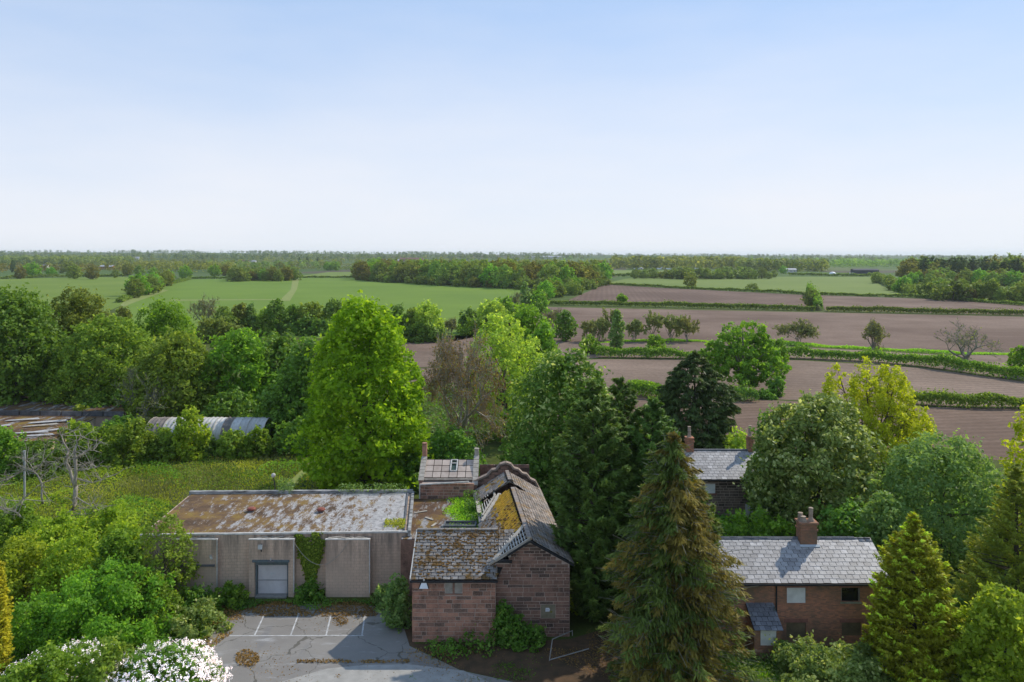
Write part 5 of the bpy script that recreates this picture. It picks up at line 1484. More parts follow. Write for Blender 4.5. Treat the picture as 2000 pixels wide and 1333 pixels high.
# ------------------------------------------------------------------ car park
def asphalt_mat():
    m, n, l, b, out = nm('worn_asphalt')
    p = pos(n, l)
    c = mixc(n, l, noise(n, l, p, .35, 6, .6, .35, .7), (.205, .186, .165), (.26, .238, .21))
    c = mixc(n, l, noise(n, l, pos(n, l, (1, .25, 1), .5), .5, 5, .6, .6, .75), c, (.165, .16, .16))
    c = mixc(n, l, math_(n, l, 'MULTIPLY', noise(n, l, p, 30, 4, .7, .4, .7), .4), c, (.15, .148, .15))
    vo = n.new('ShaderNodeTexVoronoi'); vo.feature = 'DISTANCE_TO_EDGE'; vo.inputs['Scale'].default_value = .28
    nz = n.new('ShaderNodeTexNoise'); nz.inputs['Scale'].default_value = .9; nz.inputs['Detail'].default_value = 6; l.new(p, nz.inputs['Vector'])
    vm = n.new('ShaderNodeVectorMath'); vm.operation = 'MULTIPLY_ADD'; l.new(nz.outputs['Color'], vm.inputs[0]); vm.inputs[1].default_value = (1.6, 1.6, 0); l.new(p, vm.inputs[2])
    l.new(vm.outputs[0], vo.inputs['Vector'])
    crk = math_(n, l, 'LESS_THAN', vo.outputs['Distance'], .009)
    c = mixc(n, l, math_(n, l, 'MULTIPLY', crk, .75), c, (.075, .068, .05))
    c = mixc(n, l, noise(n, l, p, 1.4, 9, .8, .61, .70), c, (.12, .085, .05))
    c = mixc(n, l, noise(n, l, pos(n, l, (.5, 1.6, 1), -.2), .8, 7, .7, .56, .70), c, (.34, .33, .32))
    l.new(c, b.inputs['Base Color'])
    l.new(noise(n, l, p, .5, 4, .5, -.6, 1.1), b.inputs['Roughness'])
    b.inputs['Roughness'].default_value = .7; b.inputs['Specular IOR Level'].default_value = .35
    bump(n, l, b, noise(n, l, p, 40, 4), .3, .01)
    return m
ASPH = asphalt_mat()
def sheet(name, px, mat, z, kind='structure'):
    o = MB().quad(*[G(a, b, z) for a, b in px]).build(name, mat); o['kind'] = kind; return o
sheet('car_park', [(300, 1560), (345, 1330), (395, 1260), (445, 1206), (500, 1181), (600, 1180), (745, 1184), (790, 1230), (800, 1262), (900, 1310), (1060, 1345), (1060, 1560)], ASPH, .012)
sheet('concrete_apron', [(470, 1560), (520, 1340), (640, 1306), (715, 1299), (800, 1298), (905, 1310), (965, 1336), (1000, 1560)], plain('pale_concrete', (.38, .36, .33), (.27, .258, .235), 1.2, .8, .3), .018)
sheet('soil_yard', [(745, 1184), (800, 1180), (810, 1258), (970, 1258), (1115, 1248), (1190, 1225), (1330, 1225), (1330, 1560), (1062, 1560), (1062, 1345), (900, 1309), (800, 1261), (788, 1232)], plain('leaf_littered_soil', (.125, .072, .040), (.055, .040, .022), 1.3, .95, .6), .008)
WPAINT = plain('worn_white_line', (.62, .61, .59), (.30, .30, .30), 2.5, .8, .2)
def line(a, b, w=.10):
    A, B = G(*a), G(*b); d = (B - A).normalized(); s_ = Vector((d.y, -d.x, 0)) * w / 2
    o = MB().quad(A - s_ + Vector((0, 0, .016)), B - s_ + Vector((0, 0, .016)), B + s_ + Vector((0, 0, .016)), A + s_ + Vector((0, 0, .016))).build('bay_marking', WPAINT); o['kind'] = 'structure'
line((446, 1242.5), (710, 1242)); line((497, 1242), (523, 1187)); line((568, 1241), (585, 1195)); line((637, 1241), (648, 1196)); line((707, 1241), (713, 1200))
# ------------------------------------------------------------------ near trees
BUDGET = [0]
def tree(name, label, px, ytop, ybase, wpx, mat, kind='round', Y=None, cat='tree', seed=None, group=None, n=None, rc=None, L=None, cover=2.6, low=0.06,
         trunk=True, bark=None, asp=.62, squash=.8, ry=None, kl=14, r0=None, scale_l=1.0, **k):
    Y = Y or gy(ybase)
    ht = H - (ytop - YH) * Y / F
    Rx = wpx * Y / F / 2
    base = Vector(((px - CX) * Y / F, Y, 0))
    seed = seed or int(px * 7 + ytop)
    L = (L or max(.19, 2.6 * Y / 768)) * scale_l
    if Y < 135: L *= 1.3; cover *= .92
    rc = rc or max(.45, .15 * Rx + .3)
    full = ht
    Rx = max(.55 * Rx, Rx - .7 * rc); ht = max(.7 * ht, ht - .75 * rc * squash)
    if ry: ry = max(.55 * ry, ry - .7 * rc)
    surf = 2 * math.pi * Rx * ht * .85
    n = n or int(max(14, 1.5 * surf / (math.pi * rc * rc)))
    L *= 1.04
    leaves = int(min(30000, max(400, .88 * cover * surf / (.31 * L * L))))
    V, Q, tone, (C, rad) = crown(kind, low * ht, ht, Rx, ry or Rx, n, rc, leaves, L, asp, seed, squash, **k)
    BUDGET[0] += len(Q) * 2
    t = thing(name, base, label, cat, group)
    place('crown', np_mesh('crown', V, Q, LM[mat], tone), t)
    if trunk:
        me = seg_mesh('trunk', limbs(ht * .93, C, r0 or max(.09, ht * .018), seed + 1, k=kl), bark or BARK, 6)
        place('trunk', me, t)
    return t

def conifer(name, label, px, ytop, ybase, wpx, mat, kind='cone', Y=None, n=260, per=70, L=.4, seed=None, bark=None, mat2=None, cat='conifer', r0=.28, dead=0, low=.03, **k):
    Y = Y or gy(ybase)
    ht = H - (ytop - YH) * Y / F; Rx = wpx * Y / F / 2
    base = Vector(((px - CX) * Y / F, Y, 0)); seed = seed or int(px * 3 + ytop)
    t = thing(name, base, label, cat)
    V, Q, tone, (C, ln) = plumes(kind, low * ht, ht, Rx, Rx, n, per, L, seed=seed, **k)
    BUDGET[0] += len(Q) * 2
    if mat2:
        r = np.random.default_rng(seed + 5)
        br = np.repeat(r.random(n), per)
        z = V[:, 2].reshape(-1, 4).mean(1) / ht
        gsel = br + .25 * np.sin(V[:, 0].reshape(-1, 4).mean(1) * 1.1) < mat2[1] + .25 * (z > .8)
        me = np_mesh('crown', V, Q, [LM[mat], LM[mat2[0]]], tone)
        me.polygons.foreach_set('material_index', gsel.astype(np.int32))
    else: me = np_mesh('crown', V, Q, LM[mat], tone)
    place('crown', me, t)
    S = [(0, 0, 0, 0, 0, ht * .5, r0, r0 * .6), (0, 0, ht * .5, 0, 0, ht * .98, r0 * .6, .02)]
    r = np.random.default_rng(seed + 9)
    for j in r.choice(len(C), min(len(C), 60 + dead), replace=False):
        c = C[j]; z = max(.1, c[2] - ln[j] * k.get('rise', .3) * .6)
        S.append((0, 0, z, c[0] * .9, c[1] * .9, c[2], .05, .015))
        if dead:
            for _ in range(3):
                e = c * np.array([.95, .95, 1]) + r.normal(0, .35, 3); S.append((c[0] * .6, c[1] * .6, z * .4 + c[2] * .6, *e, .025, .006))
    place('trunk', seg_mesh('trunk', S, bark or BARK, 5), t)
    return t

def bare(name, label, px, ytop, ybase, wpx, Y=None, seed=5, mat=None, depth=4, cat='tree', buds=0, budmat='twig', kids=(2, 5), stems=1, r0=None, group=None, up=.1, twig=1.0, spread=.6):
    Y = Y or gy(ybase); ht = H - (ytop - YH) * Y / F; Rx = wpx * Y / F / 2
    base = Vector(((px - CX) * Y / F, Y, 0)); r = np.random.default_rng(seed); S = []
    for s_ in range(stems):
        d = unit(np.array([r.normal(0, .25 * (stems > 1) + .05), r.normal(0, .25 * (stems > 1) + .05), 1.0]))
        q = np.array([r.normal(0, .4), r.normal(0, .4), 0]) * (stems > 1)
        tr = (r0 or ht * .022) * (1 if stems == 1 else .7)
        e = q + d * ht * .28
        S.append((*q, *e, tr * 1.25, tr))
        nb = 6 if stems == 1 else 3
        for b in range(nb):
            th = 2.4 * b + r.random(); dd = unit(np.array([math.cos(th) * spread, math.sin(th) * spread, .9 + .5 * r.random()]))
            grow(S, q + d * ht * (.14 + .15 * b / nb), dd, ht * .42, tr * .62, depth - 1, r, up, .4, kids, .62)
    S = np.array(S)
    # fit the growth to the outline seen
    P = S[:, 3:6]; mxz = np.percentile(P[:, 2], 99.3); mxr = np.percentile(np.hypot(P[:, 0], P[:, 1]), 97)
    f = np.array([Rx / mxr, Rx / mxr, ht / mxz])
    S[:, 0:3] *= f; S[:, 3:6] *= f
    S[:, 6:8] = np.maximum(S[:, 6:8], .010 * twig * Y / 60)
    t = thing(name, base, label, cat, group)
    place('trunk', seg_mesh('trunk', S, mat or PALE_BARK, 3), t)
    BUDGET[0] += len(S) * 6
    if buds:
        thin = np.nonzero(S[:, 6] <= np.percentile(S[:, 6], 75))[0]
        k = r.choice(thin, buds); u = r.random(buds)[:, None]
        C = S[k, 0:3] * (1 - u) + S[k, 3:6] * u + r.normal(0, .12, (buds, 3))
        l = max(.12, 1.7 * Y / 768) * (.6 + .8 * r.random(buds))
        V, Q = leaf_quads(C, r.normal(size=(buds, 3)) + np.array([0, 0, .4]), l, l * .55, r)
        place('crown', np_mesh('crown', V, Q, LM[budmat], r.random(buds)), t)
        BUDGET[0] += len(Q) * 2
    return t

# --- the middle of the picture
tree('lime_tree', 'tall bright lime green tree standing west of the gabled barn', 712, 578, 955, 238, 'lime', 'lime', Y=85, n=330, rc=1.2, L=.36, cover=3.0, lump=.09, squash=.6, droop=.35, low=.03, inset=.86, out=.9, fill=.1, kl=24)
bare('bare_tree', 'greyish brown tree with bare twigs and coppery buds between two green crowns', 900, 655, 905, 178, Y=94, seed=14, depth=5, kids=(3, 5), buds=15000, budmat='bronze', up=.04, r0=.30, twig=1.1, mat=DEAD_WOOD, spread=1.0)
tree('birch_tree', 'airy yellowish green tree behind the bare brown one', 982, 606, 905, 168, 'birch', 'round', Y=107, n=150, rc=1.15, L=.30, cover=1.5, lump=.2, shell=.3, fill=.05, kl=40, low=.1)
tree('maple_tree', 'dense bright green crown just behind the airy yellowish tree', 1030, 594, 800, 122, 'maple', 'dome', Y=150, cover=2.2, rc=1.5, low=.02)
tree('maple_tree', 'round fresh green crown beside the eastern ploughed fields', 1062, 625, 790, 62, 'maple', 'dome', Y=140, cover=2.2, low=.02)
tree('horse_chestnut_tree', 'broad horse chestnut with pale candle tips behind the ruined barn', 1100, 676, 970, 236, 'chestnut', 'dome', Y=80, n=210, rc=1.15, L=.34, asp=.5, cover=2.6, lump=.15, droop=.5, squash=.65, low=.02)
tree('laurel_tree', 'dark dense undergrowth tree below the bare brown tree', 880, 835, 930, 150, 'dark', 'mound', Y=88, cover=2.2, low=0, trunk=False)
tree('laurel_tree', 'dark shrubby tree between lime and rear stone house', 800, 872, 945, 90, 'dark', 'mound', Y=84, cover=2.2, low=0, trunk=False)
tree('laurel_tree', 'dark leafy tree in the gap east of the curved gable', 1040, 850, 985, 110, 'dark', 'dome', Y=76, cover=2.4, low=0)

# --- the dark cypresses and the spruce
KW = dict(kind='round', n=270, per=88, L=.55, asp=.32, rise=.75, length=.42, spread=.20, curl=.15, lump=.15)
conifer('cypress_tree', 'dark green cypress nearest the barn gable', 1158, 742, 1212, 150, 'cypress', Y=54.5, **KW)
conifer('cypress_tree', 'tallest dark cypress in the middle of the clump', 1212, 736, 1205, 150, 'cypress', Y=58, **KW)
conifer('cypress_tree', 'dark cypress behind the brown spruce at its shoulder', 1275, 775, 1210, 130, 'cypress', Y=56, **KW)
conifer('cypress_tree', 'dark green cypress between spruce and brick cottage', 1352, 930, 1250, 104, 'spruce_green', Y=50.5, **KW)
conifer('spruce_tree', 'big brownish spruce with drooping sprays and bare grey branches in front', 1316, 846, 1400, 232, 'spruce', kind='spruce', Y=44.0, n=460, per=135, L=.36, asp=.24, rise=.18, length=.60, spread=.24, curl=-.22, lump=.34, mat2=('spruce_green', .42), dead=420, sag=.35, bark=PALE_BARK)
conifer('yew_tree', 'broad dark conifer with weeping sprays behind the stone cottage', 1357, 688, 892, 148, 'yew', kind='fat', Y=97, n=330, per=90, L=.65, asp=.34, rise=.35, length=.42, spread=.22, curl=-.2, lump=.2, sag=.3)

# --- trees on the east side
tree('whitebeam_tree', 'large silvery green tree overhanging the stone cottage', 1595, 768, 1050, 262, 'whitebeam', 'dome', Y=70, n=260, rc=.95, L=.27, cover=2.8, lump=.12, squash=.75, low=.0, kl=26)
tree('shaded_flank_tree', 'very dark leaves standing for the shaded west flank of the silvery tree', 1508, 800, 1040, 86, 'dark', 'dome', Y=73.5, n=90, rc=.9, L=.26, cover=2.6, low=.02)  # shade on the silvery tree's west side, put into a dark-leaved crown
tree('ash_tree', 'wide soft green crown between silvery tree and the golden cypress', 1840, 852, 1110, 300, 'ash', 'dome', Y=64, n=300, rc=.85, L=.22, asp=.5, cover=2.6, lump=.08, squash=.85, low=.0, kl=26)
yt = (1701, 692, 905, 206)
def yellow():
    Y = 94.0; ht = H - (692 - YH) * Y / F; base = Vector(((1701 - CX) * Y / F, Y, 0)); r = np.random.default_rng(77)
    t = thing('maple_tree', base, 'bright yellow green tree with upswept plumes before the ploughed field', 'tree')
    Vs, Qs, Ts, S = [], [], [], []; k = 0
    # upswept plumes: (x px offset, top px, width px)
    for dx, top, w, dy in ((-78, 755, 62, 0), (-55, 708, 66, 1.5), (-88, 790, 60, -1), (-20, 716, 60, -1.5), (5, 694, 62, 1), (32, 702, 58, -1), (58, 724, 58, 1), (74, 768, 64, -1), (92, 800, 56, 0.5), (20, 760, 90, -2.5), (-40, 780, 90, -2.5), (50, 800, 90, -2.5), (0, 820, 120, -2.0), (-60, 830, 90, -1.5)):
        hh = H - (top - YH) * Y / F; ox = dx * Y / F
        V, Q, tone, (C, _) = crown('round', hh * (.45 if top < 760 else .2), hh - .6, w * Y / F / 2, w * Y / F / 2, 26, .62, 1700, .30, .55, 100 + k, 1.1, lump=.25, shell=.3, fill=.05, shoots=.3)
        V = V + np.array([ox, dy, 0]); Vs.append(V); Qs.append(Q + sum(len(v) for v in Vs[:-1])); Ts.append(tone); k += 1
        a = np.array([0, 0, 1.5]); m = np.array([ox * .55, dy * .6, hh * .45]); e = np.array([ox * 1.02, dy, hh * .93])
        S += [(*a, *m, .16, .09), (*m, *e, .09, .02)]
        for c in C[::4]: S.append((*(m * .5 + e * .5), c[0] + ox, c[1] + dy, c[2], .04, .012))
    S.append((0, 0, 0, 0, 0, 1.8, .28, .22))
    V = np.concatenate(Vs); Q = np.concatenate(Qs); BUDGET[0] += len(Q) * 2
    place('crown', np_mesh('crown', V, Q, LM['yellow'], np.concatenate(Ts)), t)
    place('trunk', seg_mesh('trunk', S, BARK, 5), t)
yellow()
conifer('golden_cypress', 'golden tipped conical cypress at the end of the brick cottage', 1784, 1000, 1330, 160, 'gold', kind='spire', Y=46.6, n=520, per=75, L=.27, asp=.4, rise=.55, length=.40, spread=.30, curl=.1, lump=.12)
conifer('cypress_tree', 'green gold feathery cypress cut by the picture edge', 1985, 905, 1290, 240, 'goldgreen', kind='cone', Y=50, n=420, per=80, L=.34, asp=.26, rise=.5, length=.5, spread=.2, curl=.1, lump=.2)
tree('field_maple', 'yellowish loose leafed tree rising at the far edge above the feathery cypress', 2012, 780, 1050, 96, 'yellow', 'round', Y=58, cover=1.1, shell=.3, L=.24, fill=.03, low=.05)
tree('elder_bush', 'bright leafy bush filling the lower corner below the feathery cypress', 1955, 1150, 1380, 170, 'scrub', 'round', Y=43.5, cover=2.4, L=.20, rc=.6, low=0, cat='bush')
tree('elder_bush', 'dark shrub in the shade behind the golden cypress', 1872, 1165, 1330, 90, 'dark', 'mound', Y=49, cover=2.2, low=0, cat='bush', trunk=False)
tree('spindle_bush', 'small pale green bush west of the silvery tree and north of the slate roof', 1440, 838, 905, 70, 'birch', 'mound', Y=92, cover=1.6, low=0, cat='bush')
tree('laurel_bush', 'dark green shrub bank between the two cottages', 1490, 998, 1060, 150, 'maple', 'mound', Y=66, cover=2.0, low=0, cat='bush', trunk=False, L=.24)
tree('laurel_bush', 'shaded green shrub behind the cottage chimney', 1655, 985, 1070, 150, 'dark', 'mound', Y=62, cover=2.0, low=0, cat='bush', trunk=False, L=.24)
tree('laurel_bush', 'shaded green shrub behind the far end of the slate roof', 1730, 960, 1080, 120, 'ash', 'mound', Y=60, cover=2.0, low=0, cat='bush', trunk=False, L=.22)

# --- spreading oak in the ploughed field and its neighbours
def oak():
    Y = 146.0; base = Vector(((1452 - CX) * Y / F, Y, 0)); t = thing('oak_tree', base, 'spreading oak with layered green crown in the ploughed field', 'tree')
    Vs, Qs, Ts, S, off = [], [], [], [], 0
    def P(px, py): return np.array([(px - 1452) * Y / F, 0, H - (py - YH) * Y / F])
    for k, (px, py, w, h, dy) in enumerate(((1450, 645, 76, 32, 0), (1485, 662, 46, 22, 1), (1418, 672, 60, 34, -1), (1400, 690, 50, 34, 1), (1432, 690, 70, 40, -3), (1470, 690, 60, 36, 2), (1500, 690, 46, 34, 0), (1505, 715, 48, 38, -2), (1480, 725, 56, 40, -3), (1430, 722, 66, 42, -3), (1405, 715, 44, 32, 0), (1455, 735, 44, 30, -2))):
        c = P(px, py); R_ = w * Y / F / 2; hh = h * Y / F
        V, Q, tone, _ = crown('cap', 0, hh, R_, R_, 16, R_ * .30, 820, .55, .65, 200 + k, .6, lump=.2, shell=.4, fill=.05)
        V = V + c + np.array([0, dy, -hh * .55]); Vs.append(V); Qs.append(Q + off); off += len(V); Ts.append(tone)
        m = c * .5 + np.array([0, dy * .4, 2.2]); a = np.array([0, 0, 2.6])
        S += [(*a, *m, .34, .2), (*m, c[0], dy, c[2] + .2, .2, .06)]
    S.append((0, 0, 0, 0, 0, 2.8, .65, .45))
    BUDGET[0] += off // 2
    place('crown', np_mesh('crown', np.concatenate(Vs), np.concatenate(Qs), LM['maple'], np.concatenate(Ts)), t)
    place('trunk', seg_mesh('trunk', S, PALE_BARK, 6), t)
oak()
tree('field_maple', 'round fresh green tree touching the east side of the spreading oak', 1519, 662, 702, 42, 'maple', 'round', Y=172, cover=2, low=.02)
tree('hawthorn_bush', 'dark upright bush just east of the spreading oak', 1518, 733, 782, 34, 'dark', 'round', Y=139, cover=2, low=.02, cat='bush')
tree('hawthorn_bush', 'dark low bush at the foot of the field hedge beside the oak', 1500, 758, 784, 44, 'dark', 'mound', Y=137, cover=2, low=.0, cat='bush', trunk=False)
tree('field_maple', 'bright green rounded tree at the end of the thick field hedge', 1996, 674, 735, 50, 'maple', 'round', Y=163, cover=2, low=.02)
bare('bare_oak', 'wide bare limbed tree standing alone against the ploughed soil', 1887, 632, 715, 124, Y=176, seed=31, depth=5, kids=(2, 4), r0=.5, buds=500, spread=1.0, up=.06, twig=1.0)
bare('bare_oak', 'small round crowned half bare tree above the yellow plumes', 1704, 627, 692, 58, Y=197, seed=32, depth=4, kids=(3, 5), r0=.3, buds=3200, spread=.8)
bare('hawthorn_tree', 'domed grey green hawthorn on the grass verge of the ploughed field', 1560, 625, 672, 76, Y=222, seed=33, depth=4, kids=(3, 5), stems=3, buds=4200, spread=1.0)
tree('alder_tree', 'dark green tree at the west end of the bare verge trees', 1104, 604, 664, 46, 'dark', 'round', Y=228, cover=1.8, low=.05)
tree('poplar_tree', 'slim tall poplar in front of the bare verge trees', 1205, 603, 690, 30, 'ash', 'poplar', Y=201, cover=2, low=.03)
tree('field_maple', 'small bright round tree behind the thick hedge, beside the slim poplar', 1152, 655, 692, 42, 'maple', 'round', Y=199, cover=2, low=.08)
tree('field_maple', 'small bright tree behind the thick hedge, midway to the yew', 1282, 653, 694, 36, 'maple', 'round', Y=198, cover=2, low=.1)
tree('field_maple', 'lone little round tree in the upper ploughed field', 1215, 575, 596, 21, 'maple', 'round', Y=395, cover=2.2, low=.12)
for i, (px, yt_, w, lab) in enumerate(((1147, 628, 40, 'greyish twiggy tree next to the dark alder on the verge'), (1168, 622, 44, 'greyish twiggy tree half behind the slim poplar, west side'), (1192, 604, 48, 'tallest twiggy tree standing behind the slim poplar'), (1236, 624, 34, 'narrow twiggy tree just east of the slim poplar'), (1274, 609, 52, 'wide twiggy verge tree with full rounded crown'), (1312, 615, 48, 'twiggy verge tree beside the easternmost multi stemmed one'), (1340, 617, 62, 'wide multi stemmed twiggy tree at the east end of the row'))):
    bare('verge_tree', lab, px, yt_, 668, w, Y=226 + 2 * (i % 3), seed=50 + i, depth=4, kids=(2, 4), stems=2 + i % 2, buds=3200, spread=.8, group='twiggy trees along the field verge', twig=.8)

# --- west side woodland edge
tree('sycamore_tree', 'tall dark green sycamore at the western picture edge', 28, 560, 812, 190, 'dark', 'dome', Y=122, n=230, rc=1.6, L=.46, cover=2.5, lump=.12, low=0)
tree('beech_tree', 'brownish green rounded tree behind the western dome', 152, 562, 800, 150, 'brown', 'dome', Y=135, n=150, rc=1.4, L=.42, cover=2.2, lump=.12, low=0)
tree('oak_tree', 'smooth domed olive tree above the derelict huts', 212, 617, 815, 218, 'olive', 'dome', Y=123, n=330, rc=1.1, L=.36, cover=2.6, lump=.06, low=0, squash=.9)
tree('oak_tree', 'broad olive green tree behind the polytunnel', 345, 650, 830, 196, 'olive', 'dome', Y=115, n=210, rc=1.2, L=.38, cover=2.5, lump=.12, low=0)
tree('sycamore_tree', 'lit bright green crown peeping behind the two olive domes', 320, 584, 760, 140, 'maple', 'dome', Y=150, n=110, rc=1.6, L=.46, cover=2.2, lump=.15, low=0)
tree('sycamore_tree', 'fresh green tree in the middle of the western woodland edge', 468, 640, 830, 150, 'maple', 'dome', Y=118, n=150, rc=1.3, L=.40, cover=2.5, lump=.14, low=0)
tree('sycamore_tree', 'mid green tree directly west of the lime', 545, 648, 830, 120, 'dark', 'dome', Y=122, n=120, rc=1.3, L=.42, cover=2.3, low=0)
tree('sycamore_tree', 'shadowy dark tree tucked against the lime', 600, 655, 850, 110, 'dark', 'dome', Y=108, n=110, rc=1.2, L=.38, cover=2.3, low=0)
tree('holm_oak', 'dark ivy clad crown between brown tree and olive dome', 96, 640, 800, 90, 'dark', 'round', Y=131, cover=2.2, low=0)
tree('holm_oak', 'dark understorey tree behind the polytunnel east end', 555, 745, 855, 130, 'dark', 'mound', Y=106, cover=2.2, low=0)
tree('holm_oak', 'dark understorey tree behind the polytunnel west end', 455, 762, 845, 130, 'dark', 'mound', Y=110, cover=2.2, low=0)
tree('holm_oak', 'dark understorey bush under the olive trees', 250, 745, 815, 190, 'dark', 'mound', Y=119.5, cover=2.0, low=0, trunk=False)
bare('thorn_tree', 'small greyish bare twigged tree before the olive trees', 270, 722, 842, 128, Y=109, seed=61, depth=4, kids=(3, 5), buds=1500, budmat='twig', spread=1.0, twig=1.1)
# hedgerow trees behind the woodland edge
HT = [(240, 600, 660, 40, 'brown', 'round', 'bronze hedgerow tree left of the bright peeping crown'.replace('left', 'west')), (400, 580, 660, 62, 0, 0, 'brown bare hedgerow tree east of the bright peeping crown'),
      (437, 598, 660, 40, 'farbrown', 'round', 'small brownish hedgerow tree beside the bare one'), (470, 592, 655, 44, 'brown', 'round', 'ivy covered bronze hedgerow tree'), (490, 592, 655, 26, 'ash', 'poplar', 'slim upright green hedgerow tree below the wheat field'),
      (540, 584, 655, 46, 'dark', 'round', 'dark topped hedgerow oak below the wheat field'), (520, 600, 655, 40, 'birch', 'round', 'pale budding hedgerow tree next to the dark topped oak'), (573, 594, 652, 40, 'dark', 'round', 'dark ivied hedgerow tree east of the dark topped oak'),
      (608, 590, 652, 60, 'olive', 'round', 'olive hedgerow tree near the lime top'), (655, 586, 650, 60, 'dark', 'dome', 'dark round hedgerow tree hidden partly by the lime'), (775, 596, 665, 44, 'dark', 'round', 'dark hedgerow tree immediately east of the lime top'),
      (805, 600, 665, 30, 'olive', 'round', 'narrow olive hedgerow tree with ivied stem'), (833, 590, 665, 72, 'birch', 'dome', 'pale green broad hedgerow tree east of the lime'), (915, 602, 650, 46, 'dark', 'dome', 'dark compact tree before the wheat field, behind the airy tree'),
      (880, 622, 662, 30, 0, 0, 'thin bare hedgerow tree between pale and dark neighbours'), (960, 585, 640, 70, 'birch', 'dome', 'pale budding tree behind the airy yellowish one'), (985, 580, 630, 50, 'maple', 'dome', 'fresh green tree on the field corner by the poplar'),
      (1025, 549, 612, 22, 'ash', 'poplar', 'tall pale poplar at the corner of the wheat field'), (1050, 568, 612, 42, 'maple', 'dome', 'bright green tree beside the tall pale poplar'), (1003, 572, 618, 34, 0, 0, 'bare twiggy tree west of the tall pale poplar'), (1082, 603, 655, 46, 0, 0, 'grey leafless thicket tree at the edge of the ploughed field')]
for i, (px, a, b, w, m, kd, lab) in enumerate(HT):
    if m: tree('hedgerow_tree', lab, px, a, b, w, m, kd, cover=2.0, low=.04, kl=10, L=max(.5, 2.2 * gy(b) / 768))
    else: bare('hedgerow_tree', lab, px, a, b, w, seed=80 + i, depth=4, kids=(3, 5), buds=900, spread=.7, twig=.8)
for i, (px, a, b, w, m, lab) in enumerate(((500, 612, 655, 120, 'olive', 'scrubby understorey along the hedgerow, west part'), (610, 620, 655, 110, 'dark', 'dark understorey below the hedgerow trees by the lime'), (820, 632, 668, 130, 'dark', 'dark scrub at the foot of the pale hedgerow tree'), (420, 622, 668, 120, 'brown', 'bronze scrub under the bare hedgerow tree'), (950, 615, 655, 110, 'bush', 'green scrub behind the airy tree'))):
    tree('hedgerow_scrub', lab, px, a, b, w, m, 'mound', cover=1.8, low=0, trunk=False, cat='scrub', ry=4.0)

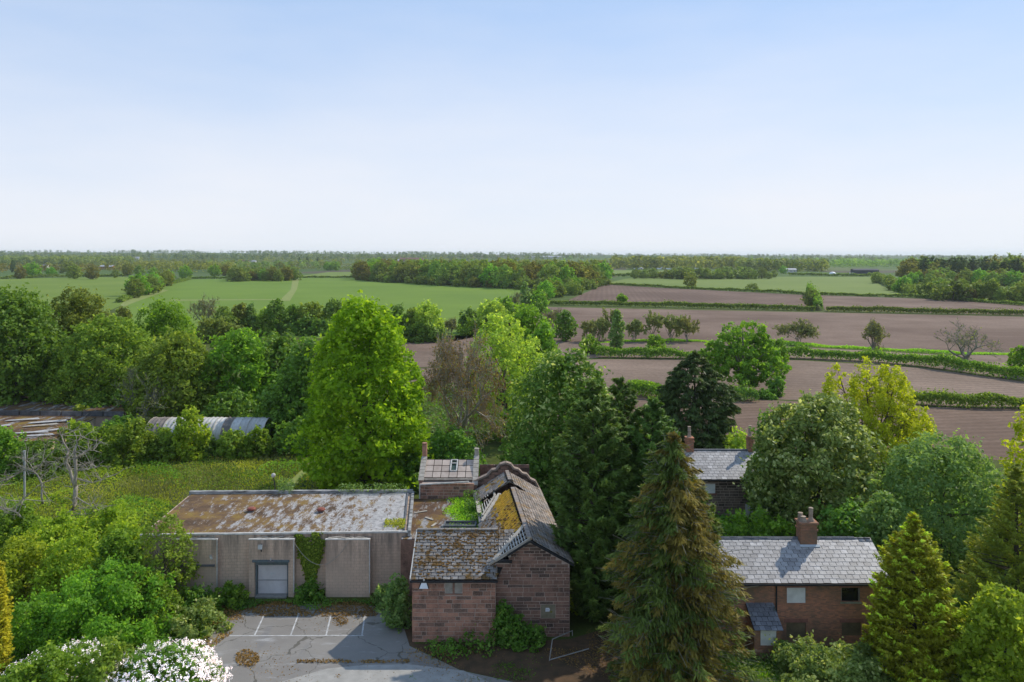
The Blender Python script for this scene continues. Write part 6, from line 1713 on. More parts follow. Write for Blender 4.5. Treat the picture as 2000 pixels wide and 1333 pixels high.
# --- shrubs near by (name, label, x, top, base, width, leaves)
SH = [('hazel_bush', 'green shrub in front of the west end of the polytunnel', 262, 818, 905, 110, 'bush', 95), ('hazel_bush', 'taller leafy shrub splitting the polytunnel in two', 372, 798, 895, 74, 'scrub', 97), ('hazel_bush', 'low brownish shrub before the grimy end of the polytunnel', 325, 835, 893, 84, 'olive', 97.2),
      ('hazel_bush', 'twiggy shrub in front of the white tunnel sheets', 455, 838, 890, 70, 'olive', 97.5), ('hazel_bush', 'shrub at the open east end of the polytunnel', 505, 835, 888, 60, 'bush', 97.8), ('hazel_bush', 'low leafy shrub beside the tunnel side rail', 415, 858, 893, 60, 'dark', 98),
      ('hazel_bush', 'round shrub below the collapsed hut roof', 190, 832, 905, 120, 'bush', 96), ('hazel_bush', 'yellowish shrub at the corner of the collapsed hut', 150, 822, 880, 80, 'scrub', 99), ('hazel_bush', 'dark shrub under the eaves of the collapsed hut', 85, 862, 930, 120, 'dark', 90), ('hazel_bush', 'leafy shrub at the picture edge below the collapsed hut', 10, 838, 935, 100, 'bush', 90),
      ('hazel_bush', 'small bush growing before the long hut fascia', 158, 790, 835, 36, 'olive', 112), ('hazel_bush', 'dark shrub between the two derelict buildings', 235, 812, 870, 90, 'dark', 104),
      ('bramble_bank', 'dark shrub filling the gap between polytunnel and lime', 590, 812, 880, 110, 'dark', 100),
      ('yew_bush', 'large dense dark green bush by the car park corner', 205, 1108, 1262, 270, 'maple', 51.5), ('yew_bush', 'dense green bush behind the yellow conifer', 85, 1165, 1290, 150, 'maple', 50), ('yew_bush', 'shaded green bush below the olive shrub at the hall corner', 290, 1120, 1240, 110, 'bush', 52.8),
      ('willow_bush', 'pale leaved bush west of the large dense one', 150, 1045, 1180, 150, 'scrub', 58), ('willow_bush', 'light green bush beside the end wall of the hall', 235, 1030, 1180, 110, 'bush', 57), ('willow_bush', 'yellow green scrub west of the hall roof', 215, 985, 1080, 150, 'scrub', 66), ('willow_bush', 'scrub mass beyond the dense bush at the picture edge', 40, 1050, 1180, 170, 'scrub', 58), ('willow_bush', 'dark shrub by the fallen dead trunk', 30, 985, 1065, 120, 'bush', 66), ('willow_bush', 'yellow green thicket behind the dead tree', 110, 1000, 1110, 140, 'scrub', 63),
      ('elder_bush', 'blue green bush against the west corner of the outbuilding', 776, 1120, 1232, 54, 'ash', 53), ('elder_bush', 'small weed bush on the hall wall beside the outbuilding', 752, 1140, 1205, 54, 'ash', 56),
      ('bramble_bank', 'low bramble mound before the door bay', 448, 1140, 1182, 74, 'bush', 56.2), ('bramble_bank', 'dark bramble mound at the foot of the end bay', 385, 1150, 1195, 90, 'dark', 55.5), ('bramble_bank', 'pale bramble patch spilling onto the asphalt', 385, 1180, 1240, 130, 'bramble', 52.6), ('bramble_bank', 'weeds under the ivied wall of the hall', 605, 1140, 1176, 66, 'ivy', 56.9),
      ('bramble_bank', 'bramble bank in front of the brick cottage windows', 1600, 1256, 1330, 190, 'bramble', 46), ('bramble_bank', 'bramble bank beside the porch', 1548, 1262, 1310, 90, 'ivy', 47.5), ('bramble_bank', 'pale bramble heap near the golden cypress', 1670, 1262, 1330, 120, 'bramble', 46.6), ('bramble_bank', 'sunlit bramble heap at the bottom edge, cottage side', 1600, 1290, 1345, 170, 'bramble', 44.5), ('gold_bush', 'small golden bush before the dark cottage wall', 1695, 1243, 1300, 46, 'gold', 48), 
      ('ivy_bank', 'glossy ivy mound in the corner of the barn gable', 982, 1172, 1285, 50, 'ivy', 50.6), ('ivy_bank', 'ivy mound along the foot of the outbuilding', 900, 1252, 1285, 170, 'ivy', 50.1), ('ivy_bank', 'ivy slope between the corner mound and the gable heap', 1005, 1200, 1285, 60, 'ivy', 50.5), ('ivy_bank', 'ivy heap before the gable wall', 1035, 1222, 1285, 70, 'ivy', 50.4),
      ('sunlit_bush', 'sunlit yellowish bush beyond the barn corner', 1128, 1165, 1240, 36, 'scrub', 55)]
for i, (nme, lab, px, a, b, w, m, Y) in enumerate(SH):
    tall = (b - a) * Y / F
    tree(nme, lab, px, a, b, w, m, 'mound', Y=Y, cat='bush', cover=2.3, low=0, trunk=nme not in ('ivy_bank', 'bramble_bank', 'yew_bush'), rc=max(.35, min(.8, .12 * w * Y / F)), L=max(.15, 2.3 * Y / 768), kl=10, ry=min(2.2 if nme in ('ivy_bank',) else 9, w * Y / F / 2), lump=.22, r0=.05)
# thin olive shrub over the hall corner
tree('sallow_bush', 'thin olive leaved shrub growing over the end of the hall roof', 322, 1000, 1170, 118, 'olive', 'dome', Y=55.6, cat='bush', cover=1.15, L=.16, rc=.5, shell=.25, fill=.03, low=.05, kl=40, bark=BARK, r0=.1)
# white flowering bush at the bottom edge
def blossom(label, px, a, b, w, Y, share, seed, green):
    ht = H - (a - YH) * Y / F; Rx = w * Y / F / 2; base = Vector(((px - CX) * Y / F, Y, 0))
    t = thing('flowering_bush', base, label, 'bush')
    Rx -= .35; ht -= .3; V, Q, tone, (C, _) = crown('dome', 0, ht, Rx, Rx, 150, .5, 8500, .22, .6, seed, .8, lump=.1)
    place('crown', np_mesh('crown', V, Q, LM[green], tone), t)
    r = np.random.default_rng(seed); cs, os_ = clumps('dome', .3 * ht, ht, Rx * 1.04, Rx * 1.04, share, r, .1, .94)
    per = 9; k = np.repeat(np.arange(share), per); m = len(k)
    P = cs[k] + os_[k] * .12 + r.normal(0, 0.045, (m, 3)) + np.repeat(r.normal(0, .10, (share, 3)), per, 0)
    V, Q = leaf_quads(P, os_[k] + r.normal(size=(m, 3)) * .6 + np.array([0, 0, .3]), .085, .07, r)
    place('blossom', np_mesh('blossom', V, Q, LM['blossom'], r.random(m)), t)
    BUDGET[0] += 60000
blossom('bush covered in white blossom beside the asphalt', 316, 1266, 1420, 222, 42.5, 2300, 5, 'dark')
blossom('flowering white bush behind the clipped green one', 120, 1272, 1420, 215, 43.5, 1500, 6, 'bush')
tree('privet_bush', 'rounded light green bush at the bottom corner before the blossom', 75, 1278, 1450, 210, 'bush', 'dome', Y=40.5, cat='bush', cover=2.4, L=.15, rc=.5, low=0)
tree('privet_bush', 'mixed bronze green shrub between the two blossoming bushes', 212, 1246, 1420, 110, 'olive', 'dome', Y=42.2, cat='bush', cover=1.8, L=.16, rc=.45, low=0)
conifer('yellow_conifer', 'bright yellow conifer at the western picture edge', -2, 1094, 1330, 44, 'amber', kind='fat', Y=46.5, n=220, per=60, L=.2, asp=.4, rise=.6, length=.45, spread=.26, curl=.1)

# --- dead trees in the rough grass
def dead_tree(name, label, Y, paths, cat='dead tree', seed=3, mat=None):
    r = np.random.default_rng(seed)
    p0 = W(*paths[0][0][:2], Y); base = Vector((p0.x, Y, 0)); t = thing(name, base, label, cat)
    mb = MB(); S = []
    for pts in paths:
        ps = [W(a, b, Y) + Vector((0, dy, 0)) for a, b, _, dy in pts]; rd = [c * .72 for _, _, c, _ in pts]
        q = []; rr = []
        for i in range(len(ps) - 1):
            for s_ in (0, .5):
                q.append(ps[i].lerp(ps[i + 1], s_) + Vector(r.normal(0, .05, 3)) * (s_ > 0)); rr.append(rd[i] * (1 - s_) + rd[i + 1] * s_)
        q.append(ps[-1]); rr.append(rd[-1])
        mb.tube(q, rr, 7)
        for i in range(2, len(q)):
            for _ in range(2): grow(S, np.array(q[i]), unit(np.array([r.normal(0, 1), r.normal(0, .6), r.normal(.25, .6)])), r.uniform(.7, 1.5), .035, 1 + (i % 2), r, .05, .5, (2, 4), .6)
            for _ in range(1):
                d = Vector(unit(np.array([r.normal(0, 1), r.normal(0, .6), r.normal(.2, .6)]))) * r.uniform(.3, 1.1)
                m_ = q[i] + d * .6 + Vector((0, 0, r.uniform(-.1, .2))); S.append((*q[i], *m_, .035, .022)); S.append((*m_, *(q[i] + d + Vector((0, 0, r.uniform(-.1, .35)))), .022, .008))
    mb.build('trunk', mat or DEAD_WOOD, t, smooth=True)
    bl = np.array(base); S = np.array(S); S[:, 0:3] -= bl; S[:, 3:6] -= bl
    place('twigs', seg_mesh('twigs', S, DEAD_WOOD, 4), t)
Yd = 66.0
dead_tree('dead_tree', 'gnarled forked dead tree with pale lichened limbs in the rough grass', Yd,
          [[(112, 1045, .34, 0), (128, 1010, .30, 0), (146, 985, .26, 0), (148, 950, .24, 0)], [(148, 952, .22, 0), (135, 930, .18, .3), (127, 905, .15, .2), (133, 880, .12, 0), (120, 850, .06, 0)],
           [(147, 955, .22, 0), (152, 920, .19, -.3), (150, 895, .16, -.2), (149, 870, .09, 0), (158, 852, .05, 0)], [(151, 895, .09, -.2), (165, 883, .06, -.2), (182, 880, .03, 0)], [(153, 918, .09, -.2), (172, 917, .05, 0), (190, 914, .025, 0)],
           [(150, 935, .10, 0), (178, 945, .06, .2), (210, 933, .025, .2)], [(150, 972, .09, 0), (180, 985, .06, -.3), (195, 995, .04, -.3), (180, 1008, .02, -.4)], [(128, 1015, .14, 0), (112, 1032, .12, .3), (60, 1058, .08, .4)], [(150, 868, .06, 0), (143, 842, .03, 0)]])
dead_tree('dead_tree', 'thin arching dead branch leaning over the rough grass', 70.0, [[(84, 985, .13, 0), (82, 955, .12, 0), (77, 935, .11, 0), (66, 922, .10, 0), (52, 917, .08, 0), (28, 930, .06, 0), (2, 948, .04, 0)], [(66, 922, .07, 0), (58, 905, .05, 0), (52, 898, .03, 0)], [(70, 925, .06, 0), (80, 908, .05, 0), (88, 897, .03, 0)]], seed=8)
dead_tree('dead_tree', 'pale fallen dead limb at the picture edge', 62.0, [[(40, 1010, .09, 0), (30, 1000, .08, 0), (8, 995, .06, 0), (-12, 985, .04, 0)], [(34, 1008, .06, 0), (42, 985, .04, 0), (46, 975, .02, 0)]], seed=9)
pp = W(48, 880, 74); pst = thing('marker_post', Vector((pp.x, 74, 0)), 'grey post with small white plates in the rough grass', 'post')
MB().beam((pp.x, 74, 0), (pp.x, 74, pp.z), .14).build('post', plain('weathered_grey_post', (.36, .38, .38), (.26, .28, .28), 3), pst)
MB().box(pp.x - .12, pp.x + .12, 73.9, 73.929, pp.z - .2, pp.z).build('plate', WHITE, pst)
MB().box(pp.x - .16, pp.x + .1, 73.9, 73.929, pp.z - .95, pp.z - .6).build('plate', WHITE, pst)

# --- ivy on the hall wall
def ivy():
    r = np.random.default_rng(3); base = Vector((-15.2, 58.1, 0)); n = 5200
    y0 = 58.0
    C, N = [], []
    cols = [(584, 1043, 7), (598, 1050, 7), (617, 1040, 7), (629, 1055, 6), (606, 1065, 20), (606, 1085, 17), (608, 1100, 12), (590, 1060, 9), (624, 1062, 9)]
    while len(C) < n:
        i = r.integers(len(cols)); px, top, w = cols[i]
        v = r.random() ** 1.25; py = top + (1166 - top) * v
        f = np.clip((py - 1045) / 95, 0, 1)
        cx2 = px + (608 - px) * f ** 1.5
        ww = w * (1.0 - .72 * f) + 3 + (10 if py > 1152 else 0)
        p = W(cx2 + r.normal(0, ww * .45), py, y0)
        C.append((p.x, y0 - .02 - abs(r.normal(0, .10)), max(p.z, .05))); N.append((r.normal(0, .5), -1, .5 + r.normal(0, .5)))
    V, Q = leaf_quads(np.array(C) - np.array(base), np.array(N), r.uniform(.12, .24, n), r.uniform(.1, .18, n), r)
    t = thing('ivy_plant', base, 'green ivy fanning up the hall wall between two bays', 'ivy')
    place('leaves', np_mesh('leaves', V, Q, LM['bush'], r.random(n)), t)
    S = []
    for px, top, w in cols:
        a, b = W(607, 1165, y0) - base, W(px, top, y0) - base; m = a.lerp(b, .5)
        S += [(*a, *m, .04, .03), (*m, *b, .03, .01)]
    place('stems', seg_mesh('stems', S, BARK, 4), t)
ivy()

# ------------------------------------------------------------------ rough grass, weeds, moss, undergrowth
FOOT = [(-29, -7, 56.6, 68.5), (-9.5, 5, 50, 74), (12.3, 25.3, 48.4, 57), (15, 29, 74.5, 83.5), (-46, -30.5, 99.5, 106.5)]
def inside(x, y):
    m = np.zeros(len(x), bool)
    for a, b, c, d in FOOT: m |= (x > a) & (x < b) & (y > c) & (y < d)
    # car park and yard
    px = CX + x * F / y; py = YH + H * F / y
    return m, px, py
def cover(name, label, mat, test, n, x0, x1, y0, y1, h, L, seed, upright=True, patch=0.0, ps=4.0):
    r = np.random.default_rng(seed)
    x = r.uniform(x0, x1, n); y = y0 + (y1 - y0) * r.random(n) ** 1.15
    m, px, py = inside(x, y)
    k = ~m & test(x, y, px, py)
    wv = np.ones(n)
    if patch:
        ph = r.random(6) * 6.28
        w = np.sin(x / ps + ph[0] + np.sin(y / ps * .7 + ph[1])) + np.sin(y / ps * 1.3 + ph[2] + np.sin(x / ps * .8 + ph[3])) + .6 * np.sin((x + y) / ps * 2.1 + ph[4])
        k &= (w + r.normal(0, .35, n)) > patch
        wv = np.clip((w - patch) / 1.3, .12, 1)
    x, y, wv = x[k], y[k], wv[k]; n = len(x)
    hh = h * (.4 + .9 * r.random(n)) * (.7 + .3 * np.sin(x / 2.3) * np.sin(y / 3.1))
    if upright:
        C = np.stack([x, y, hh * .5], 1); T = np.stack([r.normal(0, .45, n), r.normal(0, .45, n), np.ones(n)], 1)
        N = r.normal(size=(n, 3)) * np.array([1, 1, .5]) + np.array([0, -.3, .25]); l = hh; wd = L * (.5 + r.random(n))
    else:
        C = np.stack([x, y, h * wv * np.sqrt(r.random(n))], 1); T = None; N = r.normal(size=(n, 3)) * .7 + np.array([0, 0, .9]); l = L * (.6 + .8 * r.random(n)); wd = l * .65
    base = np.array([(x0 + x1) / 2, (y0 + y1) / 2, 0])
    V, Q = leaf_quads(C - base, N, l, wd, r, T)
    ph = r.random(4) * 6.28
    tone = np.clip(.42 + .30 * np.sin(x / 3.9 + ph[0] + np.sin(y / 2.9)) * np.sin(y / 4.4 + ph[1]) + .2 * np.sin(x / 1.6 + y / 2.2 + ph[2]) + r.normal(0, .12, n), 0, 1)
    BUDGET[0] += 2 * n
    o = place(name, np_mesh(name, V, Q, LM[mat], tone), None, Vector(base)); _props(o, label, 'vegetation', None, 'stuff')
path_ = lambda px, py: np.abs(px - (612 - (py - 905) * 1.1)) < 3 + (py - 880) * .08
west = lambda x, y, px, py: (px < 800) & ((py < 1168) | (px < 330)) & ~((px > 330) & (py > 1060) & (py < 1168) & (px < 810))
cover('rough_grass', 'tussocky yellow green rough grass west and north of the hall', 'grass', lambda x, y, px, py: (px < 640) & (px > -220) & ((py < 1060) | (px < 330)) & ~path_(px, py), 105000, -78, -8, 50, 106, .34, .12, 1)
cover('meadow_weeds', 'bright green nettles and weeds in the rough grass', 'bush', lambda x, y, px, py: (px < 640) & (px > -220) & ((py < 1060) | (px < 330)) & ~path_(px, py), 90000, -78, -8, 50, 106, .9, .22, 2, False, .35, 2.6)
cover('bramble_mounds', 'dark green bramble mounds in the rough meadow', 'olive', lambda x, y, px, py: (px < 640) & (px > -220) & (py < 1060) & ~path_(px, py), 60000, -78, -8, 56, 106, 1.0, .22, 22, False, .8, 3.4)
cover('meadow_scrub', 'yellow green scrub and bramble thickets west of the hall', 'scrub', lambda x, y, px, py: (px < 330) & (px > -220) & (py > 900), 75000, -78, -24, 48, 92, .8, .24, 3, False, .3, 2.4)
cover('dry_grass', 'pale dry grass heads in the rough meadow', 'twig', lambda x, y, px, py: (px < 620) & (px > 60) & (py < 1000), 26000, -46, -14, 70, 100, .6, .08, 4, True, .9, 3.5)
cover('dead_bracken', 'brownish dead bramble stems in the rough meadow', 'brown', lambda x, y, px, py: (px < 640) & (px > -220) & (py < 1060) & ~path_(px, py), 60000, -78, -8, 62, 106, .5, .18, 21, False, .9, 2.2)
cover('woodland_undergrowth', 'dark ivy and undergrowth below the western trees', 'dark', lambda x, y, px, py: (py < 870) & (px < 1000), 42000, -100, 5, 86, 150, .8, .5, 5, False)
cover('woodland_undergrowth', 'dark undergrowth around the barn and conifers', 'dark', lambda x, y, px, py: (px > 985) & (px < 1420) & (py < 1225), 26000, -2, 26, 56, 110, .7, .36, 6, False)
cover('cottage_undergrowth', 'green weeds and ivy between and around the cottages', 'maple', lambda x, y, px, py: (px > 1380) & (py < 1100), 26000, 13, 52, 57, 100, .5, .28, 7, False)
cover('cottage_undergrowth', 'brambles and nettles in front of the brick cottage', 'bramble', lambda x, y, px, py: (px > 1440) & (py > 1240), 22000, 12, 34, 40, 50.2, .6, .17, 8, False)
cover('lawn_patch', 'vivid green grass at the bottom edge beside the spruce', 'lawn', lambda x, y, px, py: (px > 1405) & (px < 1590) & (py > 1288 + .12 * (px - 1405)), 16000, 11, 18, 40, 49, .35, .08, 9)
cover('moss_drift', 'orange brown moss drifts over the edges of the car park', 'straw', lambda x, y, px, py: ((px > 385 - (py - 1262) * .5) & (px < 500 - (py - 1181) * 1.35 + 30) & (py > 1178) & (py < 1300)) | ((py > 1170) & (py < 1205) & (px > 490) & (px < 760)) | ((px > 745 + (py - 1184) * .75) & (px < 812) & (py > 1180) & (py < 1256)) | (((px - 483) / 24) ** 2 + ((py - 1287) / 17) ** 2 < 1) | (((px - 663) / 17) ** 2 + ((py - 1215) / 9) ** 2 < 1) | ((py > 1290) & (py < 1296) & (px > 580) & (px < 800)) | (((px - 660) / 7) ** 2 + ((py - 1323) / 5) ** 2 < 1), 60000, -26, -5, 45, 60, .10, .13, 10, False, -.9, .8)
cover('verge_grass', 'green grass verge along the foot of the hall', 'ivy', lambda x, y, px, py: (px > 330) & (px < 770) & (py > 1166) & (py < 1186 + 8 * np.sin(px / 23)), 9000, -26, -6, 54.5, 58, .25, .16, 11, False)
cover('leaf_litter', 'scattered brown leaves and specks on the tarmac', 'straw', lambda x, y, px, py: (px > 430 - (py - 1262) * .3) & (px < 900) & (py > 1190), 5200, -22, -3, 43, 57, .03, .10, 31, False, .5, 1.7)
cover('fallen_leaves', 'brown leaf litter and small weeds in front of the barn', 'straw', lambda x, y, px, py: (px > 770) & (px < 1420) & (py > 1225), 20000, -9, 20, 43, 53, .05, .10, 12, False, .2, 1.5)
cover('yard_weeds', 'green weeds in the dark yard soil', 'bush', lambda x, y, px, py: (px > 800) & (px < 1200) & (py > 1235) & (py < 1330), 9000, -8, 9, 46, 53, .18, .11, 13, False, 1.2, 1.2)
cover('corner_undergrowth', 'mixed undergrowth below the bushes in the bottom corner', 'bush', lambda x, y, px, py: (px < 400 - (py - 1262) * .4) & (py > 1150), 24000, -34, -15, 38, 58, .5, .2, 14, False)
cover('corner_undergrowth', 'dark undergrowth below the cypresses in the other bottom corner', 'dark', lambda x, y, px, py: (px > 1690) & (py > 1090), 16000, 22, 45, 38, 64, .5, .24, 15, False)
field('footpath', [(609, 900), (617, 900), (562, 968), (534, 968)], TRACK, .02)
def roof_weeds(label, x0, x1, y0, y1, z, mat, n, h, seed, skew=0):
    r = np.random.default_rng(seed); x = r.uniform(x0, x1, n); y = r.uniform(y0, y1, n) 
    k = np.sin(x * 2.1 + seed) + np.sin(y * 1.7) + r.normal(0, .6, n) + skew * (x - x0) / (x1 - x0) > .2; x, y = x[k] - (y[k] - y0) * .1, y[k]; n = len(x)
    C = np.stack([x, y, z + h * r.random(n)], 1); base = np.array([(x0 + x1) / 2, (y0 + y1) / 2, z])
    V, Q = leaf_quads(C - base, r.normal(size=(n, 3)) + np.array([0, 0, .8]), .16, .1, r)
    o = place('roof_weeds', np_mesh('roof_weeds', V, Q, LM[mat], r.random(n)), None, Vector(base)); _props(o, label, 'vegetation', None, 'stuff')
roof_weeds('bright yellow green moss and weeds on the link roof', -5.2, -2.2, 58.2, 67, ZL + .06, 'lawn', 6000, .25, 3, 1.4)
roof_weeds('dark green bush weeds against the barn on the link roof', -3.6, -2.1, 60.5, 67, ZL + .06, 'ivy', 4500, .9, 4, 2.0)
roof_weeds('pale weeds on the near corner of the hall roof', -9.8, -8.2, 58.6, 60.6, ZR + .06, 'grass', 1200, .22, 5, 1)
roof_weeds('weeds sprouting along the back parapet of the hall', -15.5, -9.2, 67.3, 68.0, ZR + .2, 'ash', 900, .7, 6, 0)
roof_weeds('weed tuft by the lamp post on the back parapet', -20.6, -19.2, 67.3, 68.0, ZR + .1, 'ash', 420, 1.2, 7, 2)
# bent metal rail by the barn corner
hr = thing('metal_rail', G(1074, 1292), 'thin bent pale metal rail leaning by the barn corner', 'rail')
g0, g1, g2 = G(1073, 1291), G(1150, 1272), None
mb = MB(); top0 = W(1079, 1249, g0.y + .1); far = W(1118, 1232, 51.6)
mb.tube([g0, top0], .03, 6); mb.tube([top0, far], .03, 6); mb.tube([g0 + Vector((0, 0, .05)), g1 + Vector((0, 0, .15))], .03, 6); mb.tube([far, Vector((far.x, far.y, 0))], .03, 6)
mb.build('rail', plain('pale_metal', (.40, .40, .39), (.28, .27, .25), 4, .5), hr)
# ------------------------------------------------------------------ middle distance: woods of separate trees, copied from a few kinds
def proto(kind, mat, ht, R_, n, leaves, L, seed, rc=None, bark=BARK, **k):
    V, Q, tone, (C, _) = crown(kind, .06 * ht, ht, R_, R_, n, rc or R_ * .32, leaves, L, .7, seed, .8, lump=.18, fill=.08, **k)
    cm = np_mesh('crown', V, Q, LM[mat], tone)
    tm = seg_mesh('trunk', limbs(ht * .9, C, ht * .022, seed, k=8), bark, 4)
    return cm, tm, ht, R_
PR = {
    'green': proto('round', 'far', 14, 5.4, 34, 1300, 1.15, 1),
    'green2': proto('dome', 'far', 14, 6.2, 40, 1500, 1.15, 2),
    'brown': proto('round', 'farbrown', 14, 5.2, 34, 1200, 1.1, 3),
    'brown2': proto('dome', 'farbrown', 14, 6.0, 38, 1300, 1.15, 4),
    'fresh': proto('round', 'maple', 14, 6.0, 34, 1300, 1.15, 5),
    'bush': proto('mound', 'hedge', 6, 4.5, 24, 700, .95, 6),
    'conifer': proto('poplar', 'farconifer', 18, 3.0, 40, 800, 1.2, 7),
}
rt = random.Random(12)
def copy_tree(kind, base, ht, label, group=None, wide=1.0, name=None, cat='tree', single=False):
    cm, tm, h0, R0 = PR[kind]
    s = ht / h0
    t = thing(name or ('conifer_tree' if kind == 'conifer' else 'bush' if kind == 'bush' else 'broadleaf_tree'), base, label, cat, group)
    t.scale = (s * wide, s * wide, s); t.rotation_euler = (0, 0, rt.random() * 6.28)
    for nme, me in (('crown', cm), ('trunk', tm)):
        o = bpy.data.objects.new(nme, me); COL.objects.link(o); o.parent = t
def wood(poly, n, ha, hb, kinds, label, group, seed, wide=1.0, mind=6.0):
    r = random.Random(seed); P = []
    xs = [p[0] for p in poly]; 
    tries = 0
    while len(P) < n and tries < n * 60:
        tries += 1
        x = r.uniform(min(xs), max(xs)); lo = np.interp(x, [p[0] for p in poly], [p[1] for p in poly]); hi = np.interp(x, [p[0] for p in poly], [p[2] for p in poly])
        y = r.uniform(lo, hi); g = G2(x, y)
        if any((g - q).length < mind for q in P): continue
        P.append(g)
        copy_tree(r.choice(kinds), g, r.uniform(ha, hb), label, group, wide * r.uniform(.85, 1.2))
wood([(700, 539, 547), (760, 541, 551), (900, 545, 560), (1050, 546, 567), (1120, 547, 566), (1178, 546, 556)], 150, 15, 20, ['green', 'green2', 'green', 'fresh', 'green2', 'brown2', 'green2', 'brown'], 'tree of mixed green in the long wood beyond the wheat field', 'trees of the long wood', 41, 1.0, 7)
wood([(700, 547, 549), (900, 555, 561), (1010, 562, 566), (1060, 566, 568)], 40, 6, 9, ['bush', 'green', 'brown'], 'low tree on the edge of the long wood', 'edge trees of the long wood', 42, 1.3, 6)
wood([(1060, 575, 590), (1080, 570, 590), (1110, 566, 582), (1150, 558, 566), (1175, 554, 560)], 26, 5, 10, ['green', 'fresh', 'bush', 'brown'], 'small tree in the belt between the long wood and ploughed land', 'belt trees by the ploughed land', 43, 1.1, 7)
wood([(450, 546, 550), (500, 545, 551), (578, 545, 549)], 30, 9, 14, ['brown2', 'brown', 'green', 'brown'], 'bronze budding tree in the small copse on the wheat field', 'trees of the small copse', 44, 1.15, 6)
wood([(1768, 545, 552), (1850, 546, 555), (2040, 548, 560)], 60, 18, 24, ['conifer', 'conifer', 'conifer', 'green'], 'tall narrow tree in the dark eastern plantation', 'trees of the eastern plantation', 45, 1.1, 6)
wood([(1770, 553, 556), (1850, 554, 558), (2040, 558, 563)], 34, 9, 14, ['green', 'green2', 'fresh'], 'rounded tree on the front edge of the eastern plantation', 'edge trees of the eastern plantation', 46, 1.1, 7)
wood([(1240, 541, 545), (1320, 542, 546), (1420, 542, 546), (1515, 542, 546)], 28, 6, 12, ['bush', 'green', 'bush', 'brown'], 'dark bush in the broken row on the pale pasture', 'bushes on the pale pasture', 47, 1.2, 8)
wood([(255, 580, 586), (275, 575, 583), (315, 556, 566), (330, 552, 560)], 14, 6, 13, ['green', 'brown', 'fresh', 'bush'], 'tree in the hedge clump between pasture and wheat', 'trees of the pasture hedge clump', 48, 1.1, 6)
wood([(1710, 545, 560), (1730, 550, 566), (1760, 560, 574)], 10, 6, 10, ['green', 'fresh', 'bush'], 'tree along the bushy side hedge of the pale pasture', 'trees of the side hedge', 49, 1.1, 8)
wood([(1830, 581, 586), (1900, 584, 589), (2000, 588, 593)], 16, 5, 11, ['brown', 'bush', 'green'], 'scrubby tree in the long hedge below the eastern pasture', 'scrub trees of the eastern hedge', 50, 1.0, 8)
# trees standing by themselves
LONE = [(62, 543, 22, 'fresh', 'light green lone tree on the west pasture hedge'), (40, 545, 16, 'green', 'small dark tree at the west end of the pasture hedge'), (100, 541, 15, 'fresh', 'round tree in front of the white house'), (145, 545, 20, 'green', 'broad tree in the middle of the west pasture hedge'), (180, 546, 18, 'green', 'squat tree standing out in the west pasture'),
        (132, 534, 22, 'green2', 'dark tree behind the west pasture, beside a barn'), (25, 533, 26, 'conifer', 'single dark pointed tree at the western edge'), (250, 539, 20, 'green', 'dark tree at the corner of the pasture lane'), (272, 541, 18, 'brown', 'bronze tree by the pasture lane'), (300, 540, 14, 'fresh', 'small tree on the far wheat hedge'), (362, 544, 18, 'fresh', 'bright tree where the lane meets the wheat field'),
        (418, 540, 18, 'fresh', 'rounded bright tree behind the wheat field'), (440, 539, 17, 'green', 'round tree just west of the small copse'), (640, 529, 18, 'fresh', 'flat topped bright tree alone on the far green strip'), (655, 529, 20, 'fresh', 'wider bright tree beside the flat topped one'), (1348, 563, 14, 'green', 'ivied tree standing on the low dark hedge'), (1470, 566, 6, 'bush', 'tiny bush on the low dark hedge'),
        (1530, 535, 14, 'fresh', 'yellowish round tree at the corner of the far wood'), (1820, 577, 17, 'brown', 'thin tall tree on the long scrubby hedge'), (1765, 571, 14, 'fresh', 'bright spreading tree on the eastern pasture'), (1585, 601, 12, 'brown', 'slender tree in the tall scrub between ploughed fields'), (585, 520, 26, 'conifer', 'distant poplar east of the copse'), (600, 519, 28, 'conifer', 'distant poplar pair member nearer the skyline farm'), (620, 518, 26, 'conifer', 'distant poplar closest to the tall skyline trees'),
        (225, 543, 12, 'brown', 'low bronze tree near the pasture gate')]
for px, py, ht, kd, lab in LONE:
    copy_tree(kd, G2(px, py), ht * .72, lab, None, 1.15 if kd != 'conifer' else .9)
belt('distant_trees', 'woody belt of trees in the middle distance to the west', 230, 460, 520, 532, 120, 9, 15, 'far', 61)
belt('distant_trees', 'budding trees round the distant houses', 400, 650, 519, 527, 80, 8, 14, 'farbrown', 63)
belt('distant_trees', 'dark scattered trees along the western far hedges', -60, 240, 527, 533, 60, 7, 13, 'far', 65)
belt('distant_trees', 'far trees behind the long wood', 680, 1190, 513, 521, 90, 8, 14, 'far', 67)

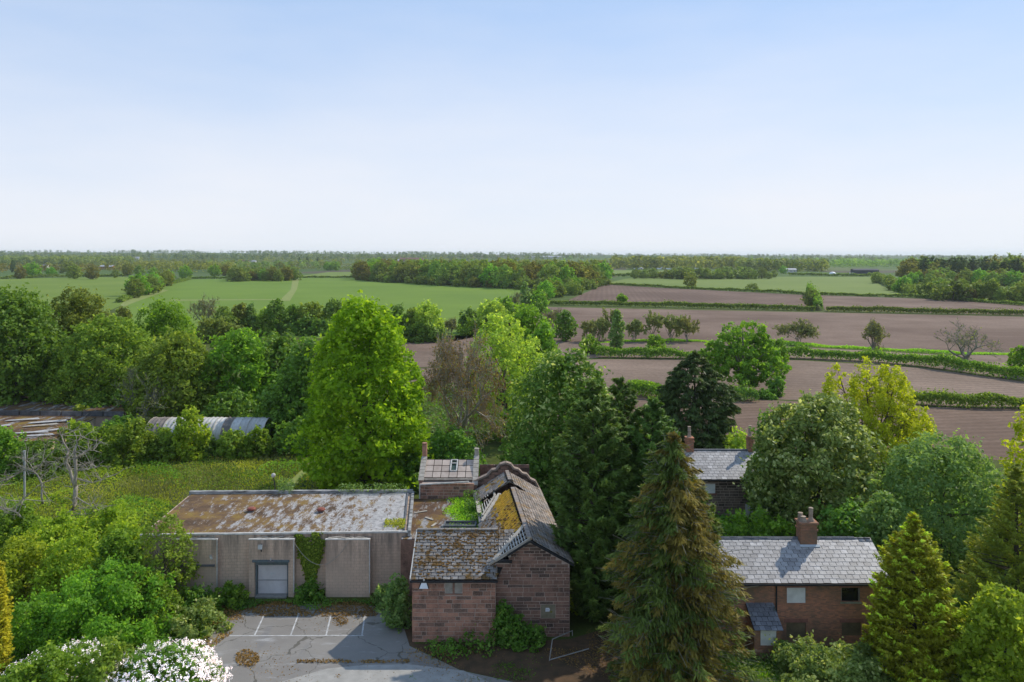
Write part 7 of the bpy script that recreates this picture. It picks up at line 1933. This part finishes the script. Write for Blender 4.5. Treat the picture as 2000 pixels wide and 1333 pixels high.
# ------------------------------------------------------------------ far buildings and vehicles
RENDER = plain('cream_render', (.62, .60, .56), (.5, .48, .44), 1, .8, 0)
ROOFR = plain('red_tile', (.24, .12, .09), (.16, .08, .06), 1, .9, 0)
ROOFG = plain('grey_sheet_roof', (.42, .42, .43), (.32, .32, .33), .5, .6, 0)
DKW = plain('dark_window', (.03, .03, .035), (.05, .05, .05), 1, .3, 0)
def farmhouse(px, py, w, d, h, rise, wm, rm, label, name='farm_building', cat='building', chim=False, rot=0.0, nw=3):
    b = G2(px, py); t = thing(name, b, label, cat)
    x0, x1, y0, y1, z = b.x - w / 2, b.x + w / 2, b.y, b.y + d, b.z
    MB().box(x0, x1, y0, y1, z - .5, z + h).slab([(x0, y0, z + h), (x0, y1, z + h), (x0, (y0 + y1) / 2, z + h + rise - .1)], (.3, 0, 0)).slab([(x1 - .3, y0, z + h), (x1 - .3, y1, z + h), (x1 - .3, (y0 + y1) / 2, z + h + rise - .1)], (.3, 0, 0)).build('wall', wm, t)
    ym = (y0 + y1) / 2
    r_ = MB().slab([(x0 - .4, y0 - .4, z + h), (x1 + .4, y0 - .4, z + h), (x1 + .4, ym, z + h + rise), (x0 - .4, ym, z + h + rise)], (0, 0, .2)).slab([(x0 - .4, y1 + .4, z + h), (x0 - .4, ym + .01, z + h + rise), (x1 + .4, ym + .01, z + h + rise), (x1 + .4, y1 + .4, z + h)], (0, 0, .2)).build('roof', rm, t)
    if chim: MB().box(x0 + .6, x0 + 1.5, ym - .4, ym + .4, z + h + rise - .4, z + h + rise + 1.2).build('chimney', ROOFR, r_)
    for i in range(nw):
        c = x0 + w * (i + .5) / nw
        MB().box(c - .6, c + .6, y0 - .05, y0 - .01, z + h * .4, z + h * .75).build('window', DKW, t)
farmhouse(87, 526, 9, 7, 5, 3, RENDER, ROOFG, 'white house among trees beyond the west pasture', 'house', 'house', True)
farmhouse(206, 527, 22, 12, 5, 2.5, BRICK, ROOFG, 'long barn with pale roof beyond the west pasture', rot=0)
farmhouse(475, 516, 24, 9, 5, 4, BRICK, ROOFR, 'red roofed row among the distant budding trees', 'house', 'house', True)
farmhouse(495, 516, 10, 9, 6, 3, RENDER, ROOFG, 'pale house end beside the red roofed row', 'house', 'house', True)
farmhouse(735, 513, 50, 16, 5, 5, BRICK, ROOFR, 'red brick farm range on the far western fields')
farmhouse(765, 513, 40, 16, 5, 4, BRICK, ROOFG, 'grey roofed barn joined to the red brick farm')
farmhouse(803, 511, 70, 18, 6, 5, BRICK, ROOFR, 'long red barn east of the brick farm')
farmhouse(1065, 505.5, 130, 30, 7, 4, RENDER, ROOFG, 'very long pale shed on the skyline')
farmhouse(262, 508, 30, 12, 6, 4, RENDER, ROOFG, 'pale skyline house on the western rise', 'house', 'house')
farmhouse(1545, 533, 16, 9, 4, 2, RENDER, ROOFG, 'small pale barn near the eastern far wood')
farmhouse(1692, 535, 34, 10, 4.5, 2, plain('dark_cladding', (.05, .055, .07), (.04, .04, .05), 1), plain('dark_sheet', (.08, .085, .10), (.06, .06, .07), 1), 'long dark low shed by the far pasture')
farmhouse(720, 511, 14, 9, 5, 3, RENDER, ROOFR, 'little white gabled house near the brick farm', 'house', 'house')
def van(px, py, label, col, L_=6.5, name='parked_van', cat='van'):
    b = G2(px, py); t = thing(name, b, label, cat); z = b.z; x0 = b.x - L_ / 2; y = b.y
    MB().slab([(x0, y, z + .5), (x0 + L_, y, z + .5), (x0 + L_, y, z + 1.5), (x0 + L_ - .6, y, z + 1.7), (x0 + L_ - 1.3, y, z + 2.7), (x0, y, z + 2.8)], (0, 2.2, 0)).build('body', col, t)
    for q in (.9, L_ - 1.1): MB().tube([(x0 + q, y - .05, z + .4), (x0 + q, y + 2.25, z + .4)], .4, 10).build('wheel', BLACKM, t)
    MB().slab([(x0 + L_ - 2.2, y - .02, z + 1.7), (x0 + L_ - .9, y - .02, z + 1.7), (x0 + L_ - 1.4, y - .02, z + 2.5), (x0 + L_ - 2.2, y - .02, z + 2.5)], (0, .015, 0)).build('window', DKW, t)
VW = plain('white_vehicle_paint', (.8, .8, .8), (.75, .75, .75), 1, .4, 0)
BLUE = plain('blue_tarpaulin', (.04, .20, .45), (.03, .15, .36), 1, .6, 0)
for i, (px, lab) in enumerate(((1243, 'white van at the west end of the far pasture row'), (1288, 'white van near the middle of the far pasture row'), (1306, 'white van at the east end of the far pasture row'))):
    van(px, 527, lab, VW, 9)
van(1364, 527, 'white lorry beside the blue covered load', VW, 12); van(1349, 527, 'blue covered trailer by the far wood', BLUE, 9, 'covered_trailer', 'trailer'); van(1449, 529, 'white van under the green far wood', VW, 8); van(1664, 537.5, 'white van standing alone on the far pasture', VW, 8)
def tent(px, py, label):
    b = G2(px, py); t = thing('dome_tent', b, label, 'tent')
    MB().lathe(b, [(4.5, 0), (4.3, 1.2), (3.4, 2.6), (1.8, 3.5), (.1, 3.8)], 12).build('cover', VW, t, smooth=True); MB().box(b.x - .8, b.x + .8, b.y - 4.7, b.y - 4.2, b.z, b.z + 1.8).build('door', DKW, t)
tent(1252, 526.5, 'white dome tent in the far pasture, bigger neighbour of the vans'); tent(1294, 526, 'white dome tent between two white vans'); tent(1626, 537, 'little white dome tent on the eastern far pasture')

# ------------------------------------------------------------------ air: a thin haze round everything
def haze():
    mb = MB(); mb.box(-15000, 15000, -400, 18500, -1.5, 75)
    m = bpy.data.materials.new('haze'); m.use_nodes = True; n = m.node_tree.nodes; n.clear()
    out = n.new('ShaderNodeOutputMaterial'); v = n.new('ShaderNodeVolumePrincipled')
    v.inputs['Color'].default_value = (.86, .92, 1.0, 1); v.inputs['Density'].default_value = 0.00006; v.inputs['Anisotropy'].default_value = .2
    m.node_tree.links.new(v.outputs[0], out.inputs['Volume'])
    o = mb.build('haze', m); o['kind'] = 'stuff'; o['label'] = 'thin bluish haze over the distant fields'
haze()
print('FOLIAGE TRIANGLES', BUDGET[0])
